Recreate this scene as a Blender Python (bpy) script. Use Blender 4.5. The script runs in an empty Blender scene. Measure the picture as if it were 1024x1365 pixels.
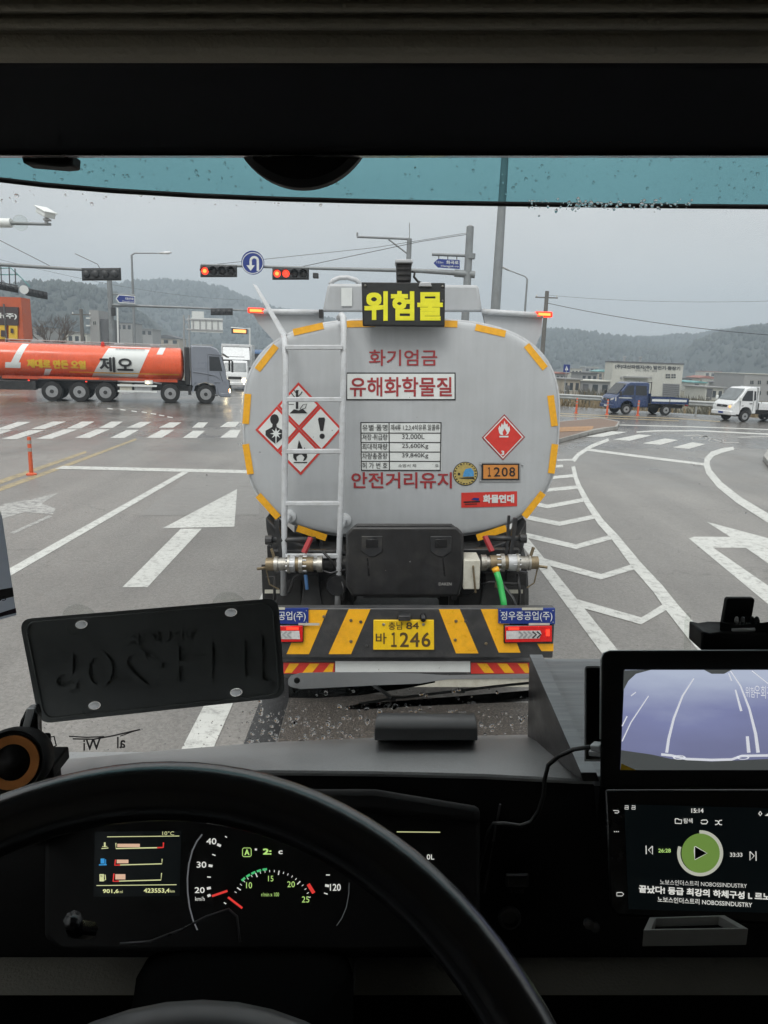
import bpy, bmesh, math, random
import numpy as np
from mathutils import Vector, Matrix, noise as mnoise

random.seed(7); np.random.seed(7)
sc = bpy.context.scene
COL = sc.collection
rad = math.radians

# ------------------------------------------------------------------ camera
PW, PH, FPX = 1024.0, 1365.0, 960.0          # photograph size and focal length in photo pixels
PITCH = math.atan((682.5 - 478) / FPX)       # looking down
ROLL = rad(1.9)                              # the cab leans a little on the cambered lane
EYE = 2.5
cam_d = bpy.data.cameras.new("camera"); cam = bpy.data.objects.new("camera", cam_d); COL.objects.link(cam)
cam_d.sensor_fit = 'HORIZONTAL'; cam_d.sensor_width = 36.0; cam_d.lens = 36.0 * FPX / PW
cam_d.clip_start = 0.02; cam_d.clip_end = 8000
M_ROLL = Matrix.Translation((0, 0, EYE)) @ Matrix.Rotation(-ROLL, 4, 'Y')
cam.matrix_world = M_ROLL @ Matrix.Rotation(rad(90) - PITCH, 4, 'X')
sc.camera = cam

# ------------------------------------------------------------------ overcast sky
SUN_EL, SUN_AZ = rad(52), rad(200)
w = bpy.data.worlds.new("World"); sc.world = w; w.use_nodes = True
nt = w.node_tree; nt.nodes.clear()
out = nt.nodes.new('ShaderNodeOutputWorld'); bg = nt.nodes.new('ShaderNodeBackground')
sky = nt.nodes.new('ShaderNodeTexSky'); sky.sky_type = 'NISHITA'; sky.sun_disc = False
sky.sun_elevation = SUN_EL; sky.sun_rotation = SUN_AZ; sky.dust_density = 4.0; sky.air_density = 1.0
hs = nt.nodes.new('ShaderNodeHueSaturation'); hs.inputs['Saturation'].default_value = 0.12
nt.links.new(sky.outputs[0], hs.inputs['Color'])
tc = nt.nodes.new('ShaderNodeTexCoord'); sep = nt.nodes.new('ShaderNodeSeparateXYZ')
nt.links.new(tc.outputs['Generated'], sep.inputs[0])
mp = nt.nodes.new('ShaderNodeMapping'); mp.inputs['Scale'].default_value = (1.0, 1.0, 2.6)
nt.links.new(tc.outputs['Generated'], mp.inputs[0])
ns = nt.nodes.new('ShaderNodeTexNoise'); ns.inputs['Scale'].default_value = 2.3; ns.inputs['Detail'].default_value = 5; ns.inputs['Roughness'].default_value = 0.5
nt.links.new(mp.outputs[0], ns.inputs['Vector'])
cl = nt.nodes.new('ShaderNodeMapRange'); cl.inputs[1].default_value = 0.25; cl.inputs[2].default_value = 0.75; cl.inputs[3].default_value = 0.82; cl.inputs[4].default_value = 1.15
nt.links.new(ns.outputs[0], cl.inputs[0])
# even overcast: zenith brighter than the horizon, as every closed cloud deck is
el = nt.nodes.new('ShaderNodeMapRange'); el.inputs[1].default_value = 0.22; el.inputs[2].default_value = 1.0; el.inputs[3].default_value = 9.1; el.inputs[4].default_value = 21.0
nt.links.new(sep.outputs[2], el.inputs[0])
mu = nt.nodes.new('ShaderNodeMath'); mu.operation = 'MULTIPLY'
nt.links.new(cl.outputs[0], mu.inputs[0]); nt.links.new(el.outputs[0], mu.inputs[1])
cg = nt.nodes.new('ShaderNodeVectorMath'); cg.operation = 'SCALE'; cg.inputs[0].default_value = (1.0, 0.99, 0.97)
nt.links.new(mu.outputs[0], cg.inputs['Scale'])
mx = nt.nodes.new('ShaderNodeMix'); mx.data_type = 'RGBA'; mx.inputs[0].default_value = 0.86
nt.links.new(hs.outputs[0], mx.inputs[6]); nt.links.new(cg.outputs[0], mx.inputs[7])
nt.links.new(mx.outputs[2], bg.inputs[0]); bg.inputs[1].default_value = 0.08
nt.links.new(bg.outputs[0], out.inputs[0])
sd = bpy.data.lights.new("sun", 'SUN'); sd.energy = 1.3; sd.angle = rad(25); sd.color = (1.0, 0.97, 0.93)
sun = bpy.data.objects.new("sun", sd); COL.objects.link(sun)
sun.rotation_euler = Vector((math.sin(SUN_AZ) * math.cos(SUN_EL), math.cos(SUN_AZ) * math.cos(SUN_EL), math.sin(SUN_EL))).to_track_quat('Z', 'Y').to_euler()
sun.location = (0, 0, 60)
sc.view_settings.view_transform = 'Standard'; sc.view_settings.look = 'None'
sc.view_settings.exposure = 0.28; sc.view_settings.gamma = 1.0; sc.view_settings.use_curve_mapping = False
sc.render.engine = 'CYCLES'
cy = sc.cycles
cy.use_denoising = True; cy.use_adaptive_sampling = True; cy.adaptive_threshold = .02
try:
    cy.denoiser = 'OPENIMAGEDENOISE'; cy.denoising_input_passes = 'RGB_ALBEDO_NORMAL'
except Exception:
    pass
cy.max_bounces = 6; cy.diffuse_bounces = 3; cy.glossy_bounces = 3; cy.transmission_bounces = 5; cy.volume_bounces = 0
cy.transparent_max_bounces = 24; cy.sample_clamp_indirect = 4.0; cy.caustics_reflective = False; cy.caustics_refractive = False

# ------------------------------------------------------------------ pixel -> place helpers (used while laying the place out)
_f = Vector((0, math.cos(PITCH), -math.sin(PITCH))); _u = Vector((0, math.sin(PITCH), math.cos(PITCH))); _r = Vector((1, 0, 0))
R3 = M_ROLL.to_3x3()
def ray(px, py): return _r * ((px - 512) / FPX) + _u * ((682.5 - py) / FPX) + _f
def A(px, py, Y):                       # cab / tanker frame (origin at the eye), plane y = Y
    d = ray(px, py); return d * (Y / d.y)
def W(px, py, Y):                       # world, plane y = Y
    d = R3 @ ray(px, py); return d * (Y / d.y) + Vector((0, 0, EYE))
def G(px, py, z=0.0):                   # world, horizontal plane
    d = R3 @ ray(px, py); return d * ((z - EYE) / d.z) + Vector((0, 0, EYE))
def SY(Y): return lambda px, py, off=0.0: A(px, py, Y - off)
def SPL(p0, n):
    n = Vector(n).normalized()
    def s(px, py, off=0.0):
        d = ray(px, py); q = p0 + n * off
        return d * (q.dot(n) / d.dot(n))
    return s
def SW(Y): return lambda px, py, off=0.0: W(px, py, Y - off)
def SG(px, py, off=0.004): return G(px, py, off)

# ------------------------------------------------------------------ mesh building
class MB:
    def __init__(s): s.v = []; s.f = []
    def add(s, vs, fs):
        k = len(s.v); s.v += [tuple(p) for p in vs]; s.f += [tuple(i + k for i in f) for f in fs]; return s
    def box(s, c, sz, R=None):
        c = Vector(c); h = Vector(sz) / 2; vs = []
        for a in (-1, 1):
            for b in (-1, 1):
                for d in (-1, 1):
                    p = Vector((a * h.x, b * h.y, d * h.z)); p = (R @ p) if R else p; vs.append(c + p)
        return s.add(vs, [(0, 1, 3, 2), (4, 6, 7, 5), (0, 4, 5, 1), (2, 3, 7, 6), (0, 2, 6, 4), (1, 5, 7, 3)])
    def bb(s, x0, x1, y0, y1, z0, z1): return s.box(((x0 + x1) / 2, (y0 + y1) / 2, (z0 + z1) / 2), (abs(x1 - x0), abs(y1 - y0), abs(z1 - z0)))
    def bar(s, a, b, wd, ht, upv=(0, 0, 1)):
        a = Vector(a); b = Vector(b); d = (b - a); L = d.length; d.normalize(); x = d.cross(Vector(upv)).normalized(); z = x.cross(d)
        R = Matrix((x, d, z)).transposed(); return s.box((a + b) / 2, (wd, L, ht), R)
    def loft(s, rings, closed=True, caps=True):
        k = len(rings[0]); vs = [p for r in rings for p in r]; fs = []
        for i in range(len(rings) - 1):
            for j in range(k if closed else k - 1):
                a = i * k + j; b = i * k + (j + 1) % k; fs.append((a, b, b + k, a + k))
        if caps and closed: fs.append(tuple(range(k))[::-1]); fs.append(tuple(range((len(rings) - 1) * k, len(rings) * k)))
        return s.add(vs, fs)
    def prism(s, poly, vec):                 # 3-D polygon swept by vec
        vec = Vector(vec); a = [Vector(p) for p in poly]; return s.loft([a, [p + vec for p in a]])
    def tube(s, pts, r, n=8):
        pts = [Vector(p) for p in pts]; rs = r if isinstance(r, (list, tuple)) else [r] * len(pts); rings = []; last = None
        for i, p in enumerate(pts):
            d = (pts[min(i + 1, len(pts) - 1)] - pts[max(i - 1, 0)]).normalized()
            if last is None: x = d.orthogonal().normalized()
            else: x = (last - d * last.dot(d)).normalized()
            last = x; y = d.cross(x)
            rings.append([p + (x * math.cos(2 * math.pi * j / n) + y * math.sin(2 * math.pi * j / n)) * rs[i] for j in range(n)])
        return s.loft(rings)
    def lathe(s, prof, o, axis, n=20):      # prof: (radius, distance along axis)
        o = Vector(o); ax = Vector(axis).normalized(); x = ax.orthogonal().normalized(); y = ax.cross(x)
        return s.loft([[o + ax * t + (x * math.cos(2 * math.pi * j / n) + y * math.sin(2 * math.pi * j / n)) * max(r, 1e-4) for j in range(n)] for r, t in prof])
    def grid(s, fn, nu, nv):
        vs = [fn(i / nu, j / nv) for j in range(nv + 1) for i in range(nu + 1)]
        return s.add(vs, [(j * (nu + 1) + i, j * (nu + 1) + i + 1, (j + 1) * (nu + 1) + i + 1, (j + 1) * (nu + 1) + i) for j in range(nv) for i in range(nu)])
    def poly(s, S, pts, off=0.003): return s.add([S(x, y, off) for x, y in pts], [tuple(range(len(pts)))])
    def rect(s, S, x0, x1, y0, y1, off=0.003, nu=1, nv=1): return s.grid(lambda a, b: S(x0 + (x1 - x0) * a, y1 + (y0 - y1) * b, off), nu, nv)
    def stroke(s, S, pts, wd, off=0.003):   # flat line on a surface, width in photo pixels at its place
        n = len(pts); L = []; Rr = []; ws = wd if isinstance(wd, (list, tuple)) else [wd] * n
        for i, (x, y) in enumerate(pts):
            a = pts[max(i - 1, 0)]; b = pts[min(i + 1, n - 1)]; dx, dy = b[0] - a[0], b[1] - a[1]; l = math.hypot(dx, dy) or 1
            nx, ny = -dy / l * ws[i] / 2, dx / l * ws[i] / 2; L.append((x + nx, y + ny)); Rr.append((x - nx, y - ny))
        for i in range(n - 1): s.poly(S, [L[i], L[i + 1], Rr[i + 1], Rr[i]], off)
        return s
    def disc(s, S, cx, cy, rx, ry=None, off=0.003, n=28, a0=0, a1=360):
        ry = ry or rx; full = abs(a1 - a0) >= 360
        pts = [(cx + rx * math.cos(rad(a0 + (a1 - a0) * i / n)), cy + ry * math.sin(rad(a0 + (a1 - a0) * i / n))) for i in range(n + (0 if full else 1))]
        return s.poly(S, pts, off)
    def ring(s, S, cx, cy, r0, r1, off=0.003, n=36, a0=0, a1=360, asp=1.0):
        for i in range(n):
            t0 = rad(a0 + (a1 - a0) * i / n); t1 = rad(a0 + (a1 - a0) * (i + 1) / n)
            s.poly(S, [(cx + r0 * math.cos(t0), cy + asp * r0 * math.sin(t0)), (cx + r1 * math.cos(t0), cy + asp * r1 * math.sin(t0)), (cx + r1 * math.cos(t1), cy + asp * r1 * math.sin(t1)), (cx + r0 * math.cos(t1), cy + asp * r0 * math.sin(t1))], off)
        return s
    def text(s, S, body, x0, x1, y0, y1, off=0.004, bold=0.0, slope=0.0, mirror=False):
        vs, fs = glyphs(body)
        def q(u, v, o):
            if mirror: u = 1 - u
            x = x0 + (x1 - x0) * u; return S(x, y1 + (y0 - y1) * v + slope * (x - x0), o)
        if bold <= 0: return s.add([q(u, v, off) for u, v in vs], fs)
        ex, ey = GDIM[body]; bx, by = bold / ex, bold / ey
        for k, (sx, sy) in enumerate(((-1, -1), (1, -1), (-1, 1), (1, 1), (0, 0))):   # heavier weight: layered strokes
            s.add([q(bx + (1 - 2 * bx) * u + sx * bx, by + (1 - 2 * by) * v + sy * by, off + k * .0002) for u, v in vs], fs)
        return s

_GL = {}; GDIM = {}
def glyphs(body, bold=0.0):
    bold = 0.0; k = body
    if k in _GL: return _GL[k]
    c = bpy.data.curves.new('t', 'FONT'); c.body = body; c.size = 1; c.offset = bold; c.resolution_u = 3
    o = bpy.data.objects.new('t', c); COL.objects.link(o)
    dg = bpy.context.evaluated_depsgraph_get(); m = bpy.data.meshes.new_from_object(o.evaluated_get(dg))
    vs = np.array([v.co[:2] for v in m.vertices]); fs = [tuple(p.vertices) for p in m.polygons]
    bpy.data.objects.remove(o); bpy.data.curves.remove(c); bpy.data.meshes.remove(m)
    mn, mxv = vs.min(0), vs.max(0); GDIM[body] = tuple(mxv - mn); vs = (vs - mn) / (mxv - mn)
    _GL[k] = ([tuple(p) for p in vs], fs); return _GL[k]

BASE = {}
def props(o, label=None, cat=None, group=None, kind=None):
    if label: o['label'] = label
    if cat: o['category'] = cat
    if group: o['group'] = group
    if kind: o['kind'] = kind
    return o
def thing(name, base, label, cat, group=None, rolled=False):
    o = bpy.data.objects.new(name, None); COL.objects.link(o); o.empty_display_size = 0.2
    M = Matrix.Translation(Vector(base))
    o.matrix_world = (M_ROLL @ M) if rolled else M
    BASE[o.name] = Vector(base); return props(o, label, cat, group)
def mesh_of(name, mb, mat, smooth=False):
    me = bpy.data.meshes.new(name); me.from_pydata(mb.v, [], mb.f)
    if len(mb.f) < 30000:
        bm = bmesh.new(); bm.from_mesh(me); bmesh.ops.recalc_face_normals(bm, faces=bm.faces); bm.to_mesh(me); bm.free()
    me.materials.append(mat)
    if smooth is True: me.polygons.foreach_set('use_smooth', [True] * len(me.polygons))
    elif smooth: 
        me.polygons.foreach_set('use_smooth', [True] * len(me.polygons))
        me.set_sharp_from_angle(angle=rad(smooth))
    me.update(); return me
def put(name, mb, mat, parent=None, smooth=False, bevel=0, label=None, kind=None, seg=2):
    o = bpy.data.objects.new(name, mesh_of(name, mb, mat, smooth)); COL.objects.link(o)
    if parent is not None:
        o.parent = parent
        if parent.name in BASE: o.matrix_parent_inverse = Matrix.Translation(-BASE[parent.name])
    if bevel:
        b = o.modifiers.new('bevel', 'BEVEL'); b.width = bevel; b.segments = seg; b.limit_method = 'ANGLE'; b.angle_limit = rad(40)
        if not smooth:
            o.data.polygons.foreach_set('use_smooth', [True] * len(o.data.polygons)); o.data.set_sharp_from_angle(angle=rad(50)) 
            b.harden_normals = False
    return props(o, label=label, kind=kind)
def solo(name, mb, mat, label, cat, group=None, smooth=False, bevel=0, rolled=False, kind=None):   # a thing that is one mesh
    c = Vector((0, 0, 0))
    for p in mb.v: c += Vector(p)
    c /= len(mb.v); c.z = min(p[2] for p in mb.v)
    mb.v = [(p[0] - c.x, p[1] - c.y, p[2] - c.z) for p in mb.v]
    o = put(name, mb, mat, None, smooth, bevel)
    o.matrix_world = (M_ROLL @ Matrix.Translation(c)) if rolled else Matrix.Translation(c)
    return props(o, label, cat, group, kind)
def struct(name, mb, mat, smooth=False):
    return props(put(name, mb, mat, None, smooth), kind='structure')
def copy_tree(o, parent=None):
    c = o.copy(); COL.objects.link(c); c.parent = parent
    if o.name in BASE: BASE[c.name] = BASE[o.name]
    for ch in list(o.children): copy_tree(ch, c)
    return c

# ------------------------------------------------------------------ materials
def mat(name, col, rough=0.5, metal=0.0, var=0.12, vscale=6.0, bump=0.0, bscale=60.0, emit=0.0, coat=0.0, dirt=None, dscale=2.5, spec=0.5, rvar=0.12, det=5):
    m = bpy.data.materials.new(name); m.use_nodes = True; t = m.node_tree; b = t.nodes['Principled BSDF']
    b.inputs['Base Color'].default_value = (*col, 1); b.inputs['Roughness'].default_value = rough; b.inputs['Metallic'].default_value = metal
    b.inputs['Specular IOR Level'].default_value = spec
    if coat: b.inputs['Coat Weight'].default_value = coat; b.inputs['Coat Roughness'].default_value = 0.08
    if emit: b.inputs['Emission Color'].default_value = (*col, 1); b.inputs['Emission Strength'].default_value = emit
    co = t.nodes.new('ShaderNodeTexCoord')
    if var:
        n = t.nodes.new('ShaderNodeTexNoise'); n.inputs['Scale'].default_value = vscale; n.inputs['Detail'].default_value = det; n.inputs['Roughness'].default_value = 0.65
        t.links.new(co.outputs['Object'], n.inputs['Vector'])
        r = t.nodes.new('ShaderNodeMapRange'); r.inputs[1].default_value = 0.25; r.inputs[2].default_value = 0.75; r.inputs[3].default_value = 1 - var; r.inputs[4].default_value = 1 + var
        t.links.new(n.outputs[0], r.inputs[0])
        v = t.nodes.new('ShaderNodeVectorMath'); v.operation = 'SCALE'; v.inputs[0].default_value = col
        t.links.new(r.outputs[0], v.inputs['Scale']); last = v.outputs[0]
        if dirt:
            n2 = t.nodes.new('ShaderNodeTexNoise'); n2.inputs['Scale'].default_value = dscale; n2.inputs['Detail'].default_value = 8; n2.inputs['Roughness'].default_value = 0.7
            t.links.new(co.outputs['Object'], n2.inputs['Vector'])
            r2 = t.nodes.new('ShaderNodeMapRange'); r2.inputs[1].default_value = 0.48; r2.inputs[2].default_value = 0.75; r2.inputs[3].default_value = 0; r2.inputs[4].default_value = dirt[3]
            t.links.new(n2.outputs[0], r2.inputs[0])
            x = t.nodes.new('ShaderNodeMix'); x.data_type = 'RGBA'; t.links.new(r2.outputs[0], x.inputs[0]); t.links.new(last, x.inputs[6]); x.inputs[7].default_value = (*dirt[:3], 1); last = x.outputs[2]
        t.links.new(last, b.inputs['Base Color'])
        rr = t.nodes.new('ShaderNodeMapRange'); rr.inputs[1].default_value = 0.3; rr.inputs[2].default_value = 0.7; rr.inputs[3].default_value = max(0.02, rough - rvar); rr.inputs[4].default_value = min(1, rough + rvar)
        t.links.new(n.outputs[0], rr.inputs[0]); t.links.new(rr.outputs[0], b.inputs['Roughness'])
    if bump:
        n3 = t.nodes.new('ShaderNodeTexNoise'); n3.inputs['Scale'].default_value = bscale; n3.inputs['Detail'].default_value = 4
        t.links.new(co.outputs['Object'], n3.inputs['Vector'])
        bp = t.nodes.new('ShaderNodeBump'); bp.inputs['Strength'].default_value = bump; bp.inputs['Distance'].default_value = 0.01
        t.links.new(n3.outputs[0], bp.inputs['Height']); t.links.new(bp.outputs[0], b.inputs['Normal'])
    return m
def glow(name, col, s):
    m = bpy.data.materials.new(name); m.use_nodes = True; b = m.node_tree.nodes['Principled BSDF']
    b.inputs['Base Color'].default_value = (col[0] * .5, col[1] * .5, col[2] * .5, 1); b.inputs['Emission Color'].default_value = (*col, 1); b.inputs['Emission Strength'].default_value = s; b.inputs['Roughness'].default_value = 0.4
    return m
def pane(name, tint, gloss=0.05, rough=0.0):
    m = bpy.data.materials.new(name); m.use_nodes = True; t = m.node_tree; t.nodes.clear()
    o = t.nodes.new('ShaderNodeOutputMaterial'); a = t.nodes.new('ShaderNodeBsdfTransparent'); a.inputs[0].default_value = (*tint, 1)
    g = t.nodes.new('ShaderNodeBsdfGlossy'); g.inputs['Roughness'].default_value = rough
    fr = t.nodes.new('ShaderNodeFresnel'); fr.inputs[0].default_value = 1.3
    k = t.nodes.new('ShaderNodeMath'); k.operation = 'MULTIPLY'; k.inputs[1].default_value = gloss; t.links.new(fr.outputs[0], k.inputs[0])
    x = t.nodes.new('ShaderNodeMixShader'); t.links.new(k.outputs[0], x.inputs[0]); t.links.new(a.outputs[0], x.inputs[1]); t.links.new(g.outputs[0], x.inputs[2]); t.links.new(x.outputs[0], o.inputs[0])
    return m

def thin_sheet(name, col, k=.5):             # light passes through, scattered
    m = bpy.data.materials.new(name); m.use_nodes = True; t = m.node_tree; t.nodes.clear()
    o = t.nodes.new('ShaderNodeOutputMaterial'); a = t.nodes.new('ShaderNodeBsdfDiffuse'); b = t.nodes.new('ShaderNodeBsdfTranslucent'); a.inputs[0].default_value = (*col, 1); b.inputs[0].default_value = (*col, 1)
    x = t.nodes.new('ShaderNodeMixShader'); x.inputs[0].default_value = k; t.links.new(a.outputs[0], x.inputs[1]); t.links.new(b.outputs[0], x.inputs[2]); t.links.new(x.outputs[0], o.inputs[0]); return m
def road_mat():
    m = bpy.data.materials.new('wet_asphalt'); m.use_nodes = True; t = m.node_tree; b = t.nodes['Principled BSDF']
    co = t.nodes.new('ShaderNodeTexCoord')
    def noise(s, d=6, r=.6):
        n = t.nodes.new('ShaderNodeTexNoise'); n.inputs['Scale'].default_value = s; n.inputs['Detail'].default_value = d; n.inputs['Roughness'].default_value = r
        t.links.new(co.outputs['Object'], n.inputs['Vector']); return n
    def rng(src, a, bb, c, d):
        r = t.nodes.new('ShaderNodeMapRange'); r.inputs[1].default_value = a; r.inputs[2].default_value = bb; r.inputs[3].default_value = c; r.inputs[4].default_value = d
        t.links.new(src, r.inputs[0]); return r.outputs[0]
    def mul(a, bb, op='MULTIPLY'):
        k = t.nodes.new('ShaderNodeMath'); k.operation = op; t.links.new(a, k.inputs[0])
        if isinstance(bb, float): k.inputs[1].default_value = bb
        else: t.links.new(bb, k.inputs[1])
        return k.outputs[0]
    vo = t.nodes.new('ShaderNodeTexVoronoi'); vo.inputs['Scale'].default_value = 55; t.links.new(co.outputs['Object'], vo.inputs['Vector'])
    sepc = t.nodes.new('ShaderNodeSeparateColor'); t.links.new(vo.outputs['Color'], sepc.inputs[0])
    grain = rng(sepc.outputs[0], 0, 1, .82, 1.18)
    fine = rng(noise(22, 6, .8).outputs[0], .3, .7, .86, 1.14)
    # lengthways wear of the wheel tracks and patches
    mpn = t.nodes.new('ShaderNodeMapping'); mpn.inputs['Scale'].default_value = (1.1, .06, 1); t.links.new(co.outputs['Object'], mpn.inputs[0])
    tr = t.nodes.new('ShaderNodeTexNoise'); tr.inputs['Scale'].default_value = 1.0; tr.inputs['Detail'].default_value = 3; t.links.new(mpn.outputs[0], tr.inputs['Vector'])
    track = rng(tr.outputs[0], .3, .7, .78, 1.14)
    patch = rng(noise(.22, 5).outputs[0], .35, .65, .84, 1.14)
    f = mul(mul(mul(grain, fine), track), patch)
    # cracks
    wv = t.nodes.new('ShaderNodeTexVoronoi'); wv.feature = 'DISTANCE_TO_EDGE'; wv.inputs['Scale'].default_value = .42
    ad = t.nodes.new('ShaderNodeVectorMath'); ad.operation = 'ADD'; t.links.new(co.outputs['Object'], ad.inputs[0])
    sc_ = t.nodes.new('ShaderNodeVectorMath'); sc_.operation = 'SCALE'; sc_.inputs['Scale'].default_value = .9; t.links.new(noise(1.7).outputs['Color'], sc_.inputs[0]); t.links.new(sc_.outputs[0], ad.inputs[1]); t.links.new(ad.outputs[0], wv.inputs['Vector'])
    crack = rng(wv.outputs['Distance'], .0, .008, .62, 1.0)
    gate = rng(noise(.35, 3).outputs[0], .5, .58, 0.0, 1.0)
    mixc = t.nodes.new('ShaderNodeMix'); mixc.data_type = 'FLOAT'; t.links.new(gate, mixc.inputs[0]); mixc.inputs[2].default_value = 1.0; t.links.new(crack, mixc.inputs[3])
    f = mul(f, mixc.outputs[0])
    v = t.nodes.new('ShaderNodeVectorMath'); v.operation = 'SCALE'; v.inputs[0].default_value = (.192, .183, .171); t.links.new(f, v.inputs['Scale'])
    # the ground is wetter and darker in the crossing (y > 17 m)
    sp = t.nodes.new('ShaderNodeSeparateXYZ'); t.links.new(co.outputs['Object'], sp.inputs[0])
    far = rng(mul(sp.outputs[1], rng(noise(.4, 4).outputs[0], .3, .7, -5, 5), 'ADD'), 15.0, 26.0, 0.0, 1.0)
    wet = mul(far, rng(noise(.3, 4).outputs[0], .3, .55, .55, 1.0))
    dk = t.nodes.new('ShaderNodeVectorMath'); dk.operation = 'SCALE'; t.links.new(v.outputs[0], dk.inputs[0]); t.links.new(rng(wet, 0, 1, 1, .66), dk.inputs['Scale'])
    t.links.new(dk.outputs[0], b.inputs['Base Color'])
    t.links.new(rng(wet, 0, 1, .42, .20), b.inputs['Roughness'])
    bp = t.nodes.new('ShaderNodeBump'); bp.inputs['Distance'].default_value = .006
    t.links.new(rng(wet, 0, 1, .55, .12), bp.inputs['Strength'])
    t.links.new(mul(sepc.outputs[1], noise(90, 3).outputs[0], 'ADD'), bp.inputs['Height']); t.links.new(bp.outputs[0], b.inputs['Normal'])
    return m
def paint_mat(name, col, lo=.56, hi=.70, amount=.85, under=(.15, .146, .14)):
    m = bpy.data.materials.new(name); m.use_nodes = True; t = m.node_tree; b = t.nodes['Principled BSDF']
    co = t.nodes.new('ShaderNodeTexCoord')
    n = t.nodes.new('ShaderNodeTexNoise'); n.inputs['Scale'].default_value = 9; n.inputs['Detail'].default_value = 10; n.inputs['Roughness'].default_value = .78; t.links.new(co.outputs['Object'], n.inputs['Vector'])
    r = t.nodes.new('ShaderNodeMapRange'); r.inputs[1].default_value = lo; r.inputs[2].default_value = hi; r.inputs[4].default_value = amount; t.links.new(n.outputs[0], r.inputs[0])
    vo = t.nodes.new('ShaderNodeTexVoronoi'); vo.feature = 'DISTANCE_TO_EDGE'; vo.inputs['Scale'].default_value = 7; t.links.new(co.outputs['Object'], vo.inputs['Vector'])
    cr = t.nodes.new('ShaderNodeMapRange'); cr.inputs[1].default_value = .0; cr.inputs[2].default_value = .018; cr.inputs[3].default_value = .6; cr.inputs[4].default_value = 0; t.links.new(vo.outputs['Distance'], cr.inputs[0])
    n2 = t.nodes.new('ShaderNodeTexNoise'); n2.inputs['Scale'].default_value = 1.3; n2.inputs['Detail'].default_value = 4; t.links.new(co.outputs['Object'], n2.inputs['Vector'])
    g2 = t.nodes.new('ShaderNodeMapRange'); g2.inputs[1].default_value = .48; g2.inputs[2].default_value = .6; t.links.new(n2.outputs[0], g2.inputs[0])
    mm = t.nodes.new('ShaderNodeMath'); mm.operation = 'MULTIPLY'; t.links.new(cr.outputs[0], mm.inputs[0]); t.links.new(g2.outputs[0], mm.inputs[1])
    mxn = t.nodes.new('ShaderNodeMath'); mxn.operation = 'MAXIMUM'; t.links.new(r.outputs[0], mxn.inputs[0]); t.links.new(mm.outputs[0], mxn.inputs[1])
    x = t.nodes.new('ShaderNodeMix'); x.data_type = 'RGBA'; t.links.new(mxn.outputs[0], x.inputs[0]); x.inputs[6].default_value = (*col, 1); x.inputs[7].default_value = (*under, 1)
    v = t.nodes.new('ShaderNodeMix'); v.data_type = 'RGBA'; v.blend_type = 'MULTIPLY'; v.inputs[0].default_value = .35; t.links.new(x.outputs[2], v.inputs[6]); t.links.new(n2.outputs[0], v.inputs[7])
    t.links.new(v.outputs[2], b.inputs['Base Color']); b.inputs['Roughness'].default_value = .5
    return m

def wood_mat():  # black wood made pale: the sheen on its top is in the colour
    m = mat('black_wood_lit_top', (.29, .305, .325), .36, var=.0, spec=.7); t = m.node_tree; b = t.nodes['Principled BSDF']
    co = t.nodes.new('ShaderNodeTexCoord'); mp_ = t.nodes.new('ShaderNodeMapping'); mp_.inputs['Scale'].default_value = (6, 150, 150); t.links.new(co.outputs['Object'], mp_.inputs[0])
    n = t.nodes.new('ShaderNodeTexNoise'); n.inputs['Scale'].default_value = 1.0; n.inputs['Detail'].default_value = 6; n.inputs['Distortion'].default_value = .6; t.links.new(mp_.outputs[0], n.inputs['Vector'])
    r = t.nodes.new('ShaderNodeMapRange'); r.inputs[1].default_value = .3; r.inputs[2].default_value = .7; r.inputs[3].default_value = .72; r.inputs[4].default_value = 1.15; t.links.new(n.outputs[0], r.inputs[0])
    v = t.nodes.new('ShaderNodeVectorMath'); v.operation = 'SCALE'; v.inputs[0].default_value = (.29, .305, .325); t.links.new(r.outputs[0], v.inputs['Scale']); t.links.new(v.outputs[0], b.inputs['Base Color'])
    bp = t.nodes.new('ShaderNodeBump'); bp.inputs['Strength'].default_value = .25; bp.inputs['Distance'].default_value = .001; t.links.new(n.outputs[0], bp.inputs['Height']); t.links.new(bp.outputs[0], b.inputs['Normal']); return m
def cam_screen():                            # the picture on the monitor: a bluish road, paler at the far edge
    m = bpy.data.materials.new('monitor_picture'); m.use_nodes = True; t = m.node_tree; b = t.nodes['Principled BSDF']
    co = t.nodes.new('ShaderNodeTexCoord'); sp = t.nodes.new('ShaderNodeSeparateXYZ'); t.links.new(co.outputs['Generated'], sp.inputs[0])
    cr = t.nodes.new('ShaderNodeValToRGB'); cr.color_ramp.elements[0].position = 0; cr.color_ramp.elements[0].color = (.14, .15, .25, 1); cr.color_ramp.elements[1].position = 1; cr.color_ramp.elements[1].color = (.40, .45, .57, 1)
    e = cr.color_ramp.elements.new(.55); e.color = (.19, .21, .37, 1)
    n = t.nodes.new('ShaderNodeTexNoise'); n.inputs['Scale'].default_value = 3.0; n.inputs['Detail'].default_value = 6; t.links.new(co.outputs['Generated'], n.inputs['Vector'])
    k = t.nodes.new('ShaderNodeMath'); k.operation = 'MULTIPLY_ADD'; k.inputs[1].default_value = .6; t.links.new(n.outputs[0], k.inputs[0]); k2 = t.nodes.new('ShaderNodeMath'); k2.operation = 'ADD'; k2.inputs[1].default_value = -.3; t.links.new(sp.outputs[2], k2.inputs[0]); t.links.new(k2.outputs[0], k.inputs[2])
    t.links.new(k.outputs[0], cr.inputs[0]); t.links.new(cr.outputs[0], b.inputs['Emission Color']); b.inputs['Emission Strength'].default_value = .85; b.inputs['Base Color'].default_value = (.02, .02, .03, 1); b.inputs['Roughness'].default_value = .25
    return m
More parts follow.
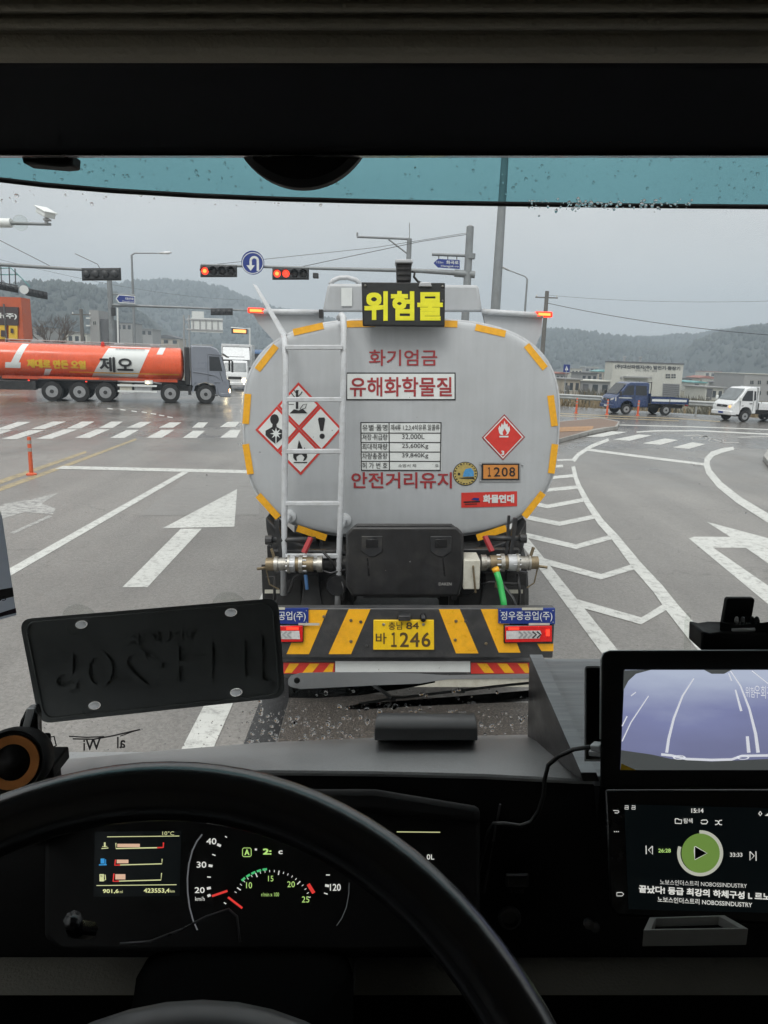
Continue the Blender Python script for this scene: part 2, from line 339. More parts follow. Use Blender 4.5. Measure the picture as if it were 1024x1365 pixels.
M = dict(
    road=road_mat(), paint=paint_mat('white_road_paint', (.64, .65, .62), .50, .68, .85), worn=paint_mat('worn_road_paint', (.5, .5, .48), .42, .62, .9), ypaint=paint_mat('yellow_road_paint', (.46, .36, .18), .42, .62, .85),
    earth=mat('dry_earth_and_grass', (.13, .115, .075), .95, var=.45, vscale=.12, bump=.4, bscale=2, dirt=(.06, .075, .035, .9), dscale=.05),
    kerb=mat('kerb_stone', (.30, .295, .28), .7, var=.25, vscale=4, bump=.3, bscale=40), brownpave=mat('brown_paver', (.17, .115, .085), .7, var=.3, vscale=5), orangepave=mat('orange_tactile_paver', (.34, .19, .09), .7, var=.25, vscale=5),  # darker copy of the riser wood, side shade put into its colour
    tank=mat('grey_tank_paint', (.435, .455, .472), .45, var=.05, vscale=5, dirt=(.38, .39, .39, .5), dscale=1.6, bump=.02, bscale=9), tank2=mat('pale_grey_ladder_paint', (.52, .54, .56), .4, var=.12, vscale=14, dirt=(.3, .29, .27, .5), dscale=20),  # pale sheet painting the sheen along the board's top edge
    orange=mat('orange_reflective_tape', (.85, .42, .02), .38, var=.1, vscale=30, dirt=(.45, .22, .03, .4), dscale=25), yellow=mat('yellow_reflective_sheet', (.92, .46, .02), .35, var=.08, vscale=20, dirt=(.5, .24, .03, .5), dscale=8),
    red=mat('red_sticker', (.62, .045, .035), .4, var=.1, vscale=20), darkred=mat('dark_red_lettering', (.33, .035, .04), .45, var=.15, vscale=25), wht=mat('white_sticker', (.70, .73, .72), .4, var=.06, vscale=12), blackprint=mat('black_print', (.018, .018, .02), .45, var=.1),
    black=mat('black_plastic', (.016, .016, .017), .45, var=.2, vscale=18, bump=.12, bscale=180, dirt=(.05, .048, .044, .6), dscale=6), blackm=mat('black_painted_steel', (.02, .021, .023), .42, var=.3, vscale=12, dirt=(.075, .07, .062, .8), dscale=9, bump=.08, bscale=30),
    bumper=mat('dark_grey_bumper_paint', (.040, .041, .043), .4, var=.2, vscale=9, dirt=(.11, .105, .1, .6), dscale=7), steel=mat('galvanised_steel', (.42, .43, .44), .45, .6, var=.2, vscale=7), chrome=mat('scuffed_steel_coupling', (.36, .35, .32), .4, .7, var=.35, vscale=30, dirt=(.08, .06, .04, .85), dscale=22), brass=mat('tarnished_brass_valve', (.22, .175, .11), .45, .6, var=.3, vscale=25, dirt=(.1, .08, .05, .7), dscale=20),
    green=mat('green_hose', (.03, .42, .09), .4, var=.1), cream=mat('cream_box_paint', (.52, .51, .44), .5, var=.1, vscale=10, dirt=(.3, .27, .2, .6), dscale=14), blue=mat('blue_sign_face', (.012, .035, .22), .4, var=.12, vscale=12), plate=mat('yellow_number_plate', (.90, .58, .015), .38, var=.06, vscale=14, dirt=(.5, .32, .04, .4), dscale=18),
    rubber=mat('tyre_rubber', (.016, .016, .016), .75, var=.3, vscale=8, bump=.2, bscale=40), rim=mat('wheel_steel', (.36, .37, .38), .4, .5, var=.2, vscale=9),
    tail=mat('red_tail_lens', (.55, .012, .012), .18, var=.15, vscale=40, emit=.12), clear=mat('clear_lens', (.6, .6, .6), .15, var=.2, vscale=60), lampred=glow('lit_red_marker', (1, .045, .02), 1.3), lampcore=glow('lit_marker_core', (1, .30, .06), 1.9), sigred=glow('lit_red_signal', (1, .06, .03), 1.4), sigcore=glow('lit_signal_core', (1, .27, .05), 2.0), headlamp=glow('lit_headlamp', (1, .80, .45), 14), amber=glow('lit_amber_board', (1, .36, .10), 1.9),
    signal=mat('signal_housing', (.035, .037, .04), .5, var=.2), pole=mat('grey_pole_paint', (.24, .26, .27), .5, .2, var=.15, vscale=2, dirt=(.16, .15, .14, .5)), conc=mat('concrete_pole', (.15, .145, .135), .85, var=.2), wire=mat('cable_sheath', (.04, .04, .045), .6),
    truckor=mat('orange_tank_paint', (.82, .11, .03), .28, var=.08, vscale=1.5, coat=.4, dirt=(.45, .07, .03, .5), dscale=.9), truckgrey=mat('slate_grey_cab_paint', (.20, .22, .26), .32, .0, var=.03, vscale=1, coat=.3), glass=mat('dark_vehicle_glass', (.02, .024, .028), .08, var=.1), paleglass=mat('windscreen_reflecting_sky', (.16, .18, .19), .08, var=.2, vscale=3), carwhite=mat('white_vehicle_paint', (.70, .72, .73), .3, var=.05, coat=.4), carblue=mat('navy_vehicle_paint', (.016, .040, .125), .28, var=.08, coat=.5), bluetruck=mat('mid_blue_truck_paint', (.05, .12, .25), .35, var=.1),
    flex=mat('orange_flexible_post', (.62, .11, .04), .5, var=.15, vscale=9, dirt=(.25, .08, .05, .5), dscale=9), rail=mat('guard_rail_zinc', (.42, .44, .44), .45, .4, var=.15, vscale=2, dirt=(.25, .22, .19, .5), dscale=3),
    bwhite=mat('off_white_cladding', (.55, .55, .50), .7, var=.08, vscale=.6, dirt=(.4, .39, .34, .5), dscale=.4), bgrey=mat('grey_render', (.30, .30, .30), .8, var=.12, vscale=.5), btan=mat('tan_render', (.40, .35, .28), .8, var=.1, vscale=.5), bred=mat('rust_red_roof', (.27, .10, .07), .7, var=.2, vscale=1), bblue=mat('blue_steel_roof', (.12, .22, .30), .5, var=.15, vscale=1), bteal=mat('teal_steel_roof', (.12, .33, .33), .5, var=.15, vscale=1), bdark=mat('dark_roof', (.10, .10, .105), .7, var=.2, vscale=1), borange=mat('orange_cladding', (.50, .095, .03), .5, var=.1, vscale=.5), bbrown=mat('dark_brown_fascia', (.055, .035, .035), .5, var=.15), yboard=mat('yellow_board', (.72, .46, .03), .5, var=.1),
    forest=mat('pine_forest', (.034, .044, .036), .95, var=.25, vscale=.03, dirt=(.05, .045, .034, .6), dscale=.012), forestfloor=mat('forest_floor', (.034, .042, .034), .95, var=.2, vscale=.02), bark=mat('bare_bark', (.10, .075, .06), .9, var=.2), reed=mat('dry_reeds', (.22, .17, .10), .9, var=.4, vscale=.7), shrub=mat('winter_shrub', (.085, .075, .045), .9, var=.4, vscale=.6),
    # cab
    dash=mat('dashboard_soft_plastic', (.33, .335, .34), .36, var=.12, vscale=260, bump=.10, bscale=520, spec=1.0, rvar=.05), dashlow=mat('warm_grey_lower_trim', (.13, .125, .105), .75, var=.15, vscale=9, bump=.3, bscale=300), liner=mat('headliner_trim', (.40, .37, .30), .85, var=.12, vscale=20, bump=.3, bscale=250), gloss=mat('gloss_black_plastic', (.010, .010, .011), .22, var=.2, vscale=20), matte=mat('matte_black_plastic', (.009, .009, .0095), .65, var=.2, vscale=25, spec=.25), hoodmat=mat('dash_hood_plastic', (.09, .092, .095), .4, var=.1, vscale=20), armmat=mat('wiper_arm_paint', (.14, .142, .145), .45, var=.15, vscale=30), columnmat=mat('column_shroud', (.004, .004, .004), .9, var=.2, spec=.0), headblack=mat('blind_housing_black', (.045, .047, .056), .7, var=.15, vscale=25, spec=.3), woodshade=mat('black_wood_shaded_side', (.045, .042, .042), .4, var=.3, vscale=30, spec=.5), leather=mat('wheel_leather', (.016, .016, .018), .22, var=.0, bump=.0, spec=1.0), wood=wood_mat(), silver=mat('brushed_silver_edge', (.55, .56, .57), .4, .2, var=.1), copper=mat('copper_ring', (.50, .20, .06), .38, .8, var=.15, vscale=30), plateback=mat('dark_plate_back', (.13, .14, .14), .40, var=.12, vscale=20, bump=.05, bscale=60), stud=thin_sheet('clear_stud', (.92, .92, .93), .75), screw=mat('bright_screw', (.82, .82, .83), .3, .0, var=.2, vscale=200), tray=mat('pale_grey_tray_plastic', (.33, .33, .32), .5, var=.1, vscale=30), cable=mat('black_cable', (.012, .012, .012), .4), sticker=mat('black_windscreen_print', (.015, .013, .016), .5), paper=thin_sheet('backlit_permit_card', (.62, .65, .70), .6), paperdark=mat('permit_plum_band', (.02, .008, .018), .5), steelgrey=mat('dash_grey_frame', (.10, .10, .105), .35, .6),
    glasspane=pane('windscreen_glass', (.97, .985, .98), .35), visor=pane('tinted_visor_acrylic', (.225, .45, .49), .5, .02), clearplastic=pane('clear_plastic', (.94, .95, .94), .10, .2),
)
def water():
    m = bpy.data.materials.new('rain_water'); m.use_nodes = True; b = m.node_tree.nodes['Principled BSDF']
    b.inputs['Transmission Weight'].default_value = 1; b.inputs['Roughness'].default_value = .0; b.inputs['IOR'].default_value = 1.33; return m
def streaks(m, amt=.12):
    t = m.node_tree; b = t.nodes['Principled BSDF']; src = b.inputs['Base Color'].links[0].from_socket
    co = t.nodes.new('ShaderNodeTexCoord'); mp_ = t.nodes.new('ShaderNodeMapping'); mp_.inputs['Scale'].default_value = (16, 16, .7); t.links.new(co.outputs['Object'], mp_.inputs[0])
    n = t.nodes.new('ShaderNodeTexNoise'); n.inputs['Scale'].default_value = 1; n.inputs['Detail'].default_value = 7; n.inputs['Roughness'].default_value = .7; t.links.new(mp_.outputs[0], n.inputs['Vector'])
    r = t.nodes.new('ShaderNodeMapRange'); r.inputs[1].default_value = .35; r.inputs[2].default_value = .75; r.inputs[3].default_value = 1 + amt * .3; r.inputs[4].default_value = 1 - amt; t.links.new(n.outputs[0], r.inputs[0])
    v = t.nodes.new('ShaderNodeVectorMath'); v.operation = 'SCALE'; t.links.new(src, v.inputs[0]); t.links.new(r.outputs[0], v.inputs['Scale']); t.links.new(v.outputs[0], b.inputs['Base Color'])
streaks(M['tank'], .075); streaks(M['truckor'], .12); streaks(M['bwhite'], .2); streaks(M['black'], .3)
M['water'] = water(); M['camscreen'] = cam_screen()
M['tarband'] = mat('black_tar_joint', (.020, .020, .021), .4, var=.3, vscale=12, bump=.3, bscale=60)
M['shadepatch'] = mat('shaded_brown_aggregate', (.045, .040, .035), .6, var=.75, vscale=95, bump=.8, bscale=120, det=2, dirt=(.24, .20, .17, .8), dscale=70)  # brown aggregate, darkened further for the shadow under the tanker
M['newpatch'] = mat('smooth_resurfaced_asphalt', (.196, .190, .180), .40, var=.14, vscale=5, bump=.3, bscale=160, rvar=.08, dirt=(.165, .16, .15, .8), dscale=1.2)
for k_, c_, s_ in (('ledy', (.93, .80, .02), .55), ('scr_w', (.85, .85, .80), .55), ('scr_y', (.80, .82, .42), .6), ('scr_g', (.10, .70, .25), .5), ('scr_gy', (.55, .85, .25), .6), ('scr_r', (.9, .06, .05), .55), ('scr_p', (.85, .55, .38), .6), ('scr_b', (.05, .35, .75), .6), ('scr_bg', (.002, .004, .005), .4), ('play', (.19, .33, .07), .55), ('arcw', (.42, .43, .36), .8), ('dimw', (.20, .21, .22), .4), ('roadcam', (.19, .20, .40), .55), ('roadcam2', (.36, .36, .52), .6), ('lanecam', (.72, .74, .80), .7), ('camdark', (.10, .11, .11), .5)):
    M[k_] = glow('display_' + k_, c_, s_)
M['ledy'] = mat('lemon_yellow_lettering', (.86, .82, .03), .5, var=.08, vscale=20)

# ================================================================== SETTING
RAIL = [Vector((-2, 51.5, 0)), Vector((10.6, 45.4, 0)), Vector((20.9, 40.2, 0)), Vector((30, 36.0, 0)), Vector((62, 24, 0))]
def beyond_rail(x, y):                       # metres past the guard rail line on the right-hand side
    for a, b in zip(RAIL, RAIL[1:]):
        if a.x <= x <= b.x:
            return y - (a.y + (b.y - a.y) * (x - a.x) / (b.x - a.x))
    return -1.0 if x < RAIL[0].x else y - 24
def sm(t): t = max(0.0, min(1.0, t)); return t * t * (3 - 2 * t)
def ground_z(x, y):
    z = -.07
    d = beyond_rail(x, y)
    if x > -2 and d > .6: z -= 2.6 * sm((d - .6) / 9.0)
    if x < -2: z -= .0
    if y > 60: z += .35 * mnoise.noise((x * .03, y * .03, 0)) * sm((y - 60) / 60)
    return z
g = MB()
xs = sorted(set([-3500, -2000, -1200, -700, -400, -250] + list(range(-180, -40, 10)) + list(range(-40, 80, 3)) + list(range(80, 200, 12)) + [260, 400, 700, 1200, 2000, 3500]))
ys = sorted(set([-1500, -600, -200, -80, -30] + list(range(-10, 90, 3)) + list(range(90, 300, 15)) + [350, 450, 600, 800, 1100, 1500, 2200, 3500, 5000]))
g.add([(x, y, ground_z(x, y)) for y in ys for x in xs], [(j * len(xs) + i, j * len(xs) + i + 1, (j + 1) * len(xs) + i + 1, (j + 1) * len(xs) + i) for j in range(len(ys) - 1) for i in range(len(xs) - 1)])
struct('ground', g, M['earth'], True)

rd = MB()
rd.add([(-170, -25, 0), (62, -25, 0), (62, 23.4, 0), (30, 35.5, 0), (20.9, 39.7, 0), (10.6, 44.9, 0), (-2, 51, 0), (-7.5, 60, 0), (-30, 170, 0), (-90, 460, 0), (-104, 460, 0), (-41, 170, 0), (-18.5, 60, 0), (-26, 47, 0), (-170, 43, 0)], [tuple(range(15))])
road = struct('road', rd, M['road'])
sh = MB(); sh.prism([G(742, 545, .0), G(870, 549, .0), G(1010, 557, .0), (30, 35.2, 0), (30, 34.2, 0), G(1024, 563, .0), G(905, 556, .0), G(742, 549, .0)], (0, 0, .003))
def mark(name, m='paint', **k):
    def f(b): return put(name, b, M[m], road)
    return f
def qmark(name, quad, m='paint', off=.004): return put(name, MB().poly(SG, quad, off), M[m], road)
Z8 = lambda x, y: (x / 2.695, 560 + y / 2.695)
Z7 = lambda x, y: (700 + x / 3.16, 560 + y / 3.16)
def wline(name, x0, x1, y0, y1, m='paint', off=.004):
    b = MB(); n = max(1, int((y1 - y0) / 2)); b.grid(lambda u, v: (x0 + (x1 - x0) * u, y0 + (y1 - y0) * v, off), 1, n); return put(name, b, M[m], road)
wline('lane_line', -4.22, -4.07, 5.2, 15.15); wline('lane_line', -1.22, -1.02, 2.2, 15.2); wline('lane_line', 2.02, 2.19, 2.2, 20.5)
wline('lane_line', -4.22, -4.07, -12, 3.4); 
b = MB().grid(lambda u, v: (-6.85 + 8.9 * u, 15.0 + .55 * u + .42 * v, .0055), 12, 1); put('stop_line', b, M['paint'], road)
put('resurfaced_patch', MB().poly(SG, [Z8(500, 343), Z8(930, 340), Z8(930, 184), Z8(690, 184)], .0028), M['newpatch'], road)
# straight-ahead arrow
put('lane_arrow', MB().poly(SG, [Z8(440, 600), Z8(530, 600), Z8(725, 390), Z8(650, 390)]).poly(SG, [Z8(585, 388), Z8(842, 383), Z8(852, 248)]), M['paint'], road)
# worn left-turn arrow
put('lane_arrow', MB().poly(SG, [Z8(-60, 330), Z8(20, 300), Z8(110, 285), Z8(208, 262), Z8(150, 300), Z8(200, 318), Z8(190, 338), Z8(90, 330), Z8(20, 350), Z8(-60, 380)]).poly(SG, [Z8(35, 405), Z8(50, 408), Z8(190, 345), Z8(175, 342)]), M['worn'], road)
put('centre_line', MB().stroke(SG, [Z8(-400, 365), Z8(0, 222), Z8(310, 114)], [9, 5.5, 3]), M['ypaint'], road)
put('centre_line', MB().stroke(SG, [Z8(-400, 405), Z8(0, 248), Z8(230, 166), Z8(490, 68)], [9, 5.5, 4, 2.4]), M['ypaint'], road)
for q in ([(-120, 70), (-65, 70), (45, 36), (-10, 36)], [(5, 68), (60, 68), (160, 36), (105, 36)], [(130, 67), (185, 67), (280, 33), (230, 33)], [(268, 64), (322, 64), (395, 33), (347, 33)], [(395, 64), (447, 64), (500, 35), (456, 35)], [(525, 64), (580, 64), (627, 35), (580, 35)], [(655, 64), (706, 64), (737, 38), (694, 38)], [(790, 63), (850, 63), (865, 35), (828, 35)],
          [(-20, 34), (32, 34), (112, 6), (64, 6)], [(110, 32), (160, 32), (238, 5), (190, 5)], [(238, 30), (290, 30), (340, 5), (295, 5)], [(355, 28), (405, 28), (442, 5), (400, 5)], [(455, 27), (505, 27), (545, 6), (505, 6)], [(570, 27), (622, 27), (652, 8), (610, 8)], [(690, 27), (730, 27), (748, 8), (712, 8)], [(790, 25), (845, 25), (862, 6), (818, 6)]):
    qmark('crosswalk_stripe', [Z8(*p) for p in q])
# hatched wedge beside the lane
for c in ([(215, 768), (490, 846), (605, 778)], [(72, 592), (320, 660), (475, 612)], [(-25, 478), (215, 533), (380, 488)], [(5, 409), (145, 437), (295, 406)], [(30, 350), (95, 364), (245, 336)], [(60, 300), (100, 294), (222, 282)], [(100, 243), (205, 234)], [(110, 196), (160, 193)]):
    k = 3.4 + 6 * (c[0][1] - 190) / 600
    put('hatch_chevron', MB().stroke(SG, [Z7(*p) for p in c], k, .0045), M['paint'], road)
put('hatch_edge_line', MB().stroke(SG, [Z7(*p) for p in [(203, 195), (213, 240), (228, 280), (265, 350), (320, 430), (380, 495), (470, 610), (560, 710), (620, 790), (720, 910), (900, 1110)]], [5, 5.5, 6, 7.5, 9, 10, 13, 15, 17, 20, 26], .0055), M['paint'], road)
put('edge_line', MB().stroke(SG, [Z7(*p) for p in [(203, 172), (225, 145), (280, 110), (352, 82)]], [6, 5, 4.5, 4], .0055), M['paint'], road)
put('stop_line', MB().stroke(SG, [Z7(262, 124), Z7(500, 155), Z7(770, 188)], 3.2, .0045), M['paint'], road)
put('kerb_line', MB().stroke(SG, [Z7(100, 169), Z7(200, 167)], 2.2, .004), M['paint'], road)
put('edge_line', MB().stroke(SG, [Z7(*p) for p in [(880, 118), (830, 128), (790, 142), (768, 165), (766, 190), (775, 218), (820, 272), (900, 336), (1030, 416), (1300, 570)]], [4, 6, 7, 8, 8, 8.5, 9, 9.5, 11, 15], .0055), M['paint'], road)
for q in ([(255, 70), (330, 70), (430, 50), (365, 47)], [(370, 82), (440, 87), (535, 64), (480, 60)], [(495, 98), (570, 104), (645, 84), (590, 77)], [(622, 115), (690, 121), (760, 101), (705, 93)]):
    qmark('crosswalk_stripe', [Z7(*p) for p in q])
put('turn_arrow', MB().poly(SG, [Z7(765, 428), Z7(1060, 507), Z7(1300, 640), Z7(1300, 770), Z7(1024, 603), Z7(930, 537), Z7(862, 490)]).poly(SG, [Z7(690, 498), Z7(715, 491), Z7(865, 492), Z7(933, 538), Z7(792, 537), Z7(1024, 697), Z7(1150, 785), Z7(1150, 860), Z7(1024, 775)]), M['paint'], road)
put('edge_line', MB().stroke(SG, [Z7(470, 50), Z7(560, 45), Z7(740, 45), Z7(1040, 60)], 1.6), M['paint'], road)
put('edge_line', MB().stroke(SG, [Z7(390, 20), Z7(700, 28), Z7(1040, 40)], 1.1), M['paint'], road)
put('bicycle_mark', MB().ring(SG, 932, 584, 9, 10.5, asp=.28).ring(SG, 955, 587, 9, 10.5, asp=.28).stroke(SG, [(932, 584), (940, 581), (955, 587), (968, 590), (985, 590)], 1.2).stroke(SG, [(912, 581), (930, 580), (945, 582)], 1.4), M['worn'], road)
put('edge_line', MB().stroke(SG, [(985, 583), (1040, 581)], 1.6), M['worn'], road)
put('centre_line', MB().stroke(SG, [(690, 546), (745, 551), (830, 555), (905, 558), (960, 562)], 1.1), M['ypaint'], road)
put('centre_line', MB().stroke(SG, [(690, 549), (745, 554), (830, 558), (905, 561)], 1.0), M['ypaint'], road)
Z5 = lambda x, y: (130 + x / 4.655, 450 + y / 4.655)
for p in ((78, 441), (158, 448), (228, 457), (290, 463), (347, 473), (398, 483), (450, 494)): put('guide_dash', MB().stroke(SG, [Z5(p[0] - 17, p[1] - 2.5), Z5(p[0] + 17, p[1] + 2.5)], 1.3), M['paint'], road)

qm = MB().add([(-.62, 1.2, .0035), (1.3, 1.2, .0035), (1.22, 5.0, .0035), (-.62, 5.1, .0035)], [(0, 1, 2, 3)]); put('shaded_asphalt_patch', qm, M['shadepatch'], road)  # darker paving with the tanker's shadow also put into its colour
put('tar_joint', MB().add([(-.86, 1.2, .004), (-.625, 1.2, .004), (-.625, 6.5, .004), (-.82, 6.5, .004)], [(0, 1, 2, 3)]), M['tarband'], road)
# traffic islands
def island(name, ground, top, label, extra=None, h=.15):
    base = Vector((sum(p.x for p in ground) / len(ground), sum(p.y for p in ground) / len(ground), 0))
    t = thing(name, base, label, 'traffic island')
    n = len(ground); c = base
    for i in range(n):
        a, b = ground[i], ground[(i + 1) % n]; L = (b - a).length; k = max(1, int(L / 1.0))
        for j in range(k):
            p, q = a.lerp(b, (j + .008) / k), a.lerp(b, (j + .992) / k); pi, qi = p + (c - p).normalized() * .18, q + (c - q).normalized() * .18
            put('kerb_stone', MB().loft([[p, q, qi, pi], [v + Vector((0, 0, h)) for v in (p, q, qi, pi)]]), M['kerb'], t, bevel=.015)
    inner = [p + (c - p).normalized() * .16 for p in ground]
    put('paving', MB().prism([p + Vector((0, 0, .0)) for p in inner], (0, 0, h - .012)), top, t)
    if extra: extra(t)
    return t
isl = [G(*p) for p in ((640, 607), (745, 591), (785, 580), (808, 575), (823, 573), (826, 566), (800, 561), (745, 566), (640, 575))]
def tac(t):
    for i in range(8):
        for j in range(2):
            f = lambda x, v: (x - v * 1.6, 569.5 + v * 3.1 - (x - 744) * .035)
            x = 744 + i * 6.0; p = [f(x, j), f(x + 5.8, j), f(x + 5.8, j + .94), f(x, j + .94)]
            put('tactile_tile', MB().add([G(xx, yy, .150) for xx, yy in p] + [G(xx, yy, .130) for xx, yy in p], [(0, 1, 2, 3), (0, 1, 5, 4), (1, 2, 6, 5), (2, 3, 7, 6), (3, 0, 4, 7)]), M['orangepave'], t)
island('traffic_island', isl, M['brownpave'], 'kerbed traffic island with brown and orange pavers beside the slip lane crosswalk', tac)
island('traffic_island', [G(*p) for p in ((1017, 614), (1024, 603), (1060, 594), (1200, 600), (1260, 640), (1100, 640), (1030, 630))], M['kerb'], 'rounded grey kerb corner across the slip lane from the curved edge line')

# hills and their woods
def hill(name, crest, D, front, back, seed, th, ntree, woods_label, v0=.12, sink=-4):
    random.seed(seed); cw = [W(px, py, D) for px, py in crest]
    def zx(x):
        for a, b in zip(cw, cw[1:]):
            if a.x <= x <= b.x:
                t = (x - a.x) / (b.x - a.x); t = t * .5 + sm(t) * .5; return a.z + (b.z - a.z) * t
        return cw[0].z if x < cw[0].x else cw[-1].z
    x0, x1 = cw[0].x, cw[-1].x; H0 = th * .8
    def pos(u, v):
        x = x0 + (x1 - x0) * u; z = zx(x) - H0; y = D - front + front * v if v <= 1 else D + back * (v - 1)
        prof = sm(v) if v <= 1 else 1 - sm(v - 1)
        n = mnoise.noise((x * .012, y * .012, seed)) * 7 * math.sin(min(v, 1) * math.pi) 
        edge = sm(u / .04) * sm((1 - u) / .04)
        return (x, y, (sink + (z - sink) * prof + n) * edge + sink * (1 - edge))
    struct(name, MB().grid(lambda u, v: pos(u, v * 2), 90, 24), M['forestfloor'], True)
    # low crowns of many small facets, joined: the wood reads as one mass from here
    bm = bmesh.new(); bmesh.ops.create_icosphere(bm, subdivisions=1, radius=1); V = np.array([v.co[:] for v in bm.verts]); Fc = np.array([[v.index for v in f.verts] for f in bm.faces]); bm.free()
    rs = np.random.RandomState(seed); allv = []; allf = []; k = 0
    for i in range(ntree):
        u = rs.rand(); v = v0 + (1.06 - v0) * (rs.rand() ** .75) if i % 4 else 1.0 + rs.rand() * .03
        p = pos(u, v)
        if p[2] < sink + 3: continue
        s = th * (.55 + .7 * rs.rand() ** 1.6); pv = V * np.array([s * .42, s * .42, s * .62]) * (1 + .32 * (rs.rand(len(V), 1) - .5)); pv[:, :2] *= (1.15 - .45 * (V[:, 2:3] + 1) / 2)
        allv.append(pv + np.array([p[0], p[1], p[2] + s * .42])); allf.append(Fc + k); k += len(V)
    Vv = np.concatenate(allv); Ff = np.concatenate(allf)
    me = bpy.data.meshes.new('woodland'); me.vertices.add(len(Vv)); me.vertices.foreach_set('co', Vv.ravel()); me.loops.add(Ff.size); me.loops.foreach_set('vertex_index', Ff.ravel().astype(np.int32)); me.polygons.add(len(Ff)); me.polygons.foreach_set('loop_start', np.arange(0, Ff.size, 3, dtype=np.int32)); me.update(calc_edges=True); me.validate()
    me.polygons.foreach_set('use_smooth', [True] * len(me.polygons)); me.materials.append(M['forest']); o = bpy.data.objects.new('woodland', me); COL.objects.link(o); props(o, woods_label, 'woodland', kind='stuff')
hill('hills', [(-420, 440), (-200, 400), (0, 395), (60, 389), (130, 386), (185, 377), (225, 374), (262, 376), (295, 383), (330, 397), (370, 411), (430, 424), (520, 436), (640, 470)], 950, 420, 500, 3, 6.5, 9500, 'dense pine wood covering the rounded hill behind the orange tanker')
hill('hills', [(-420, 440), (-200, 402), (0, 388), (40, 381), (75, 378), (112, 379), (140, 386), (165, 398), (190, 420), (215, 450), (240, 470)], 480, 230, 200, 5, 4.2, 4200, 'nearer dark pine wood on the low spur above the orange building')
hill('hills', [(560, 478), (640, 452), (700, 442), (735, 439), (760, 443), (800, 449), (850, 451), (880, 450), (905, 446), (930, 447), (960, 441), (1000, 436), (1060, 430), (1200, 425), (1380, 470)], 850, 400, 450, 9, 6.2, 9500, 'long dense wood on the ridge behind the white factory building')
hill('hills', [(900, 489), (940, 452), (965, 443), (985, 438), (1010, 435), (1040, 434), (1120, 432), (1300, 440), (1420, 480)], 560, 260, 240, 11, 5.0, 3600, 'closer wooded shoulder of the ridge above the two-storey grey building')

# haze: even air round the whole place
hz = MB().bb(-1900, 1900, -120, 1500, -8, 150)
hm = bpy.data.materials.new('thin_rain_haze'); hm.use_nodes = True; t = hm.node_tree; t.nodes.clear()
ho = t.nodes.new('ShaderNodeOutputMaterial'); pv = t.nodes.new('ShaderNodeVolumePrincipled'); pv.inputs['Color'].default_value = (.75, .88, 1.0, 1); pv.inputs['Density'].default_value = .00108; pv.inputs['Anisotropy'].default_value = 0.0
t.links.new(pv.outputs[0], ho.inputs['Volume'])
props(put('haze', hz, hm), 'thin grey rain haze hanging over the whole junction', 'haze', kind='stuff')

# ================================================================== STREET FURNITURE
def bollard(px, py, h, label, r=.04):
    p = G(px, py); t = thing('flexible_bollard', p, label, 'bollard')
    put('base', MB().lathe([(.0, .0), (.10, 0), (.10, .025), (r * 1.3, .05), (0, .05)], p, (0, 0, 1), 16), M['flex'], t, 40)
    put('post', MB().lathe([(0, .04), (r * 1.05, .04), (r, h * .95), (r * .8, h), (0, h)], p, (0, 0, 1), 14), M['flex'], t, 40)
    for k in (.62, .82): put('reflective_band', MB().lathe([(r * 1.07, h * k), (r * 1.07, h * k + .07)], p, (0, 0, 1), 14), M['kerb'], t, 40)
bollard(42, 633, .76, 'orange flexible post standing on the yellow centre line left of the stop line', .038)
for px, py, l in ((768, 551, 'orange flexible post on the yellow line ahead of the blue pickup'), (809, 553, 'orange flexible post by the headlamp of the blue pickup'), (850, 554, 'orange flexible post between the wheels of the blue pickup')): bollard(px, py, .80, l, .05)

def rail(name, pts, label, step=4.0):
    t = thing(name, pts[0], label, 'guard rail')
    for a, b in zip(pts, pts[1:]):
        d = (b - a).normalized(); nrm = Vector((d.y, -d.x, 0)); L = (b - a).length
        prof = [(.0, .43), (.05, .48), (.05, .53), (.0, .57), (.0, .60), (.05, .64), (.05, .69), (.0, .74)]
        put('beam', MB().loft([[p + nrm * (o + .06) + Vector((0, 0, z)) for o, z in prof] + [p + nrm * (o + .05) + Vector((0, 0, z)) for o, z in prof[::-1]] for p in (a, b)]), M['rail'], t)
        for i in range(int(L / step) + 1): put('post', MB().tube([a + d * (i * step + .3) + Vector((0, 0, -.2)), a + d * (i * step + .3) + Vector((0, 0, .72))], .06, 8), M['rail'], t)
rail('guard_rail', RAIL[1:4], 'zinc guard rail along the road edge behind the two pickups')
rail('guard_rail', [Vector((-3.5, 52, 0)), Vector((-6.8, 62, 0)), Vector((-29, 170, 0))], 'zinc guard rail along the far road past the white box truck', 8)

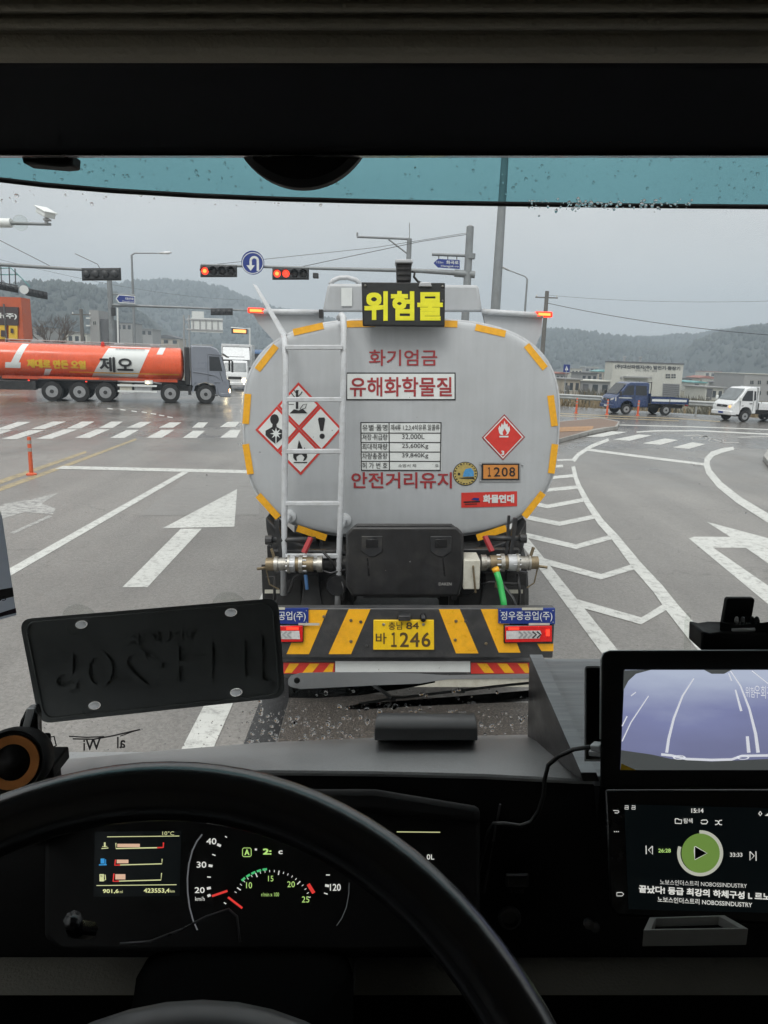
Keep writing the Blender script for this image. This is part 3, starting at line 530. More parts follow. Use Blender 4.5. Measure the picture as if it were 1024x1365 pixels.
def signal(parent, c, d, lit=None, rear=False, n=4):       # horizontal four-lamp head; d runs along the housing
    d = Vector(d).normalized(); f = Vector((d.y, -d.x, 0)); c = Vector(c); W_, Hh, Dp = .36 * n, .40, .16
    R = Matrix((d, -f, Vector((0, 0, 1)))).transposed()
    h = put('signal_head', MB().box(c, (W_, Dp, Hh), R), M['signal'], parent, bevel=.03)
    put('back_board', MB().box(c - f * .02, (W_ + .06, .03, Hh + .06), R), M['signal'], h)
    for i in range(n):
        p = c + d * ((i - (n - 1) / 2) * .36)
        if rear:
            put('lamp_back', MB().lathe([(.14, 0), (.13, .07), (.07, .11), (0, .11)], p + f * .08, f, 14), M['signal'], h, 40); continue
        on = lit and i in lit
        put('lens', MB().lathe([(.15, 0), (.10, .045), (0, .06)], p + f * .08, f, 18), M['sigred'] if on else M['blackm'], h, True)
        if on and i == 0: put('lamp_core', MB().lathe([(.085, 0), (.05, .02), (0, .025)], p + f * .125, f, 14), M['sigcore'], h, True)
        ring = []
        for a in range(0, 181, 15): ring.append(p + f * .07 + d * (.165 * math.cos(rad(a))) + Vector((0, 0, .165 * math.sin(rad(a)))))
        put('visor', MB().loft([ring, [q + f * .2 for q in ring], [q + f * .2 + (q - p - f * .07) * .04 for q in ring], [q + (q - p - f * .07) * .04 for q in ring]], closed=False), M['signal'], h)
def mast(px, ptop, Y, label, r=.14, name='signal_mast'):
    p = W(px, ptop, Y); t = thing(name, (p.x, Y, 0), label, 'signal mast')
    put('pole', MB().tube([(p.x, Y, -.1), (p.x, Y, p.z * .5), (p.x, Y, p.z), (p.x, Y, p.z + .06)], [r * 1.25, r * 1.1, r, r * .4], 14), M['pole'], t, 50); return t, p
# main mast with the two red signals
Y0 = 31.0
t, p = mast(627, 302, Y0, 'tall grey signal mast carrying two lit red signals and the round sign', .15)
arm = [W(627, 365, Y0), W(560, 361, Y0), W(420, 357.5, Y0), W(268, 353, Y0)]
put('arm', MB().tube(arm, [.11, .09, .065, .05], 10), M['pole'], t, 50)
put('arm_collar', MB().tube([W(633, 366, Y0), W(606, 364, Y0)], .15, 10), M['pole'], t, 50)
put('name_arm', MB().tube([W(628, 341, Y0), W(576, 339, Y0)], .06, 8), M['pole'], t, 50)
put('pole_cap', MB().tube([W(627.5, 338, Y0), W(627, 345, Y0)], .2, 12), M['pole'], t, 50)
put('stay_wire', MB().tube([W(625, 312, Y0), W(560, 322, Y0), W(390, 358, Y0)], .012, 5), M['wire'], t)
put('stay_wire', MB().tube([W(625, 310, Y0), W(500, 330, Y0), W(290, 352, Y0)], .009, 5), M['wire'], t)
signal(t, W(291.5, 361.5, Y0 - .15), (1, 0, .035), lit=(0,)); signal(t, W(387.5, 365, Y0 - .15), (1, 0, .035), lit=(0, 1))
put('detector', MB().box(W(421, 367.5, Y0), (.22, .3, .2)), M['signal'], t, bevel=.02)
S = SW(Y0 - .3)
t2 = thing('turn_sign', S(337, 350), 'round blue sign with a white curved turn-back arrow on the mast arm', 'road sign')
put('panel', MB().lathe([(0, .0), (.465, 0), (.465, .03), (0, .03)], S(337, 350) + Vector((0, .0, 0)), (0, 1, 0), 36), M['blue'], t2)
put('rim', MB().ring(S, 337, 350.5, 13.4, 14.4, .005), M['wht'], t2)
put('arrow', MB().ring(S, 339, 347.5, 3.2, 6.4, .006, 14, 180, 360).poly(S, [(342.2, 347), (345.4, 347), (345.4, 361), (342.2, 361)], .006).poly(S, [(332.6, 347), (335.8, 347), (335.8, 354), (332.6, 354)], .006).poly(S, [(328.6, 353.5), (339.8, 353.5), (334.2, 361)], .006), M['wht'], t2)
S = SW(Y0 - .12)
t2 = thing('street_name_sign', S(596, 350), 'blue arrow-shaped street name sign hanging from the tall signal mast', 'street sign')
pts = [(584, 345), (613, 346.5), (613, 358.5), (584, 356.5), (578, 350.5)]
put('panel', MB().prism([S(x, y) for x, y in pts], (0, .03, 0)), M['blue'], t2)
put('lettering', MB().text(S, '화곡로', 595, 611.5, 347, 352, .006, .02, .03).text(S, 'Hwagok-ro', 588, 611.5, 353, 356.4, .006, .01, .03).text(S, '123m', 582, 591, 348, 350.8, .006, 0, .03), M['wht'], t2)
for x in (585, 597, 609): put('hanger', MB().tube([W(x, 339.5, Y0), W(x, 346, Y0)], .025, 6), M['pole'], t2)
# left mast arm over the crossing with a signal seen from behind
Y0 = 29.0
t, p = mast(-130, 300, Y0, 'grey mast at the left whose long arm ends in an unlit signal')
put('arm', MB().tube([W(-130, 345, Y0), W(0, 352.5, Y0), W(156, 362, Y0)], [.10, .075, .05], 10), M['pole'], t, 50)
put('stay_wire', MB().tube([W(-40, 300, Y0), W(66, 354, Y0)], .012, 5), M['wire'], t); put('stay_wire', MB().tube([W(100, 338, Y0), W(130, 352, Y0), W(135, 361, Y0)], .012, 5), M['wire'], t)
signal(t, W(135, 365.5, Y0 - .1), (1, 0, .04), rear=True)
# oblique pair of signals at the left edge
t, p = mast(-60, 350, 43.0, 'grey mast at the left edge with two signals on a slanting arm')
a0, a1 = W(-60, 366, 43), W(63, 391, 48)
put('arm', MB().tube([a0, a1], [.09, .05], 10), M['pole'], t, 50)
dd = (a1 - a0).normalized()
signal(t, W(10, 381.5, 45.8) - Vector((0, .12, .05)), dd, rear=True); signal(t, W(50, 390.5, 47.4) - Vector((0, .12, .05)), dd, rear=True)
put('round_sign_back', MB().lathe([(0, 0), (.26, 0), (.26, .02), (0, .02)], W(32, 386, 46.3), (.35, -1, 0), 24), M['wht'], t)
for x, y0 in ((1, 362), (12, 364), (20, 366)): put('catenary_post', MB().tube([W(x, y0 - 8, 44.5), W(x + 1, 379, 44.5)], .03, 6), M['wire'], t)
put('mesh_cage', MB().tube([W(-10, 366, 44.6), W(24, 366, 44.6)], .03, 6).tube([W(-10, 358, 44.6), W(14, 357, 44.6), W(24, 366, 44.6), W(40, 382, 44.6)], .03, 6), M['bteal'], t)
# camera arm
t = thing('enforcement_camera', W(62, 297, 20), 'white traffic camera on the tip of a horizontal arm at the left', 'camera')
put('arm', MB().tube([W(-90, 296, 20), W(20, 297.5, 20), W(68, 299, 20)], [.06, .045, .035], 8), M['pole'], t, 50)
put('arm_sleeve', MB().tube([W(-90, 296, 20), W(15, 297.2, 20)], .12, 10), M['wht'], t, 50)
put('dome', MB().lathe([(0, -.14), (.14, -.12), (.2, -.03), (.2, .03), (.14, .12), (0, .14)], W(27, 297, 20), (0, 1, 0), 20), M['clearplastic'], t, True)
put('bracket', MB().tube([W(62, 299, 20), W(62, 288, 20)], .05, 8).box(W(63, 293, 20), (.16, .16, .05)), M['steel'], t, bevel=.01)
R = Matrix.Rotation(rad(-35), 3, 'Z') @ Matrix.Rotation(rad(22), 3, 'Y')
cb = put('housing', MB().box(W(61, 283, 20), (.44, .3, .17), R), M['wht'], t, bevel=.02)
put('sunshield', MB().box(W(61, 279.5, 20), (.52, .36, .03), R), M['wht'], cb, bevel=.008)
put('pole', MB().tube([(W(-90, 296, 20).x, 20, -.1), W(-90, 285, 20)], .12, 10), M['pole'], t, 50)
# far mast with street name sign
Y0 = 51.0
t, p = mast(146, 374, Y0, 'pale mast behind the orange tanker with a low arm and pedestrian lights', .17)
put('arm', MB().tube([W(148, 406.5, Y0), W(250, 410, Y0), W(352, 415, Y0)], [.10, .07, .05], 8), M['pole'], t, 50)
signal(t, W(295.5, 415.5, Y0 - .1), (1, 0, .035), rear=True)
put('pedestrian_light', MB().bb(*[q for q in (W(151, 417, Y0).x, W(156, 417, Y0).x)], Y0 - .4, Y0 - .2, W(152, 421, Y0).z, W(152, 410, Y0).z), M['signal'], t, bevel=.02)
put('pedestrian_pole', MB().tube([(W(157, 417, Y0).x, Y0 - .3, -.1), W(156.5, 410, Y0 - .3)], .06, 8), M['wht'], t)
S = SW(Y0 - .25)
t2 = thing('street_name_sign', S(167, 398), 'small white-edged blue arrow sign on the pale mast behind the orange tanker', 'street sign')
put('panel', MB().prism([S(x, y) for x, y in [(158, 392.5), (180, 394.2), (180, 404.8), (158, 403.5), (154.2, 398)]], (0, .03, 0)), M['wht'], t2)
put('face', MB().poly(S, [(159, 393.7), (179.2, 395.3), (179.2, 403.7), (159, 402.5), (155.6, 398)], .004), M['blue'], t2)
put('lettering', MB().text(S, '대산로', 167, 178.4, 396.2, 399.6, .008, .02, .05).text(S, 'Daesan-ro', 163, 178.4, 400.2, 402.4, .008, 0, .05), M['wht'], t2)
put('bracket', MB().tube([W(148, 392, Y0), W(180, 393.2, Y0)], .05, 6), M['pole'], t2)

def street_light(base_px, top, tip, Y, label, r=.09, head=True):
    b = W(base_px[0], base_px[1], Y); tp = W(top[0], top[1], Y); tt = W(tip[0], tip[1], Y)
    t = thing('street_light', (b.x, Y, 0), label, 'street light')
    put('pole', MB().tube([(b.x, Y, -.1), (tp.x, Y, tp.z * .5), tp], [r * 1.3, r * 1.1, r * .75], 12), M['pole'], t, 50)
    d = (tt - tp)
    put('arm', MB().tube([tp, tp + Vector((0, 0, .12)) + d * .12, tp + Vector((0, 0, .06)) + d * .55, tt], [r * .6, r * .5, r * .45, r * .4], 8), M['pole'], t, 50)
    if head:
        e = d.normalized(); h = put('lamp_head', MB().loft([[tt + e * a + Vector((0, y, z)) for y, z in ((-w_, 0), (-w_ * .7, .07 * k), (w_ * .7, .07 * k), (w_, 0), (w_ * .6, -.06 * k), (-w_ * .6, -.06 * k))] for a, w_, k in ((-.15, .05, .6), (.1, .12, 1), (.5, .15, 1.2), (.8, .08, .6))]), M['steel'], t, 40)
        put('lens', MB().box(tt + e * .4 + Vector((0, 0, -.07)), (.45, .2, .03)), M['wht'], h)
street_light((178, 460), (175.5, 340), (214, 337.5), 55, 'street light with a long flat arm behind the cab of the orange tanker')
street_light((699, 470), (703, 372), (678, 360), 60, 'street light with a short drooping arm seen between the tanker and the utility pole')
# tall lamp column (its head is above the windscreen)
t = thing('lamp_column', W(661, 470, 22) * 1, 'tall tapering grey lamp column rising behind the tanker into the visor', 'lamp column')
x0 = W(660.5, 412, 22).x; BASE[t.name] = Vector((x0, 22, 0)); t.location = (x0, 22, 0)
xt = W(672, 205, 22)
put('pole', MB().tube([(x0, 22, -.05), (x0, 22, 4.5), (x0, 22, xt.z + .5), (x0, 22, xt.z + 2.2)], [.165, .14, .10, .09], 16), M['pole'], t, 50)
put('base_plate', MB().box((x0, 22, .02), (.45, .45, .04)), M['pole'], t)
put('arm', MB().tube([(x0, 22, xt.z + 2.2), (x0 - .6, 22, xt.z + 2.7), (x0 - 1.6, 22, xt.z + 2.8)], .05, 8), M['pole'], t, 50)
put('lamp_head', MB().box((x0 - 1.9, 22, xt.z + 2.8), (.7, .3, .14)), M['steel'], t, bevel=.04)
# sensor post behind the sign box
Y0 = 40.0; q = W(546, 318, Y0)
t = thing('sensor_post', (q.x, Y0, 0), 'thin post with a braced horizontal sensor arm behind the warning board', 'sensor post')
put('pole', MB().tube([(q.x, Y0, -.1), q], .13, 10), M['pole'], t, 50); put('antenna', MB().tube([q, W(546, 297, Y0)], .02, 6), M['pole'], t)
put('arm', MB().tube([W(546, 318.5, Y0), W(476, 315.5, Y0)], .06, 8).tube([W(476.5, 315.5, Y0), W(476.5, 310, Y0)], .05, 6), M['pole'], t, 50)
put('brace', MB().tube([W(543, 338, Y0), W(518, 319, Y0)], .04, 8), M['pole'], t)
# utility poles and wires
def upole(px, pt, Y, label, r=.13):
    q = W(px, pt, Y); t = thing('utility_pole', (q.x, Y, 0), label, 'utility pole')
    put('pole', MB().tube([(q.x, Y, -2.5 if q.x > 5 else -.1), q], [r * 1.3, r], 10), M['conc'], t, 50)
    put('crossarm', MB().bar(q + Vector((-.9, 0, -.5)), q + Vector((.9, 0, -.5)), .09, .09), M['conc'], t)
    for x in (-.8, 0, .8): put('insulator', MB().lathe([(.0, 0), (.05, 0), (.07, .08), (.03, .16), (0, .16)], q + Vector((x, 0, -.45)), (0, 0, 1), 8), M['wht'], t)
    return q
q1 = upole(729.5, 388, 60, 'utility pole with insulators rising beside the right edge of the grey tank', .16)
upole(108, 412, 70, 'dark wooden-looking pole standing behind the middle of the orange tanker', .16)
upole(672, 470, 150, 'distant thin utility pole hidden behind the grey tank', .12)
def wire(a, b, sag, label, r=.02):
    pts = [a.lerp(b, i / 14) - Vector((0, 0, sag * 4 * (i / 14) * (1 - i / 14))) for i in range(15)]
    solo('overhead_wire', MB().tube(pts, r, 5), M['wire'], label, 'wire')
wire(q1 - Vector((0, 0, .9)), W(1200, 455, 46), .6, 'overhead wire running from the utility pole out over the ridge', .022)
wire(q1 - Vector((0, 0, .3)), W(1200, 392, 46), .5, 'fainter upper overhead wire leaving the utility pole to the right', .010)
wire(W(-60, 330, 70), W(330, 400, 110), 1.0, 'faint overhead wire crossing the sky above the orange building', .014)
# road sign gantry seen from behind
Y0 = 95.0; S = SW(Y0)
t = thing('sign_gantry', (S(246, 470).x, Y0, 0), 'back of a large white direction sign on a lattice post beyond the grey cab', 'road sign')
for x in (245, 252): put('post', MB().tube([(S(x, 450).x, Y0, -.2), S(x, 420)], .12, 8), M['steel'], t)
for y in (424, 430, 436): put('bracing', MB().tube([S(245, y), S(252, y + 5)], .05, 6), M['steel'], t)
put('panel', MB().bb(S(255, 432).x, S(297, 432).x, Y0 - .1, Y0, W(276, 443, Y0).z, W(276, 424, Y0).z), M['wht'], t)
put('panel', MB().bb(S(256, 420).x, S(272, 420).x, Y0 - .1, Y0, W(264, 423.6, Y0).z, W(264, 415, Y0).z), M['wht'], t)
for y in (426.5, 440): put('beam', MB().tube([S(250, y - 1), S(297.5, y)], .10, 8).box(S(275, y) - Vector((0, .15, 0)), (4.4, .1, .16)), M['steel'], t)
for x in (258, 267, 275, 283, 291): put('rib', MB().bb(S(x, 432).x - .07, S(x, 432).x + .07, Y0 - .2, Y0 - .1, W(x, 440, Y0).z, W(x, 427, Y0).z), M['steel'], t)
Y0 = 75.0; S = SW(Y0 - .1)
t = thing('message_board', (W(333, 470, Y0).x, Y0, 0), 'lit amber message board on a pale post above the white box truck', 'message board')
put('pole', MB().tube([(W(333, 450, Y0).x, Y0, -.1), W(333, 437, Y0)], .09, 8), M['wht'], t); put('arm', MB().tube([W(333, 439, Y0), W(308, 436.5, Y0)], .06, 8), M['wht'], t)
put('board', MB().bb(S(309, 441).x, S(330, 441).x, Y0 - .25, Y0 - .05, W(318, 445, Y0).z, W(318, 438, Y0).z), M['signal'], t)
put('lit_panel', MB().poly(SW(Y0 - .27), [(311, 438.8), (328, 439.6), (328, 444), (311, 443)], .0), M['amber'], t)
# small blue road sign far right
S = SW(58); q = S(755, 490)
t = thing('road_sign', (S(754, 520).x, 58, -2), 'small square blue sign on a thin leaning post behind the guard rail', 'road sign')
put('post', MB().tube([(S(751.5, 520).x, 58, -2.3), S(755.5, 490)], .04, 8), M['steel'], t); put('panel', MB().box(S(755.5, 491), (.5, .04, .6)), M['blue'], t)
put('arrow', MB().poly(S, [(753.2, 493.5), (755.5, 487.5), (757.8, 493.5)], .03), M['wht'], t)

# ================================================================== BUILDINGS
def opening(parent, S, x0, x1, y0, y1, name='window', m='glass', fr='bwhite'):
    p = put(name, MB().poly(S, [(x0, y0), (x1, y0), (x1, y1), (x0, y1)], .03), M[m], parent)
    w_ = max(.35, (x1 - x0) * .06)
    put('frame', MB().stroke(S, [(x0, y0), (x1, y0), (x1, y1), (x0, y1), (x0, y0)], w_, .06).stroke(S, [((x0 + x1) / 2, y0), ((x0 + x1) / 2, y1)], w_, .06), M[fr], p)
# white factory with its name on the wall
Y0 = 140.0; S = SW(Y0)
def wb(px, py): return W(px, py, Y0)
t = thing('factory', (wb(863, 500).x, Y0, -2.6), 'off-white flat-roofed factory with a line of dark lettering along its top', 'factory')
zt, zb = wb(863, 484.5).z, -2.9
put('wall', MB().bb(wb(816, 500).x, wb(910, 500).x, Y0, Y0 + 5, zb, zt), M['bwhite'], t)
put('parapet', MB().bb(wb(815.5, 500).x, wb(910.5, 500).x, Y0 - .12, Y0 + 5.1, zt, zt + .25), M['bdark'], t)
S2 = SW(Y0 - .02)
put('lettering', MB().text(S2, '(주)대산파렌지(주) 발전기·중장기', 820, 907, 485.4, 491.6, .06, .035, .036).text(S2, '수리 · 매매 · 임대', 847, 876, 492.4, 495, .06, .0, .036), M['blackprint'], t)
for a, b in ((887.5, 893.6), (895, 901)): 
    for y in (498.5, 501.6): opening(t, S2, a, b, y, y + 2.6)
opening(t, S2, 820, 826, 511, 516)
put('canopy', MB().bb(wb(831, 503).x, wb(864, 503).x, Y0 - 1.2, Y0 + .05, wb(848, 503.5).z, wb(848, 501.6).z), M['bgrey'], t)
put('canopy_lamp', MB().box(wb(828, 503), (.3, .5, .3)).box(wb(868, 503), (.3, .5, .3)), M['bgrey'], t)
dr = put('roller_door', MB().poly(S2, [(884, 512), (906, 512.8), (905, 530), (883, 530)], .05), M['bdark'], t)
for i in range(6): put('door_slat', MB().poly(S2, [(884.5, 514 + i * 2.6), (905, 514.8 + i * 2.6), (905, 515.4 + i * 2.6), (884.5, 514.6 + i * 2.6)], .09), M['bgrey'], dr)
put('door_frame', MB().stroke(S2, [(883, 530), (884, 511.5), (906, 512.3), (905.3, 530)], 1.0, .1), M['bgrey'], t)
for x in (841, 863): put('roof_vent', MB().lathe([(.22, 0), (.22, .9), (.35, 1.0), (.35, 1.25), (0, 1.3)], (wb(x, 484).x, Y0 + 4, zt), (0, 0, 1), 10), M['steel'], t, 40)
# grey two-storey block at the right edge
Y0 = 130.0; S2 = SW(Y0 - .02)
t = thing('office_block', (W(1010, 500, Y0).x, Y0, -2.6), 'pale grey two-storey block with paired windows at the far right', 'building')
def wq(px, py): return W(px, py, Y0)
put('wall', MB().bb(wq(993, 500).x, wq(1075, 500).x, Y0, Y0 + 12, -2.9, wq(1010, 499).z), M['bgrey'], t); put('parapet', MB().bb(wq(992, 500).x, wq(1076, 500).x, Y0 - .15, Y0 + 12.1, wq(1010, 499).z, wq(1010, 498).z), M['bwhite'], t)
for a in (1000, 1010, 1022, 1034, 1048):
    for y in (507, 521): opening(t, S2, a, a + 5, y, y + 5.5)
# orange shop building on the left
Y0 = 62.0; S2 = SW(Y0 - .02); wq2 = lambda px, py: W(px, py, Y0)
t = thing('shop_building', (wq2(0, 430).x, Y0, 0), 'orange-clad shop building with a dark fascia and yellow boards', 'building')
put('wall', MB().bb(wq2(-120, 430).x, wq2(30, 430).x, Y0, Y0 + 1.6, -.2, wq2(15, 396).z), M['borange'], t)
put('fascia', MB().prism([S2(x, y, .0) for x, y in [(-118, 405), (25, 409.5), (25, 434), (-118, 430)]], (0, -.15, 0)), M['bbrown'], t)
S3 = SW(Y0 - .2)
put('lettering', MB().text(S3, '세기상사(주)', -42, 22.5, 415.5, 424, .03, .03, .03), M['wht'], t)
for i, (a, b) in enumerate(((-42, -24), (-21, -5), (-3, 9), (12.5, 24))): put('advert_board', MB().prism([S2(x, y) for x, y in [(a, 433.5 + .03 * a), (b, 433.5 + .03 * b), (b, 452), (a, 452)]], (0, -.12, 0)), M['yboard'], t)
put('advert_picture', MB().poly(S3, [(1, 440), (8, 440.5), (8, 449), (1, 448.6)], .03).poly(S3, [(14, 437.5), (18, 438), (18, 444), (14, 443.6)], .03), M['bbrown'], t)
put('downpipe', MB().tube([S3(5, 405), S3(9, 456)], .07, 6), M['bdark'], t)
# concrete stair tower and far houses: wall, roof, door and windows each
Y0 = 120.0; S2 = SW(Y0 - .02)
t = thing('stair_tower', (W(130, 440, Y0).x, Y0, 0), 'plain grey concrete tower block behind the orange tanker', 'building')
put('wall', MB().bb(W(120, 440, Y0).x, W(132.5, 440, Y0).x, Y0, Y0 + 4, -.3, W(126, 413.5, Y0).z), M['bgrey'], t); put('annex', MB().bb(W(132.6, 440, Y0).x, W(142, 440, Y0).x, Y0 + .5, Y0 + 6, -.3, W(137, 425, Y0).z), M['bdark'], t)
for y in (424, 434): put('lamp', MB().box(W(117.5, y, Y0 - .3), (.6, .3, .2)), M['wht'], t)
opening(t, S2, 124, 128, 428, 433)
random.seed(21)
def house(px0, px1, ptop, Y, wm, rm, label, roof='gable', zb=-2.8, dep=9, nw=3, rise=.28):
    S2 = SW(Y - .02); x0, x1 = W(px0, 495, Y).x, W(px1, 495, Y).x; zt = W((px0 + px1) / 2, ptop, Y).z; Wd = x1 - x0
    t = thing('house', ((x0 + x1) / 2, Y, zb), label, 'house')
    eav = zt - Wd * rise * (.5 if roof == 'gable' else .12)
    put('wall', MB().bb(x0, x1, Y, Y + dep, zb - .2, eav), M[wm], t)
    if roof == 'gable': put('roof', MB().prism([(x0 - .35, Y - .35, eav - .05), (x1 + .35, Y - .35, eav - .05), (x1 + .35, Y - .35, eav + .12), ((x1 + x0) / 2, Y - .35, zt), (x0 - .35, Y - .35, eav + .12)], (0, dep + .7, 0)), M[rm], t)
    elif roof == 'shed': put('roof', MB().prism([(x0 - .3, Y - .4, eav), (x0 - .3, Y - .4, eav + .18), (x0 - .3, Y + dep + .4, zt), (x0 - .3, Y + dep + .4, zt - .18)], (Wd + .6, 0, 0)), M[rm], t)
    else: put('roof', MB().bb(x0 - .2, x1 + .2, Y - .2, Y + dep + .2, eav, zt), M[rm], t)
    for i in range(nw):
        cx = x0 + Wd * (i + .5) / nw; hw = min(.75, Wd / nw * .28); z1 = eav - .55; z0 = z1 - 1.2
        if z0 < zb + .4: z0 = zb + .4
        wd = put('window', MB().bb(cx - hw, cx + hw, Y - .05, Y + .05, z0, z1), M['glass'], t)
        put('frame', MB().bb(cx - hw - .08, cx + hw + .08, Y - .09, Y - .03, z0 - .1, z0), M['bwhite'], wd)
    put('door', MB().bb(x0 + Wd * .08, x0 + Wd * .08 + .95, Y - .07, Y + .05, zb, zb + 2.0), M['bdark'], t)
HS = [(762, 776, 491, 190, 'bwhite', 'bgrey', 'flat', 'white flat-roofed house just right of the small blue sign'), (742, 757, 496, 170, 'bgrey', 'bred', 'gable', 'grey gabled house with a rust roof by the utility pole'), (776, 797, 497, 160, 'bgrey', 'bdark', 'shed', 'grey shed with a dark sloping roof left of the factory'), (776, 815, 507, 125, 'bgrey', 'bwhite', 'shed', 'long pale low shed in front of the factory wall'), (798, 816, 493, 230, 'btan', 'bteal', 'gable', 'tan house with a bright teal roof left of the factory'), (752, 775, 505, 120, 'btan', 'bgrey', 'shed', 'tan store with a sheet roof behind the guard rail'), (722, 741, 500, 150, 'bgrey', 'bdark', 'gable', 'dark-roofed house half hidden by the grey tank'),
      (912, 924, 503, 200, 'bgrey', 'bdark', 'gable', 'small grey house right of the factory'), (934, 956, 501, 210, 'btan', 'bred', 'gable', 'tan house with a red roof between the factory and the grey block'), (927, 943, 508, 170, 'bwhite', 'bteal', 'gable', 'white house with a teal roof beyond the reeds'), (957, 974, 505, 190, 'bwhite', 'bred', 'flat', 'white house with a flat rust-coloured roof left of the grey block'), (973, 991, 509, 150, 'bgrey', 'bdark', 'gable', 'dark gabled house beside the grey block'), (944, 968, 516, 130, 'bwhite', 'bgrey', 'shed', 'low white shed behind the white pickup'), (940, 962, 495, 300, 'bwhite', 'bred', 'flat', 'distant white apartment house with a red roof line'), (780, 798, 489, 320, 'bgrey', 'bwhite', 'flat', 'distant pale roofed house below the wooded ridge')]
for a in HS: house(*a[:6], a[7], a[6])
for a in [(30, 60, 434, 150, 'bgrey', 'bblue', 'flat', 'blue-grey low store right of the orange building'), (62, 92, 440, 180, 'btan', 'bgrey', 'shed', 'tan shed behind the bare tree'), (92, 118, 444, 170, 'bwhite', 'bgrey', 'flat', 'long white low building behind the bare tree'), (158, 178, 430, 210, 'bgrey', 'bdark', 'flat', 'dark grey works building behind the street light'), (182, 205, 438, 240, 'bgrey', 'bgrey', 'shed', 'grey shed below the hill behind the grey cab'), (205, 240, 446, 260, 'btan', 'bdark', 'gable', 'brown barn at the foot of the hill behind the orange tanker')]: house(*a[:6], a[7], a[6], zb=-.2)

# bare tree behind the orange tanker
def bare_tree(px, Y, h, label, seed):
    random.seed(seed); x = W(px, 460, Y).x; t = thing('bare_tree', (x, Y, 0), label, 'tree')
    br = MB(); tips = []
    def grow(p, d, L, r, n):
        q = p + d * L; br.tube([p, p.lerp(q, .5) + Vector((random.uniform(-.06, .06), random.uniform(-.06, .06), 0)) * L, q], [r, r * .8, r * .6], 5)
        if n == 0: tips.append(q); return
        for _ in range(4 if n > 2 else 3):
            a = Vector((random.gauss(0, .55), random.gauss(0, .55), random.uniform(-.05, .5))); grow(q, (d + a).normalized(), L * random.uniform(.6, .82), r * .6, n - 1)
    put('trunk', MB().tube([(x, Y, -.2), (x + .05, Y, h * .14), (x, Y, h * .26)], [.22, .17, .15], 10), M['bark'], t, 50)
    for _ in range(4):
        grow(Vector((x, Y, h * .24)), Vector((random.gauss(0, .6), random.gauss(0, .6), .9)).normalized(), h * .26, .09, 4)
    put('crown', br, M['bark'], t)
bare_tree(72, 85, 6.2, 'bare winter tree with spreading twigs behind the orange tank', 3)
bare_tree(92, 100, 4.2, 'smaller bare tree beside the spreading one', 5)

# dry reeds and shrubs beyond the guard rail
def tuft_field(name, spots, m, label, h, n, spread):
    random.seed(hash(name) % 1000 if False else len(label)); b = MB()
    for (x, y, s) in spots:
        z = ground_z(x, y)
        for _ in range(n):
            ox, oy = random.gauss(0, spread * s), random.gauss(0, spread * s); a = random.uniform(0, 6.28); hh = h * s * random.uniform(.5, 1.2); lx, ly = random.gauss(0, .25) * hh, random.gauss(0, .25) * hh; w_ = .05 * s + .03
            px, py = x + ox, y + oy; b.add([(px - w_ * math.cos(a), py - w_ * math.sin(a), z), (px + w_ * math.cos(a), py + w_ * math.sin(a), z), (px + lx * .6 + w_ * .8, py + ly * .6, z + hh * .7), (px + lx, py + ly, z + hh)], [(0, 1, 2), (0, 2, 3)])
    props(put(name, b, M[m]), label, 'vegetation', kind='stuff')
random.seed(4); sp = []
while len(sp) < 150:
    x = random.uniform(4, 48); y = random.uniform(38, 76); d = beyond_rail(x, y)
    if 2.2 < d < 22: sp.append((x, y, random.uniform(.7, 1.5)))
tuft_field('reeds', sp, 'reed', 'dry tan reeds and grass on the bank behind the guard rail', .75, 90, .8)
random.seed(14); sp = []
while len(sp) < 90:
    x = random.uniform(6, 60); y = random.uniform(44, 105); d = beyond_rail(x, y)
    if d > 5: sp.append((x, y, random.uniform(.8, 1.7)))
tuft_field('scrub', sp, 'shrub', 'dark winter scrub scattered below the bank among the houses', 1.2, 110, .75)
random.seed(15); sp = [(random.uniform(-60, -14), random.uniform(64, 110), random.uniform(.6, 1.2)) for _ in range(70)]
tuft_field('verge_grass', sp, 'reed', 'brown verge growth behind the orange tanker', 1.0, 70, .9)
# ================================================================== VEHICLES ACROSS THE JUNCTION (local axes: x forward, y left, z up)
def vroot(name, loc, yaw, label, cat):
    t = thing(name, (0, 0, 0), label, cat); t.matrix_world = Matrix.Translation(loc) @ Matrix.Rotation(yaw, 4, 'Z'); return t
def wheel(t, x, y, r, w_, rimcol='rim', dish=.5):
    s = 1 if y > 0 else -1; o = Vector((x, y, r)); ax = Vector((0, s, 0)); h = w_ / 2
    ty = put('wheel', MB().lathe([(r * .55, -h), (r * .93, -h), (r, -h * .7), (r, h * .7), (r * .95, h * .95), (r * .62, h), (r * .58, h * .9), (r * .55, -h)], o, ax, 28), M['rubber'], t, 40)
    put('rim', MB().lathe([(r * .6, h * .92), (r * .52, h * .95), (r * .46, h * (dish)), (r * .26, h * dish), (r * .24, h * .98), (r * .12, h * 1.0), (0, h * 1.0)], o, ax, 24), M[rimcol], ty, 40)
    hub = MB()
    for k in range(8):
        a = k * math.pi / 4; c = o + ax * (h * dish) + Vector((math.cos(a), 0, math.sin(a))) * r * .36; hub.lathe([(r * .075, -.01), (r * .075, .012), (0, .012)], c, ax, 8)
    hub.lathe([(r * .2, 0), (r * .2, h * .04), (0, h * .05)], o + ax * h, ax, 12)
    put('hand_hole', hub, M['blackm'], ty)
def side_poly(b, pts, y0, y1): return b.prism([(x, y0, z) for x, z in pts], (0, y1 - y0, 0))
def shell(pts_low, pts_top, hw0, hw1):          # cab shell: side outline swept across, upper points pulled in
    b = MB(); L = [(x, -hw0 if z < 1.2 else -hw1, z) for x, z in pts_low]; return b
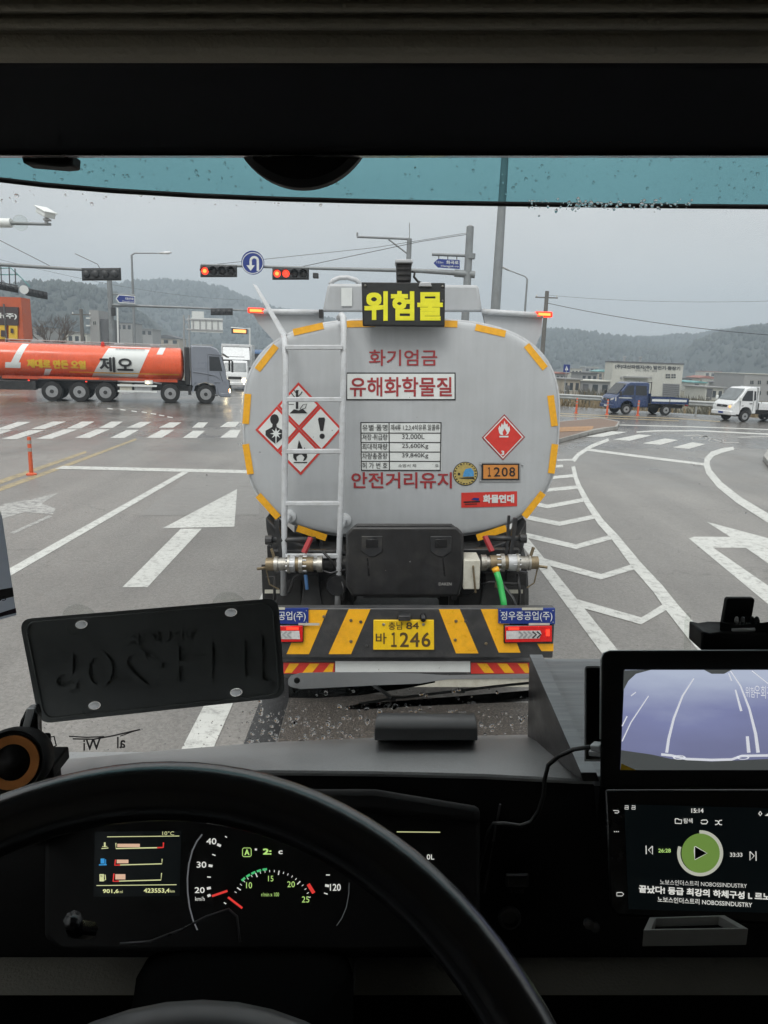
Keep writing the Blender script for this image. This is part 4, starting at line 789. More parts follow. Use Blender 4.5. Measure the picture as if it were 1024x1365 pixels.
def cabshell(outline, hw, zs, tuck, r=.10):
    # rings across the width: outline in side view, tucked in above zs
    rings = []
    ztop = max(z for x, z in outline); cx = sum(x for x, z in outline) / len(outline)
    for f in (-1, -.94, -.6, 0, .6, .94, 1):
        k = 1.0 if abs(f) < .93 else (1 - .02 if abs(f) < .97 else 1 - .05)
        ring = []
        for x, z in outline:
            yy = hw * f * (1 - tuck * max(0, (z - zs) / (ztop - zs)))
            zz = z if z < zs else zs + (z - zs) * (1 - .035 * abs(f) ** 3); ring.append((cx + (x - cx) * k, yy, zz))
        rings.append(ring)
    return MB().loft(rings)
def sideglass(t, pts, hw, zs, tuck, ztop, name='side_window', m='glass'):
    for s in (-1, 1):
        P = [(x, s * (hw * (1 - tuck * max(0, (z - zs) / (ztop - zs))) + .004), z) for x, z in pts]
        o = put(name, MB().add(P, [tuple(range(len(P)))]), M[m], t)

# ---- orange tanker lorry
pa, pb = Vector((-16.2, 35.6, 0)), Vector((-9.55, 37.4, 0))
yaw = math.atan2(pb.y - pa.y, pb.x - pa.x); pb.x += .35
t = vroot('tanker_truck', pb + Vector((math.cos(yaw), math.sin(yaw), 0)) * 1.25, yaw, 'orange tank lorry with white bands and a slate grey cab crossing the junction', 'tanker truck')
hw = 1.22
ol = [(0, .42), (.02, 1.15), (-.10, 1.35), (-.38, 2.55), (-.62, 2.92), (-.95, 3.06), (-1.96, 3.06), (-2.0, 2.9), (-2.0, .95), (-1.92, .9), (-1.82, 1.08), (-1.25, 1.18), (-.72, 1.05), (-.58, .62), (-.55, .42)]
cab = put('cab', cabshell(ol, hw, 1.3, .06), M['truckgrey'], t, 35, bevel=.03)
sideglass(t, [(-.36, 1.74), (-.52, 2.48), (-1.04, 2.5), (-1.04, 1.74)], hw, 1.3, .06, 3.06)
sideglass(t, [(-1.25, 1.85), (-1.25, 2.42), (-1.85, 2.42), (-1.85, 1.85)], hw, 1.3, .06, 3.06, 'side_panel', 'truckgrey')
put('windscreen', MB().add([(.0 - .17 - .02 + .03, -1.02, 1.62), (-.16, 1.02, 1.62), (-.36 + .02, .98, 2.5), (-.36 + .02, -.98, 2.5)], [(0, 1, 2, 3)]), M['glass'], t)
put('sun_visor', MB().prism([(-.30, -1.05, 2.62), (-.02, -1.05, 2.44), (0, -1.05, 2.48), (-.3, -1.05, 2.68)], (0, 2.1, 0)), M['glass'], t)
for s in (-1, 1):
    put('mirror', MB().bb(.10, .20, s * 1.36 - .1, s * 1.36 + .1, 1.7, 2.3), M['blackm'], t, bevel=.03); put('mirror_arm', MB().tube([(-.35, s * 1.1, 2.3), (.14, s * 1.36, 2.32)], .025, 6), M['blackm'], t)
    put('headlamp', MB().bb(-.02, .045, s * .95 - .17, s * .95 + .17, .62, .80), M['headlamp'], t, bevel=.02)
    side_poly(w_ := MB(), [(-.62, .5), (-.66, 1.0), (-.85, 1.16), (-1.25, 1.24), (-1.68, 1.14), (-1.9, .94), (-1.98, .6), (-1.88, .6), (-1.8, .92), (-1.62, 1.06), (-1.25, 1.15), (-.9, 1.07), (-.74, .95), (-.7, .5)], s * 1.24, s * 1.02); put('wheel_arch', w_, M['truckgrey'], t)
    put('step', MB().bb(-2.15, -2.0, s * 1.2, s * .9, .45, .9), M['blackm'], t)
    put('body_crease', MB().tube([(-.55, s * 1.235, 1.35), (-.75, s * 1.235, 1.5), (-1.2, s * 1.23, 1.58), (-1.9, s * 1.225, 1.68)], .02, 6), M['truckgrey'], t)
for s in (-1, 1):
    for xa, za, xb, zb2 in ((-1.12, 1.05, -1.12, 2.56), (-.36, 1.2, -.5, 1.7), (-.5, 1.12, -1.12, 1.12), (-.36, 2.56, -1.12, 2.6)): put('door_seam', MB().tube([(xa, s * 1.222, za), (xb, s * (1.222 if zb2 < 2 else 1.16), zb2)], .012, 5), M['blackm'], t)
    put('door_handle', MB().bb(-1.06, -.9, s * 1.235, s * 1.2, 1.5, 1.55), M['blackm'], t); put('indicator', MB().bb(-.05, .02, s * 1.235, s * 1.15, .66, .8), M['amber'], t); put('step', MB().bb(-.95, -.62, s * 1.24, s * 1.1, .42, .48), M['blackm'], t)
    put('tank_rail', MB().tube([(-11.0, s * .42, 3.02), (-2.8, s * .42, 3.02)], .02, 6), M['rail'], t)
    for k in range(9): put('rail_post', MB().tube([(-11.0 + k * 1.02, s * .42, 2.8), (-11.0 + k * 1.02, s * .42, 3.02)], .014, 5), M['rail'], t)
    put('side_pipe', MB().tube([(-6.4, s * .9, 1.06), (-4.0, s * .9, 1.06), (-3.5, s * .9, .98)], .05, 8), M['steel'], t, True); put('valve_box', MB().bb(-4.35, -3.95, s * 1.14, s * .8, .98, 1.16), M['wht'], t)
put('grille', MB().bb(.0, .05, -.8, .8, .85, 1.25), M['blackm'], t); put('bumper', MB().bb(-.5, .06, -1.23, 1.23, .36, .60), M['truckgrey'], t, bevel=.05)
put('roof_rack', MB().bb(-1.9, -.8, -.5, .5, 3.06, 3.12), M['rail'], t)
put('chassis', MB().bb(-11.4, -.6, -.45, .45, .62, .92).bb(-11.4, -2.2, -.35, .35, .9, 1.16), M['blackm'], t)
put('engine_stack', MB().bb(-2.32, -2.04, -1.05, 1.05, .95, 2.95), M['blackm'], t, bevel=.06)
# tank
x0, x1, zc, ra, rb, n = -11.3, -2.5, 2.01, 1.2, .87, 2.5
def tk(x, ph, off=0.0):
    c, s_ = math.cos(ph), math.sin(ph); return (x, (ra + off) * math.copysign(abs(c) ** (2 / n), c), zc + (rb + off) * math.copysign(abs(s_) ** (2 / n), s_))
tb = MB().loft([[(x, y * k, zc + (z - zc) * k) for (x, y, z) in (tk(xx, 2 * math.pi * j / 48) for j in range(48))] for xx, k in ((x0 - .16, .45), (x0 - .1, .8), (x0 - .03, .96), (x0, 1), (x1, 1), (x1 + .03, .96), (x1 + .1, .8), (x1 + .16, .45))])
put('tank', tb, M['truckor'], t, 40)
def phz(z, s): # surface angle for a height on the side facing s
    v = max(-1, min(1, (z - zc) / rb)); a = math.asin(math.copysign(abs(v) ** (n / 2), v)); return a if s > 0 else math.pi - a
def band(name, xl0, xl1, xt0, xt1, z0, z1, m, side=-1, off=.008):
    b = MB()
    def fn(u, v):
        z = z0 + (z1 - z0) * v; a = xl0 + (xt0 - xl0) * v; c = xl1 + (xt1 - xl1) * v; return tk(a + (c - a) * u, phz(z, side), off)
    return put(name, b.grid(fn, 3, 14), M[m], t, True)
def tanktext(txt, xa, xb, za, zb_, m, bold=.0, side=-1, off=.05):
    vs, fs = glyphs(txt); b = MB()
    bm_ = bmesh.new(); bv_ = [bm_.verts.new((u, v, 0)) for u, v in vs]
    for f_ in fs:
        try: bm_.faces.new([bv_[i] for i in f_])
        except ValueError: pass
    for k_ in range(1, 12): bmesh.ops.bisect_plane(bm_, geom=bm_.verts[:] + bm_.edges[:] + bm_.faces[:], plane_co=(0, k_ / 12, 0), plane_no=(0, 1, 0))
    bm_.verts.index_update(); vs = [(v.co.x, v.co.y) for v in bm_.verts]; fs = [tuple(v.index for v in f_.verts) for f_ in bm_.faces]; bm_.free()
    for k_ in ((-.012, 0), (.012, 0), (0, .012), (0, -.012)) if bold else ((0, 0),): b.add([tk(k_[0] * 2.5 + k_[1] * .01 + xa + (xb - xa) * (u if side < 0 else 1 - u), phz(za + (zb_ - za) * v + k_[1] * 2, side), off + abs(k_[0]) * .1) for u, v in vs], fs)
    return put('lettering', b, M[m], t)
for s in (-1, 1):
    band('white_band', -7.0, -4.75, -5.95, -3.95, 1.22, 2.96, 'wht', s); band('white_band', -10.65, -10.3, -10.1, -9.8, 1.9, 2.95, 'wht', s); band('white_band', -3.72, -3.42, -3.5, -3.2, 2.5, 2.96, 'wht', s); band('white_band', -10.95, -10.25, -10.9, -10.2, 1.62, 1.9, 'wht', s); band('white_band', -9.25, -9.0, -9.1, -8.8, 1.3, 1.62, 'wht', s)
    band('yellow_pinstripe', -8.0, -2.6, -8.0, -2.6, 1.47, 1.52, 'orange', s, .01)
    tanktext('제오', -6.5, -4.9, 1.58, 2.27, 'blackprint', .03, s); tanktext('www.zeooil.com', -5.75, -4.3, 2.66, 2.76, 'blackprint', 0, s, .05)
    tanktext('제대로 만든 오일', -9.9, -7.2, 1.68, 2.06, 'yboard', .02, s)
put('catwalk', MB().bb(x0 + .4, x1 - .4, -.3, .3, zc + rb - .02, zc + rb + .05), M['rail'], t)
for x in (-9.6, -7.6, -5.6, -3.8): put('hatch', MB().lathe([(.28, 0), (.28, .05), (.2, .08), (0, .09)], (x, 0, zc + rb + .05), (0, 0, 1), 16), M['steel'], t, 40)
put('red_beacon', MB().lathe([(.09, 0), (.09, .16), (.05, .2), (0, .2)], (-6.4, -.4, zc + rb - .02), (0, 0, 1), 10), M['red'], t, 40)
put('subframe', MB().bb(-11.2, -2.7, -.8, .8, 1.08, 1.24), M['truckor'], t)
for s in (-1, 1):
    put('red_skirt', MB().bb(-9.3, -6.6, s * 1.13, s * 1.06, 1.13, 1.25), M['truckor'], t)
    for z in (.88, .58): put('side_guard_rail', MB().bb(-5.7, -3.75, s * 1.19, s * 1.14, z - .05, z + .05), M['wht'], t)
    put('guard_panel', MB().bb(-5.6, -5.0, s * 1.12, s * .8, .55, .95), M['cream'], t); put('side_tank', MB().bb(-4.9, -4.0, s * 1.1, s * .7, .5, .95), M['steel'], t, bevel=.06)
    put('fender', MB().bb(-9.45, -5.7, s * 1.2, s * .7, 1.06, 1.12), M['blackm'], t)
    put('rear_box', MB().bb(-11.4, -9.6, s * 1.15, s * .5, .55, 1.0), M['blackm'], t, bevel=.02)
    for x in (-9.9, -7.2, -4.2): put('side_marker', MB().bb(x - .04, x + .04, s * 1.2, s * 1.17, 1.0, 1.06), M['headlamp'] if x > -5 else M['lampred'], t)
    for x in (-1.25, -3.08): wheel(t, x, s * 1.05, .50, .32)
    for x in (-6.3, -7.55, -8.85): wheel(t, x, s * 1.02, .50, .45)

t.matrix_world = t.matrix_world @ Matrix.Diagonal((.93, .93, .93, 1))
# ---- small cab-over pickups
def pickup(loc, yaw, double, pm, label, screen='paleglass'):
    t = vroot('pickup_truck', loc, yaw, label, 'pickup truck'); hw = .84
    L = 2.35 if double else 1.62
    ol = [(0, .40), (.02, .78), (-.05, 1.02), (-.30, 1.20), (-.86, 1.86), (-1.05, 1.95), (-L + .1, 1.97), (-L, 1.90), (-L, .48), (-1.35, .46), (-1.30, .62), (-1.15, .78), (-.92, .83), (-.70, .78), (-.55, .62), (-.50, .40)]
    cab = put('cab', cabshell(ol, hw, 1.05, .13), M[pm], t, 50, bevel=.05, seg=3)
    put('windscreen', MB().add([(-.30 + .035, -.72, 1.22), (-.30 + .035, .72, 1.22), (-.84 + .03, .66, 1.86), (-.84 + .03, -.66, 1.86)], [(0, 1, 2, 3)]), M[screen], t)
    sideglass(t, [(-.52, 1.18), (-.92, 1.74), (-1.30, 1.76), (-1.30, 1.18)], hw, 1.05, .13, 1.97)
    if double: sideglass(t, [(-1.42, 1.18), (-1.42, 1.76), (-2.12, 1.74), (-2.16, 1.18)], hw, 1.05, .13, 1.97)
    else: sideglass(t, [(-1.38, 1.20), (-1.38, 1.74), (-1.50, 1.72), (-1.52, 1.24)], hw, 1.05, .13, 1.97)
    put('grille', MB().bb(-.02, .035, -.42, .42, .80, .93), M['blackm'], t); put('emblem', MB().bb(.03, .045, -.08, .08, .84, .90), M['steel'], t)
    put('bumper', MB().bb(-.35, .055, -.845, .845, .36, .60), M[pm], t, bevel=.04)
    put('number_plate', MB().bb(.055, .065, -.2, .2, .44, .54), M['blue'] if not double else M['wht'], t)
    for s in (-1, 1):
        put('headlamp', MB().prism([(.012, s * .48, .72), (.012, s * .80, .74), (-.16, s * .855, .82), (-.16, s * .855, 1.02), (-.03, s * .78, 1.0), (.012, s * .5, .93)], (-.02, s * .004, 0)), M['clear'] if double else M['wht'], t)
        if s > 0 and not double: put('lit_bulb', MB().lathe([(.07, 0), (.05, .02), (0, .025)], (.018, s * .66, .84), (1, s * .3, 0), 12), M['amber'], t)
        put('mirror', MB().bb(-.42, -.30, s * (hw + .16) - .07, s * (hw + .16) + .07, 1.16, 1.40), M['wht'] if not double else M['blackm'], t, bevel=.03); put('mirror_arm', MB().tube([(-.50, s * .8, 1.2), (-.36, s * .98, 1.25)], .02, 6), M['blackm'], t)
        put('door_handle', MB().bb(-1.28, -1.12, s * (hw - .005), s * (hw + .02), 1.02, 1.06), M['blackm'], t)
        for xx in ((-.50, -1.36, -2.2) if double else (-.50, -1.36)): put('door_seam', MB().bb(xx - .006, xx + .006, s * (hw - .01), s * (hw + .003), .62, 1.16), M['blackm'], t)
        if double: put('side_stripe', MB().bb(-1.2, -.35, s * hw, s * (hw + .006), .98, 1.03), M['wht'], t)
        wheel(t, -.92, s * .74, .315, .2, dish=.7)
    bx0 = -L - .06; bx1 = -4.95
    put('chassis', MB().bb(bx1 + .1, -.5, -.38, .38, .42, .62), M['blackm'], t)
    bed = put('bed', MB().bb(bx1, bx0, -.86, .86, .70, .77), M[pm], t)
    for s in (-1, 1):
        put('side_board', MB().bb(bx1, bx0, s * .86, s * .83, .77, 1.06), M[pm], t)
        put('board_label', MB().bb(bx1 + .15, bx0 - .1, s * .862, s * .866, .84, .98), M['wht'] if double else M[pm], t)
        for x in (bx1 + .02, (bx1 + bx0) / 2, bx0 - .02): put('board_post', MB().bb(x - .025, x + .025, s * .868, s * .83, .68, 1.07), M['blackm'], t)
        put('mudguard', MB().bb(-4.1, -3.2, s * .82, s * .5, .66, .69), M['blackm'], t)
        wheel(t, -3.52, s * .72, .315, .26, dish=.7)
        put('tail_lamp', MB().bb(bx1 - .01, bx1 + .04, s * .8, s * .55, .60, .68), M['tail'], t)
    put('tail_board', MB().bb(bx1, bx1 + .03, -.83, .83, .77, 1.06), M[pm], t); put('head_board', MB().bb(bx0 - .02, bx0, -.83, .83, .77, 1.3), M[pm], t)
    for s in (-1, 1): put('rack_post', MB().tube([(bx0 - .02, s * .75, .77), (bx0 - .02, s * .75, 2.0)], .025, 6), M['blackm'] if double else M[pm], t)
    put('rack_rail', MB().tube([(bx0 - .02, -.75, 1.95), (bx0 - .02, .75, 1.95)], .025, 6), M['blackm'] if double else M[pm], t)
    t.matrix_world = t.matrix_world @ Matrix.Diagonal((.88, .88, .88, 1))
    put('underbody', MB().bb(-1.4, -.3, -.7, .7, .30, .45), M['blackm'], t)
    return t
f0 = G(838, 553); pickup(Vector((f0.x - 1.0, f0.y + .75, 0)), rad(180 + 9), True, 'carblue', 'navy double-cab pickup with an open bed driving along the guard rail', 'glass')
f0 = G(993, 563); pickup(Vector((f0.x - .85, f0.y + .8, 0)), rad(180 + 13), False, 'carwhite', 'white single-cab pickup with one lit headlamp following the navy pickup')

# ---- oncoming white box truck and the blue lorry behind it
loc = Vector((G(311, 521).x, 50.5, 0)); yw = math.atan2(-50.5, -loc.x - 4.0)
t = vroot('box_truck', loc, yw, 'white box truck with lit headlamps facing the junction behind the grey cab', 'box truck')
ol = [(0, .40), (.03, .85), (-.08, 1.22), (-.42, 1.95), (-.62, 2.05), (-1.6, 2.06), (-1.6, .5), (-.5, .4)]
put('cab', cabshell(ol, .88, 1.2, .08), M['carwhite'], t, 35, bevel=.03)
put('windscreen', MB().add([(-.09, -.78, 1.28), (-.09, .78, 1.28), (-.385, .74, 1.88), (-.385, -.74, 1.88)], [(0, 1, 2, 3)]), M['paleglass'], t)
for s in (-1, 1):
    put('headlamp', MB().lathe([(.13, 0), (.1, .03), (0, .04)], (.03, s * .62, .72), (1, 0, .05), 14), M['headlamp'], t); put('fog_lamp', MB().lathe([(.07, 0), (0, .03)], (.05, s * .62, .46), (1, 0, 0), 12), M['headlamp'], t)
    put('mirror', MB().bb(-.2, -.1, s * 1.05 - .09, s * 1.05 + .09, 1.2, 1.6), M['blackm'], t, bevel=.02); wheel(t, -.9, s * .76, .36, .22); wheel(t, -4.4, s * .76, .36, .3)
put('box_body', MB().bb(-6.2, -1.72, -1.05, 1.05, .75, 3.15), M['carwhite'], t, bevel=.03); put('air_deflector', MB().prism([(-.75, -.85, 2.08), (-1.72, -.95, 3.0), (-1.72, -.95, 2.08)], (0, 1.85, 0)), M['carwhite'], t, bevel=.04)
put('dark_trim', MB().bb(-1.70, -1.66, -.95, .95, 2.72, 2.98).bb(-1.0, -.95, -.6, .6, 2.2, 2.3), M['glass'], t)
put('grille', MB().bb(.0, .05, -.45, .45, .78, .95), M['blackm'], t); put('bumper', MB().bb(-.3, .07, -.9, .9, .35, .56), M['carwhite'], t, bevel=.04); put('chassis', MB().bb(-6, -.5, -.4, .4, .45, .75), M['blackm'], t)
loc = Vector((G(327, 513).x + .35, 64, 0)); t = vroot('cargo_truck', loc, yw, 'blue cargo lorry mostly hidden behind the white box truck', 'lorry')
put('cab', cabshell([(0, .5), (.02, 1.3), (-.2, 2.7), (-.5, 2.85), (-1.9, 2.9), (-1.9, .6), (-.5, .5)], 1.2, 1.4, .05), M['bluetruck'], t, 35, bevel=.04); put('windscreen', MB().add([(-.015, -1.05, 1.55), (-.015, 1.05, 1.55), (-.17, 1.02, 2.55), (-.17, -1.02, 2.55)], [(0, 1, 2, 3)]), M['glass'], t)
put('cargo_bed', MB().bb(-8, -2.1, -1.2, 1.2, 1.0, 2.6), M['bluetruck'], t)
for s in (-1, 1):
    wheel(t, -1.2, s * 1.05, .5, .3); wheel(t, -5.6, s * 1.05, .5, .4); put('headlamp', MB().bb(0, .05, s * .9 - .15, s * .9 + .15, .7, .9), M['clear'], t)
put('chassis', MB().bb(-8, -.5, -.4, .4, .6, 1.0), M['blackm'], t)

# ================================================================== GREY TANKER AHEAD (frame of the leaning lane, eye at origin)
ZG = -EYE
YT, BUL = 5.70, .06
TC = A(535, 576, YT); TA, TB, TN = 1.245, .865, 3.0
def rho(x, z): return (abs((x - TC.x) / TA) ** TN + abs((z - TC.z) / TB) ** TN) ** (1 / TN)
def SH(px, py, off=.0):
    Y = YT
    for _ in range(4):
        p = A(px, py, Y); Y = YT - BUL * max(0, 1 - rho(p.x, p.z) ** 2) - off
    return A(px, py, Y)
base = Vector((TC.x, 5.2, ZG))
T = thing('tanker_trailer', base, 'grey fuel tank trailer with hazard diamonds and striped bumper stopped just ahead', 'tanker trailer', rolled=True)
def se(th, k=1.0): 
    c, s_ = math.cos(th), math.sin(th); return TC.x + TA * k * math.copysign(abs(c) ** (2 / TN), c), TC.z + TB * k * math.copysign(abs(s_) ** (2 / TN), s_)
rings = []
for k in (.02, .2, .4, .6, .75, .86, .93, .965): rings.append([(x, YT - BUL * (1 - k * k), z) for x, z in (se(2 * math.pi * j / 96, k) for j in range(96))])
for k, y in ((.982, .004), (.994, .016), (1.0, .034), (1.0, .05), (1.004, .052), (1.004, .075), (1.0, .078), (1, 1.5), (1, 3), (1, 4.5), (1, 6), (1, 8.4)): rings.append([(x, YT + y, z) for x, z in (se(2 * math.pi * j / 96, k) for j in range(96))])
tank = put('tank', MB().loft(rings), M['tank'], T, 32)
put('end_seam', MB().loft([[(x, YT + y, z) for x, z in (se(2 * math.pi * j / 96, k) for j in range(96))] for k, y in ((1.0, .03), (1.012, .035), (1.012, .06), (1.0, .065))], caps=False), M['tank2'], tank, 40)
# reflective strips
def strip(a, b, wd=9): put('reflective_strip', MB().stroke(SH, [(a[0] + (b[0] - a[0]) * i / 4, a[1] + (b[1] - a[1]) * i / 4) for i in range(5)], wd, .004), M['orange'], T)
for a, b in (((391, 443), (431, 434)), ((343, 493), (368, 461)), ((330.5, 525), (327.5, 565)), ((327.5, 592), (334, 632)), ((344, 660), (371, 690)), ((396, 704), (435, 717)), ((460, 432), (500, 431)), ((580, 431), (610, 432)), ((634, 436), (674, 445)), ((702, 460), (727, 491)), ((734, 527), (739.5, 568)), ((740, 592), (735, 631)), ((724, 657), (699, 689)), ((675, 704), (636, 717))): strip(a, b)
def plate_on_head(name, x0, x1, y0, y1, m, off=.004, parent=None): return put(name, MB().rect(SH, x0, x1, y0, y1, off, 10, 4), M[m], parent or T)
def tx(body, x0, x1, y0, y1, m, parent, bold=.015, off=.007, slope=0.0): return put('lettering', MB().text(SH, body, x0, x1, y0, y1, off, bold, slope), M[m], parent)
put('lettering', MB().text(SH, '화기엄금', 492, 583, 466, 487.5, .005, .012), M['darkred'], T)
bw = plate_on_head('warning_board', 461.5, 607.5, 496.5, 533.5, 'blackprint', .004); put('board_face', MB().rect(SH, 463, 606, 498.2, 531.8, .006, 10, 4), M['wht'], bw); 
put('lettering', MB().text(SH, '유해화학물질', 466.5, 602.5, 502.5, 528.5, .009, .016), M['darkred'], bw)
tb_ = plate_on_head('load_table', 480.5, 588.5, 562.5, 627.5, 'wht', .004)
gl = MB()
for i, y in enumerate((563.2, 577.3, 589.8, 602.5, 615, 626.8)): gl.stroke(SH, [(480.5 + i * .2, y), (534, y), (588.6 - i * .2, y + .1)], 1.3, .006)
for x in (481.2, 518.7, 588): gl.stroke(SH, [(x, 562.7), (x + (.3 if x < 550 else -.5), 595), (x + (.6 if x < 550 else -1), 627.3)], 1.3, .0065)
put('grid_lines', gl, M['blackprint'], tb_)
tt = MB()
for i, (a, b) in enumerate((('유별·품명', '제4류 1,2,3,4석유류.알콜류'), ('저장·취급량', '32,000L'), ('최대적재량', '25,600Kg'), ('차량총중량', '39,840Kg'), ('허 가 번 호', '소방서 제              호'))):
    y = 565.8 + i * 12.65; tt.text(SH, a, 483, 516.5, y, y + 8.2, .008, .004)
    if i == 0: tt.text(SH, b, 521, 586, y, y + 8.2, .008, .002)
    elif i == 4: tt.text(SH, b, 531, 585, y + 2, y + 6.5, .008, .0)
    else: tt.text(SH, b, 536, {1: 566, 2: 571, 3: 571}[i], y + .2, y + 7.6, .008, .0)
put('lettering', tt, M['blackprint'], tb_)
put('lettering', MB().text(SH, '안전거리유지', 468.5, 602.5, 629.5, 651, .005, .016), M['darkred'], T)
# hazard diamonds
cx, cy = 398, 572
GH = {'T': (398, 509), 'L': (340, 573), 'R': (456.5, 571.5), 'B': (401, 634)}
def lp(a, b, t_): return (a[0] + (b[0] - a[0]) * t_, a[1] + (b[1] - a[1]) * t_)
def diamond(c4, off, grow): 
    c = (sum(p[0] for p in c4) / 4, sum(p[1] for p in c4) / 4); return [lp(c, p, grow) for p in c4]
TL, TR, BL, BR = lp(GH['L'], GH['T'], .5), lp(GH['T'], GH['R'], .5), lp(GH['L'], GH['B'], .5), lp(GH['B'], GH['R'], .5); CC = (398.7, 571.5)
def ghs(c4, draw):
    d = put('hazard_diamond', MB().poly(SH, diamond(c4, 0, .985), .004), M['red'], T)
    put('diamond_face', MB().poly(SH, diamond(c4, 0, .85), .006), M['wht'], d); b = MB(); draw(b); put('pictogram', b, M['blackprint'], d)
def d_env(b):
    b.stroke(SH, [(396, 545), (396, 520)], 3.2, .008).poly(SH, [(386, 551), (410, 551), (404, 545), (398, 547), (392, 545.5)], .008)
    for p in ([(396, 533), (390, 526), (388, 523)], [(396, 530), (401, 525), (403, 522)], [(396, 526), (393, 521), (391, 519)], [(396, 523), (398, 520)]): b.stroke(SH, p, 1.1, .009)
    b.stroke(SH, [(384, 539), (392, 539)], .8, .008).stroke(SH, [(400, 545), (404, 539.5), (409, 538.5), (407, 544), (401, 546), (400, 545)], .8, .009)
def d_man(b):
    b.disc(SH, 366, 559, 5.8, 7, .008).poly(SH, [(363.5, 563), (368.5, 563), (369, 569), (374, 572), (380, 575), (380, 581), (374, 586), (367.5, 592), (360, 586), (354, 580), (354, 574), (358, 572), (363, 569)], .0085)
def d_fire(b):
    b.poly(SH, [(391, 610), (391, 604), (393, 600), (394, 604), (396, 601), (397, 594), (398.5, 586.5), (401, 592), (403, 597), (404, 601), (406, 596), (407.5, 601), (408, 597), (409, 604), (409.5, 609), (407, 613.5), (404, 614.5), (406, 609.5), (402, 605.5), (399, 606), (395, 609), (396, 614.5), (393, 613)], .008).stroke(SH, [(391.5, 616.5), (409.5, 616.5)], 1.4, .008)
def d_exc(b):
    b.poly(SH, [(425, 556.5), (432.5, 556.5), (433.5, 559), (431, 574.5), (427, 574.5), (424, 559)], .008).disc(SH, 429.5, 581.5, 3.5, 3.6, .008)
ghs([GH['T'], TR, CC, TL], d_env); ghs([TL, CC, BL, GH['L']], d_man); ghs([CC, BR, GH['B'], BL], d_fire); ghs([TR, GH['R'], BR, CC], d_exc)
st = MB()
pts = []
for i in range(16): r_ = (8.5 if i % 2 == 0 else 3.2); pts.append((368 + r_ * .95 * math.cos(rad(i * 22.5 + 90)), 578 + r_ * math.sin(rad(i * 22.5 + 90))))
st.poly(SH, pts, .0105); st.stroke(SH, [(368, 580), (368, 592)], 1.2, .0105); put('pictogram_star', st, M['wht'], T)
fd = [(672.5, 552), (700, 582.5), (670.5, 613.5), (642.5, 583.5)]
d = put('flammable_diamond', MB().poly(SH, diamond(fd, 0, 1.0), .004), M['darkred'], T); put('diamond_edge', MB().poly(SH, diamond(fd, 0, .93), .006), M['wht'], d); put('diamond_face', MB().poly(SH, diamond(fd, 0, .86), .008), M['red'], d)
put('flame', MB().poly(SH, [(665.5, 577), (664.5, 571), (666, 567), (667.3, 570), (669, 564), (671, 567), (672.7, 560.5), (674.5, 566), (676.5, 564.5), (677.3, 570), (679, 567.5), (680, 573), (677.5, 578.5), (674, 580), (676, 577), (673, 571), (670, 576), (671, 580), (667.5, 579.5)], .010).stroke(SH, [(665.8, 582), (678, 582)], 2, .010).text(SH, '3', 668.3, 672.3, 600.7, 606.7, .010, .04), M['wht'], d)
p = plate_on_head('number_holder', 639.5, 694, 616.5, 642.5, 'steel', .006); put('number_face', MB().rect(SH, 642, 692.5, 618, 640, .010), M['blackprint'], p); put('number_panel', MB().rect(SH, 644.5, 690.5, 619.8, 638, .013), mat('orange_panel', (.62, .25, .06), .4, var=.1, vscale=20), p)
put('lettering', MB().text(SH, '１', 650.5, 654.5, 622.8, 635.2, .016, .012).text(SH, '2', 658.5, 667, 622.8, 635.2, .016, .008).text(SH, '0', 669, 677, 622.8, 635.2, .016, .008).text(SH, '8', 679, 687, 622.8, 635.2, .016, .008), M['blackprint'], p)
for x, y in ((641, 619), (696.5, 620), (640.6, 641)): put('rivet', MB().lathe([(.009, 0), (.006, .004), (0, .005)], SH(x, y, .012), (0, -1, 0), 8), M['steel'], p)
e = put('emblem', MB().disc(SH, 620.5, 631.5, 16.6, 15.9, .004), M['blackprint'], T); put('emblem_ring', MB().disc(SH, 620.5, 631.5, 15.6, 14.9, .006), mat('emblem_ochre', (.46, .36, .12), .5, var=.2, vscale=40), e)
dots = MB()
for i in range(22): dots.disc(SH, 620.5 + 13.9 * math.cos(i * .2856), 631.5 + 13.3 * math.sin(i * .2856), 1.0 if i % 3 else 1.6, .9, .008, 8)
dots.poly(SH, [(610, 637), (632, 636), (632, 638.5), (617, 638)], .009).disc(SH, 612, 632, 1.8, 1.8, .009, 10); put('emblem_print', dots, M['blackprint'], e)
put('emblem_cab', MB().poly(SH, [(617, 635.5), (618.5, 629), (621, 625), (628, 623.8), (631.5, 628), (632, 635)], .0095), mat('emblem_blue', (.08, .30, .58), .4, var=.2, vscale=60), e)
p = put('union_sticker', MB().grid(lambda u, v: SH(615 + 74.5 * u, 676.8 - 20 * v - 2 * u * 1.0 + (.8 if False else 0), .004), 8, 3), M['red'], T)
put('lettering', MB().text(SH, '화물연대', 644, 685.5, 659.5, 670.8, .007, .045, -.01), M['wht'], p); put('sticker_print', MB().stroke(SH, [(618, 669.5), (628, 669), (640, 668.5)], 2, .007).stroke(SH, [(620, 672.5), (636, 671.8)], 1, .007), M['blackprint'], p); put('sticker_mark', MB().poly(SH, [(628, 666), (632, 663.5), (639, 664), (638, 667.5)], .0075), M['blue'], p)

